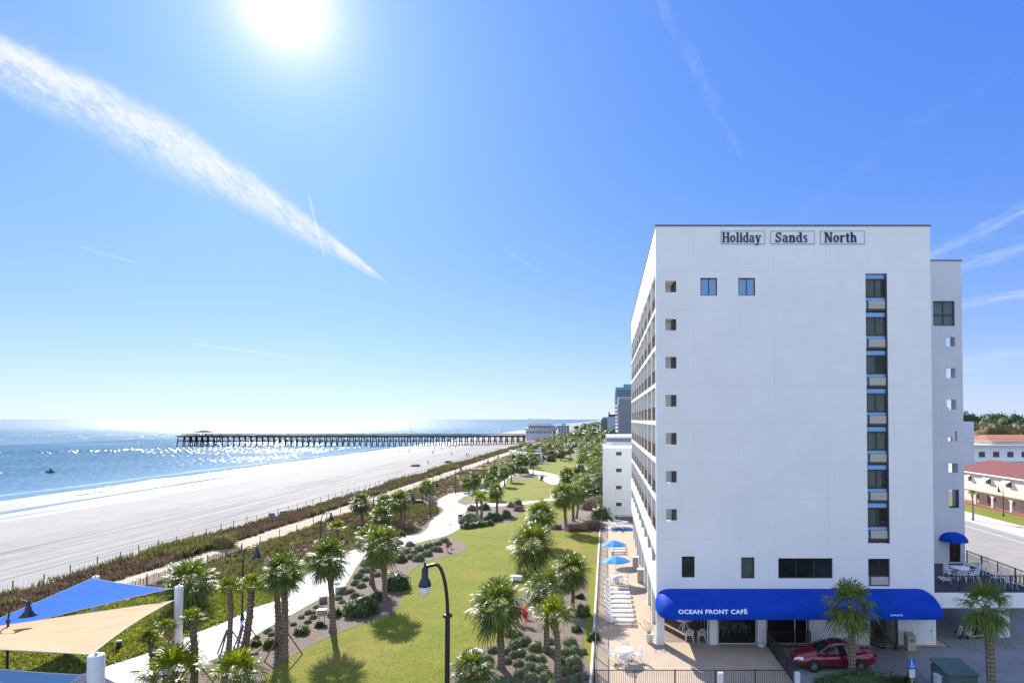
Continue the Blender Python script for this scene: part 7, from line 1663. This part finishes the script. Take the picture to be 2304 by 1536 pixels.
# ------------------------------------------------------------------ people, craft, beach things
m_skin = mat('skin', (.42,.25,.17), .6); m_cl1 = mat('dark_clothing', (.03,.035,.05), .9); m_cl2 = mat('green_shirt', (.35,.62,.38), .9); m_hair = mat('brown_hair', (.06,.035,.02), .8); m_cl3 = mat('red_clothing', (.35,.05,.05), .9)
def figure(pose):
    """one continuous skinned body; returns the evaluated mesh"""
    if pose == 'stand': J = {'pelvis':(0,0,.95),'belly':(0,0,1.12),'chest':(0,.01,1.34),'neck':(0,0,1.48),'head0':(0,-.01,1.56),'head':(0,-.01,1.66),'head2':(0,0,1.75),'ls':(-.17,0,1.41),'le':(-.24,.02,1.14),'lw':(-.25,-.06,.90),'lh':(-.25,-.08,.80),'rs':(.17,0,1.41),'re':(.24,.03,1.14),'rw':(.26,-.05,.90),'rh':(.26,-.07,.80),'lk':(-.11,-.04,.50),'la':(-.12,.04,.09),'lf':(-.13,-.13,.04),'rk':(.11,-.10,.50),'ra':(.12,.02,.09),'rf':(.13,-.15,.04)}
    else: J = {'pelvis':(0,.1,.10),'belly':(0,.08,.28),'chest':(0,.04,.50),'neck':(0,0,.64),'head0':(0,-.02,.72),'head':(0,-.03,.82),'head2':(0,-.02,.91),'ls':(-.17,.02,.57),'le':(-.24,-.12,.36),'lw':(-.20,-.36,.34),'lh':(-.19,-.45,.34),'rs':(.17,.02,.57),'re':(.24,-.12,.36),'rw':(.20,-.36,.34),'rh':(.19,-.45,.34),'lk':(-.17,-.38,.20),'la':(-.18,-.40,-.22),'lf':(-.18,-.58,-.24),'rk':(.17,-.38,.20),'ra':(.18,-.40,-.22),'rf':(.18,-.58,-.24)}
    E = [('pelvis','belly'),('belly','chest'),('chest','neck'),('neck','head0'),('head0','head'),('head','head2'),('chest','ls'),('ls','le'),('le','lw'),('lw','lh'),('chest','rs'),('rs','re'),('re','rw'),('rw','rh'),('pelvis','lk'),('lk','la'),('la','lf'),('pelvis','rk'),('rk','ra'),('ra','rf')]
    RR = {'pelvis':.135,'belly':.125,'chest':.145,'neck':.055,'head0':.07,'head':.095,'head2':.06,'ls':.062,'le':.045,'lw':.03,'lh':.035,'rs':.062,'re':.045,'rw':.03,'rh':.035,'lk':.065,'la':.042,'lf':.04,'rk':.065,'ra':.042,'rf':.04}
    ks = list(J); me = bpy.data.meshes.new('body'); me.from_pydata([J[k] for k in ks], [(ks.index(a), ks.index(b_)) for a, b_ in E], [])
    bm = bmesh.new(); bm.from_mesh(me); sk = bm.verts.layers.skin.verify(); bm.verts.ensure_lookup_table()
    for i, k in enumerate(ks): bm.verts[i][sk].radius = (RR[k], RR[k]); bm.verts[i][sk].use_root = (k == 'pelvis')
    bm.to_mesh(me); bm.free(); o = bpy.data.objects.new('tmp', me); COL.objects.link(o); o.modifiers.new('s', 'SKIN'); o.modifiers.new('u', 'SUBSURF').levels = 1
    dg = bpy.context.evaluated_depsgraph_get(); m2 = bpy.data.meshes.new_from_object(o.evaluated_get(dg)); bpy.data.objects.remove(o); m2.materials.clear()
    for p in m2.polygons: p.use_smooth = True
    return m2
FM = {p: figure(p) for p in ('stand', 'sit')}
def person(p, rz, lb, top=m_cl1, bottom=m_cl1, pose='stand', group=None, s=1.03):
    t = thing('person', lb, 'person', p, group, world=False, rz=rz); t.scale = (s,)*3
    me = FM[pose].copy(); me.materials.append(m_skin); o = bpy.data.objects.new('body', me); COL.objects.link(o); o.parent = t
    src = FM[pose]; z0, z1 = ((.93, 1.47) if pose == 'stand' else (.10, .62)); 
    for nm, mm, fn in (('shirt', top, lambda c: z0 < c.z < z1 and abs(c.x) < .30 and (c.z > (1.15 if pose == 'stand' else .36) or abs(c.x) < .20)), ('trousers', bottom, lambda c: (.12 < c.z < z0+.06 and abs(c.x) < .22) if pose == 'stand' else (c.z < .30 and abs(c.x) < .3 and c.z > -.18)), ('hair', m_hair, lambda c: c.z > (1.66 if pose == 'stand' else .82) or (c.z > (1.60 if pose == 'stand' else .76) and c.y > .02))):
        bm = bmesh.new(); bm.from_mesh(src); bm.normal_update()
        for v in bm.verts: v.co += v.normal*.014
        dead = [f for f in bm.faces if not fn(f.calc_center_median())]; bmesh.ops.delete(bm, geom=dead, context='FACES'); m3 = bpy.data.meshes.new(nm); bm.to_mesh(m3); bm.free(); m3.materials.append(mm); m3.polygons.foreach_set('use_smooth', [True]*len(m3.polygons)); q = bpy.data.objects.new(nm, m3); COL.objects.link(q); q.parent = t
    return t
def bz(u, v):
    z = -1.3
    for _ in range(6): g = G(u, v, z); z = beach_z(g.x, g.y)
    return G(u, v, z)
PB = [(920,1018),(944,1012),(967,1011),(978,1010),(994,1011),(1012,1009),(1025,1008),(1016,1024),(974,1021),(1050,1027),(1055,1027),(1062,1005),(1049,1003),(963,1044)]
PL = ['at the end of the row of posts','left of the open sand below the pier','below the middle of the pier','beside another, below the middle of the pier','walking below the pier','below the landward part of the pier, left','below the landward part of the pier, right','farther up the sand near the track lines','on the bright sand near the water','left of the pair walking by the dune','right of the pair walking by the dune','close to the pier piles, right','close to the pier piles, left','alone near the dark dune edge, nearest to us']
for i, (u, v) in enumerate(PB): person(bz(u, v), i*1.1, 'dark clothed person on the beach '+PL[i], (m_cl1, m_cl1, m_cl3)[i % 3] if False else m_cl1)
g = G(1218,1077); person((G(1222,1083).x, G(1222,1083).y, .04), 2, 'person in dark clothes on the upper path beside the dark bin')
person((G(1157,1066).x, G(1157,1066).y, .05), .5, 'person standing at the top end of the walkway')
for i, (f, lb) in enumerate(((.43,'person on the pier near its middle, left'), (.56,'person on the pier right of its middle'), (.68,'person on the pier beside a lamp pole'), (.84,'person on the landward part of the pier'), (.16,'person near the pier head shelter'))): person((XA+(XB-XA)*f, YP-1.5, ZD), i, lb)
person((fx(1972, 830), D0+.62, P(1970, 838, D0).z-1.05), math.pi-.3+math.pi, 'person in a pale green shirt behind the third stacked window', m_cl2, m_cl1)
g = G(114,1063,-2.02); jk = thing('jet_ski', 'dark jet ski running on the sea at the left', 'jet ski', g, world=False, rz=.05)
part(MB().add([(-1.5,-.4,.0),(1.1,-.45,.0),(1.7,0,.35),(1.1,.45,.0),(-1.5,.4,.0),(-1.5,-.45,.45),(.9,-.5,.5),(1.5,0,.6),(.9,.5,.5),(-1.5,.45,.45)], [(0,1,6,5),(1,2,7,6),(2,3,8,7),(3,4,9,8),(4,0,5,9),(5,6,7,8,9),(4,3,2,1,0)]), 'hull', m_bk, jk); part(MB().box(-1.1,.2,-.22,.22,.5,.8), 'seat', m_tyre, jk); part(MB().bar((.3,0,.5),(.5,0,1.1), .25), 'column', m_bk, jk); part(MB().tube([(.35,-.4,1.08),(.5,0,1.12),(.35,.4,1.08)], .04, 6), 'handlebar', m_bk, jk)
person((g.x-.25, g.y, g.z+.75), math.pi/2+.05, 'person riding the jet ski', pose='sit')
for i in range(17):
    u = 826+6.1*i; v = 1024-9*i/16+.6*math.sin(i*2.3); p = bz(u, v)
    tag(MB().tube([(0,0,-.3),(.05,0,.9+.3*math.sin(i*1.7))], .22, 7).build('groyne_post', m_pile, None, p), 'dark stump in the row standing in the shallows before the pier', 'post', 'row of dark stumps in the shallows')
for i, (u, v, w, lb) in enumerate(((936,1049,2.2,'dark beach buggy shaped heap on the sand near the dune'), (1009,1041,1.6,'dark low heap at the dune edge near the walking pair'))):
    V, Q = leaf_cloud(300+i, 500, (w, w*.6, .9), .14, lump=.6); o = npmesh('seaweed_heap', V, Q, m_brown); o.location = bz(u, v); tag(o, lb.replace('beach buggy shaped ', ''), 'heap')
for i, (u, v, w, lb) in enumerate(((500,1070,9,'long dark sand bar edge at the waterline, centre left'), (213,1109,4.5,'dark wrack line at the waterline, left'), (335,1092,2,'small dark wrack patch at the waterline'))):
    p = bz(u, v); mb = MB(); n = 30; r = random.Random(i); top = []; bot = []
    for k in range(n+1):
        yy = p.y-w+2*w*k/n; top.append((p.x+r.uniform(0,.5), yy, p.z+.06)); bot.append((p.x-.6-r.uniform(0,.8)*math.sin(math.pi*k/n), yy, p.z+.02))
    mb.add(top+bot, [(k, k+1, n+2+k, n+1+k) for k in range(n)], True); tag(mb.build('wrack_line', m_brown), lb, 'seaweed', kind=None)
# overhead wires beyond the motel
t = thing('power_line', 'two thin overhead wires sagging before the brown oaks', 'power line', (90, 150, 0))
for z in (11.0, 12.2):
    part(MB().tube([(70+9*i, 150-1.5*i, z-1.2*math.sin(math.pi*i/10)) for i in range(11)], .03, 4), 'wire', m_wire, t)
for x, y in ((70, 150), (160, 135)): part(MB().tube([(x, y, 0), (x, y, 13)], .14, 8), 'pole', m_wood, t)
# seagull high in the sky
g = P(1271, 217, 60); tag(MB().add([(-.5,0,.10),(-.25,.06,.16),(0,.08,.05),(0,-.10,.05),(-.25,-.08,.16),(.25,.06,.16),(.5,0,.10),(.25,-.08,.16)], [(0,4,1),(1,4,3,2),(2,3,7,5),(5,7,6)]).tube([(0,.25,.03),(0,.1,.04),(0,-.15,.05),(0,-.28,.06)], [.01,.06,.06,.02], 6).build('seagull', m_white, None, g), 'seagull gliding high in the sky left of the hotel', 'bird')
# small things at left: lamp-post shaped planter wall etc.
for (u, v, lb) in ((790,1146,'short timber bollard at the seaward end of the boardwalk'),):
    g = G(u, v); tag(MB().tube([(0,0,0),(0,0,1.1)], .12, 8).build('bollard', m_wood, None, g), lb, 'bollard')
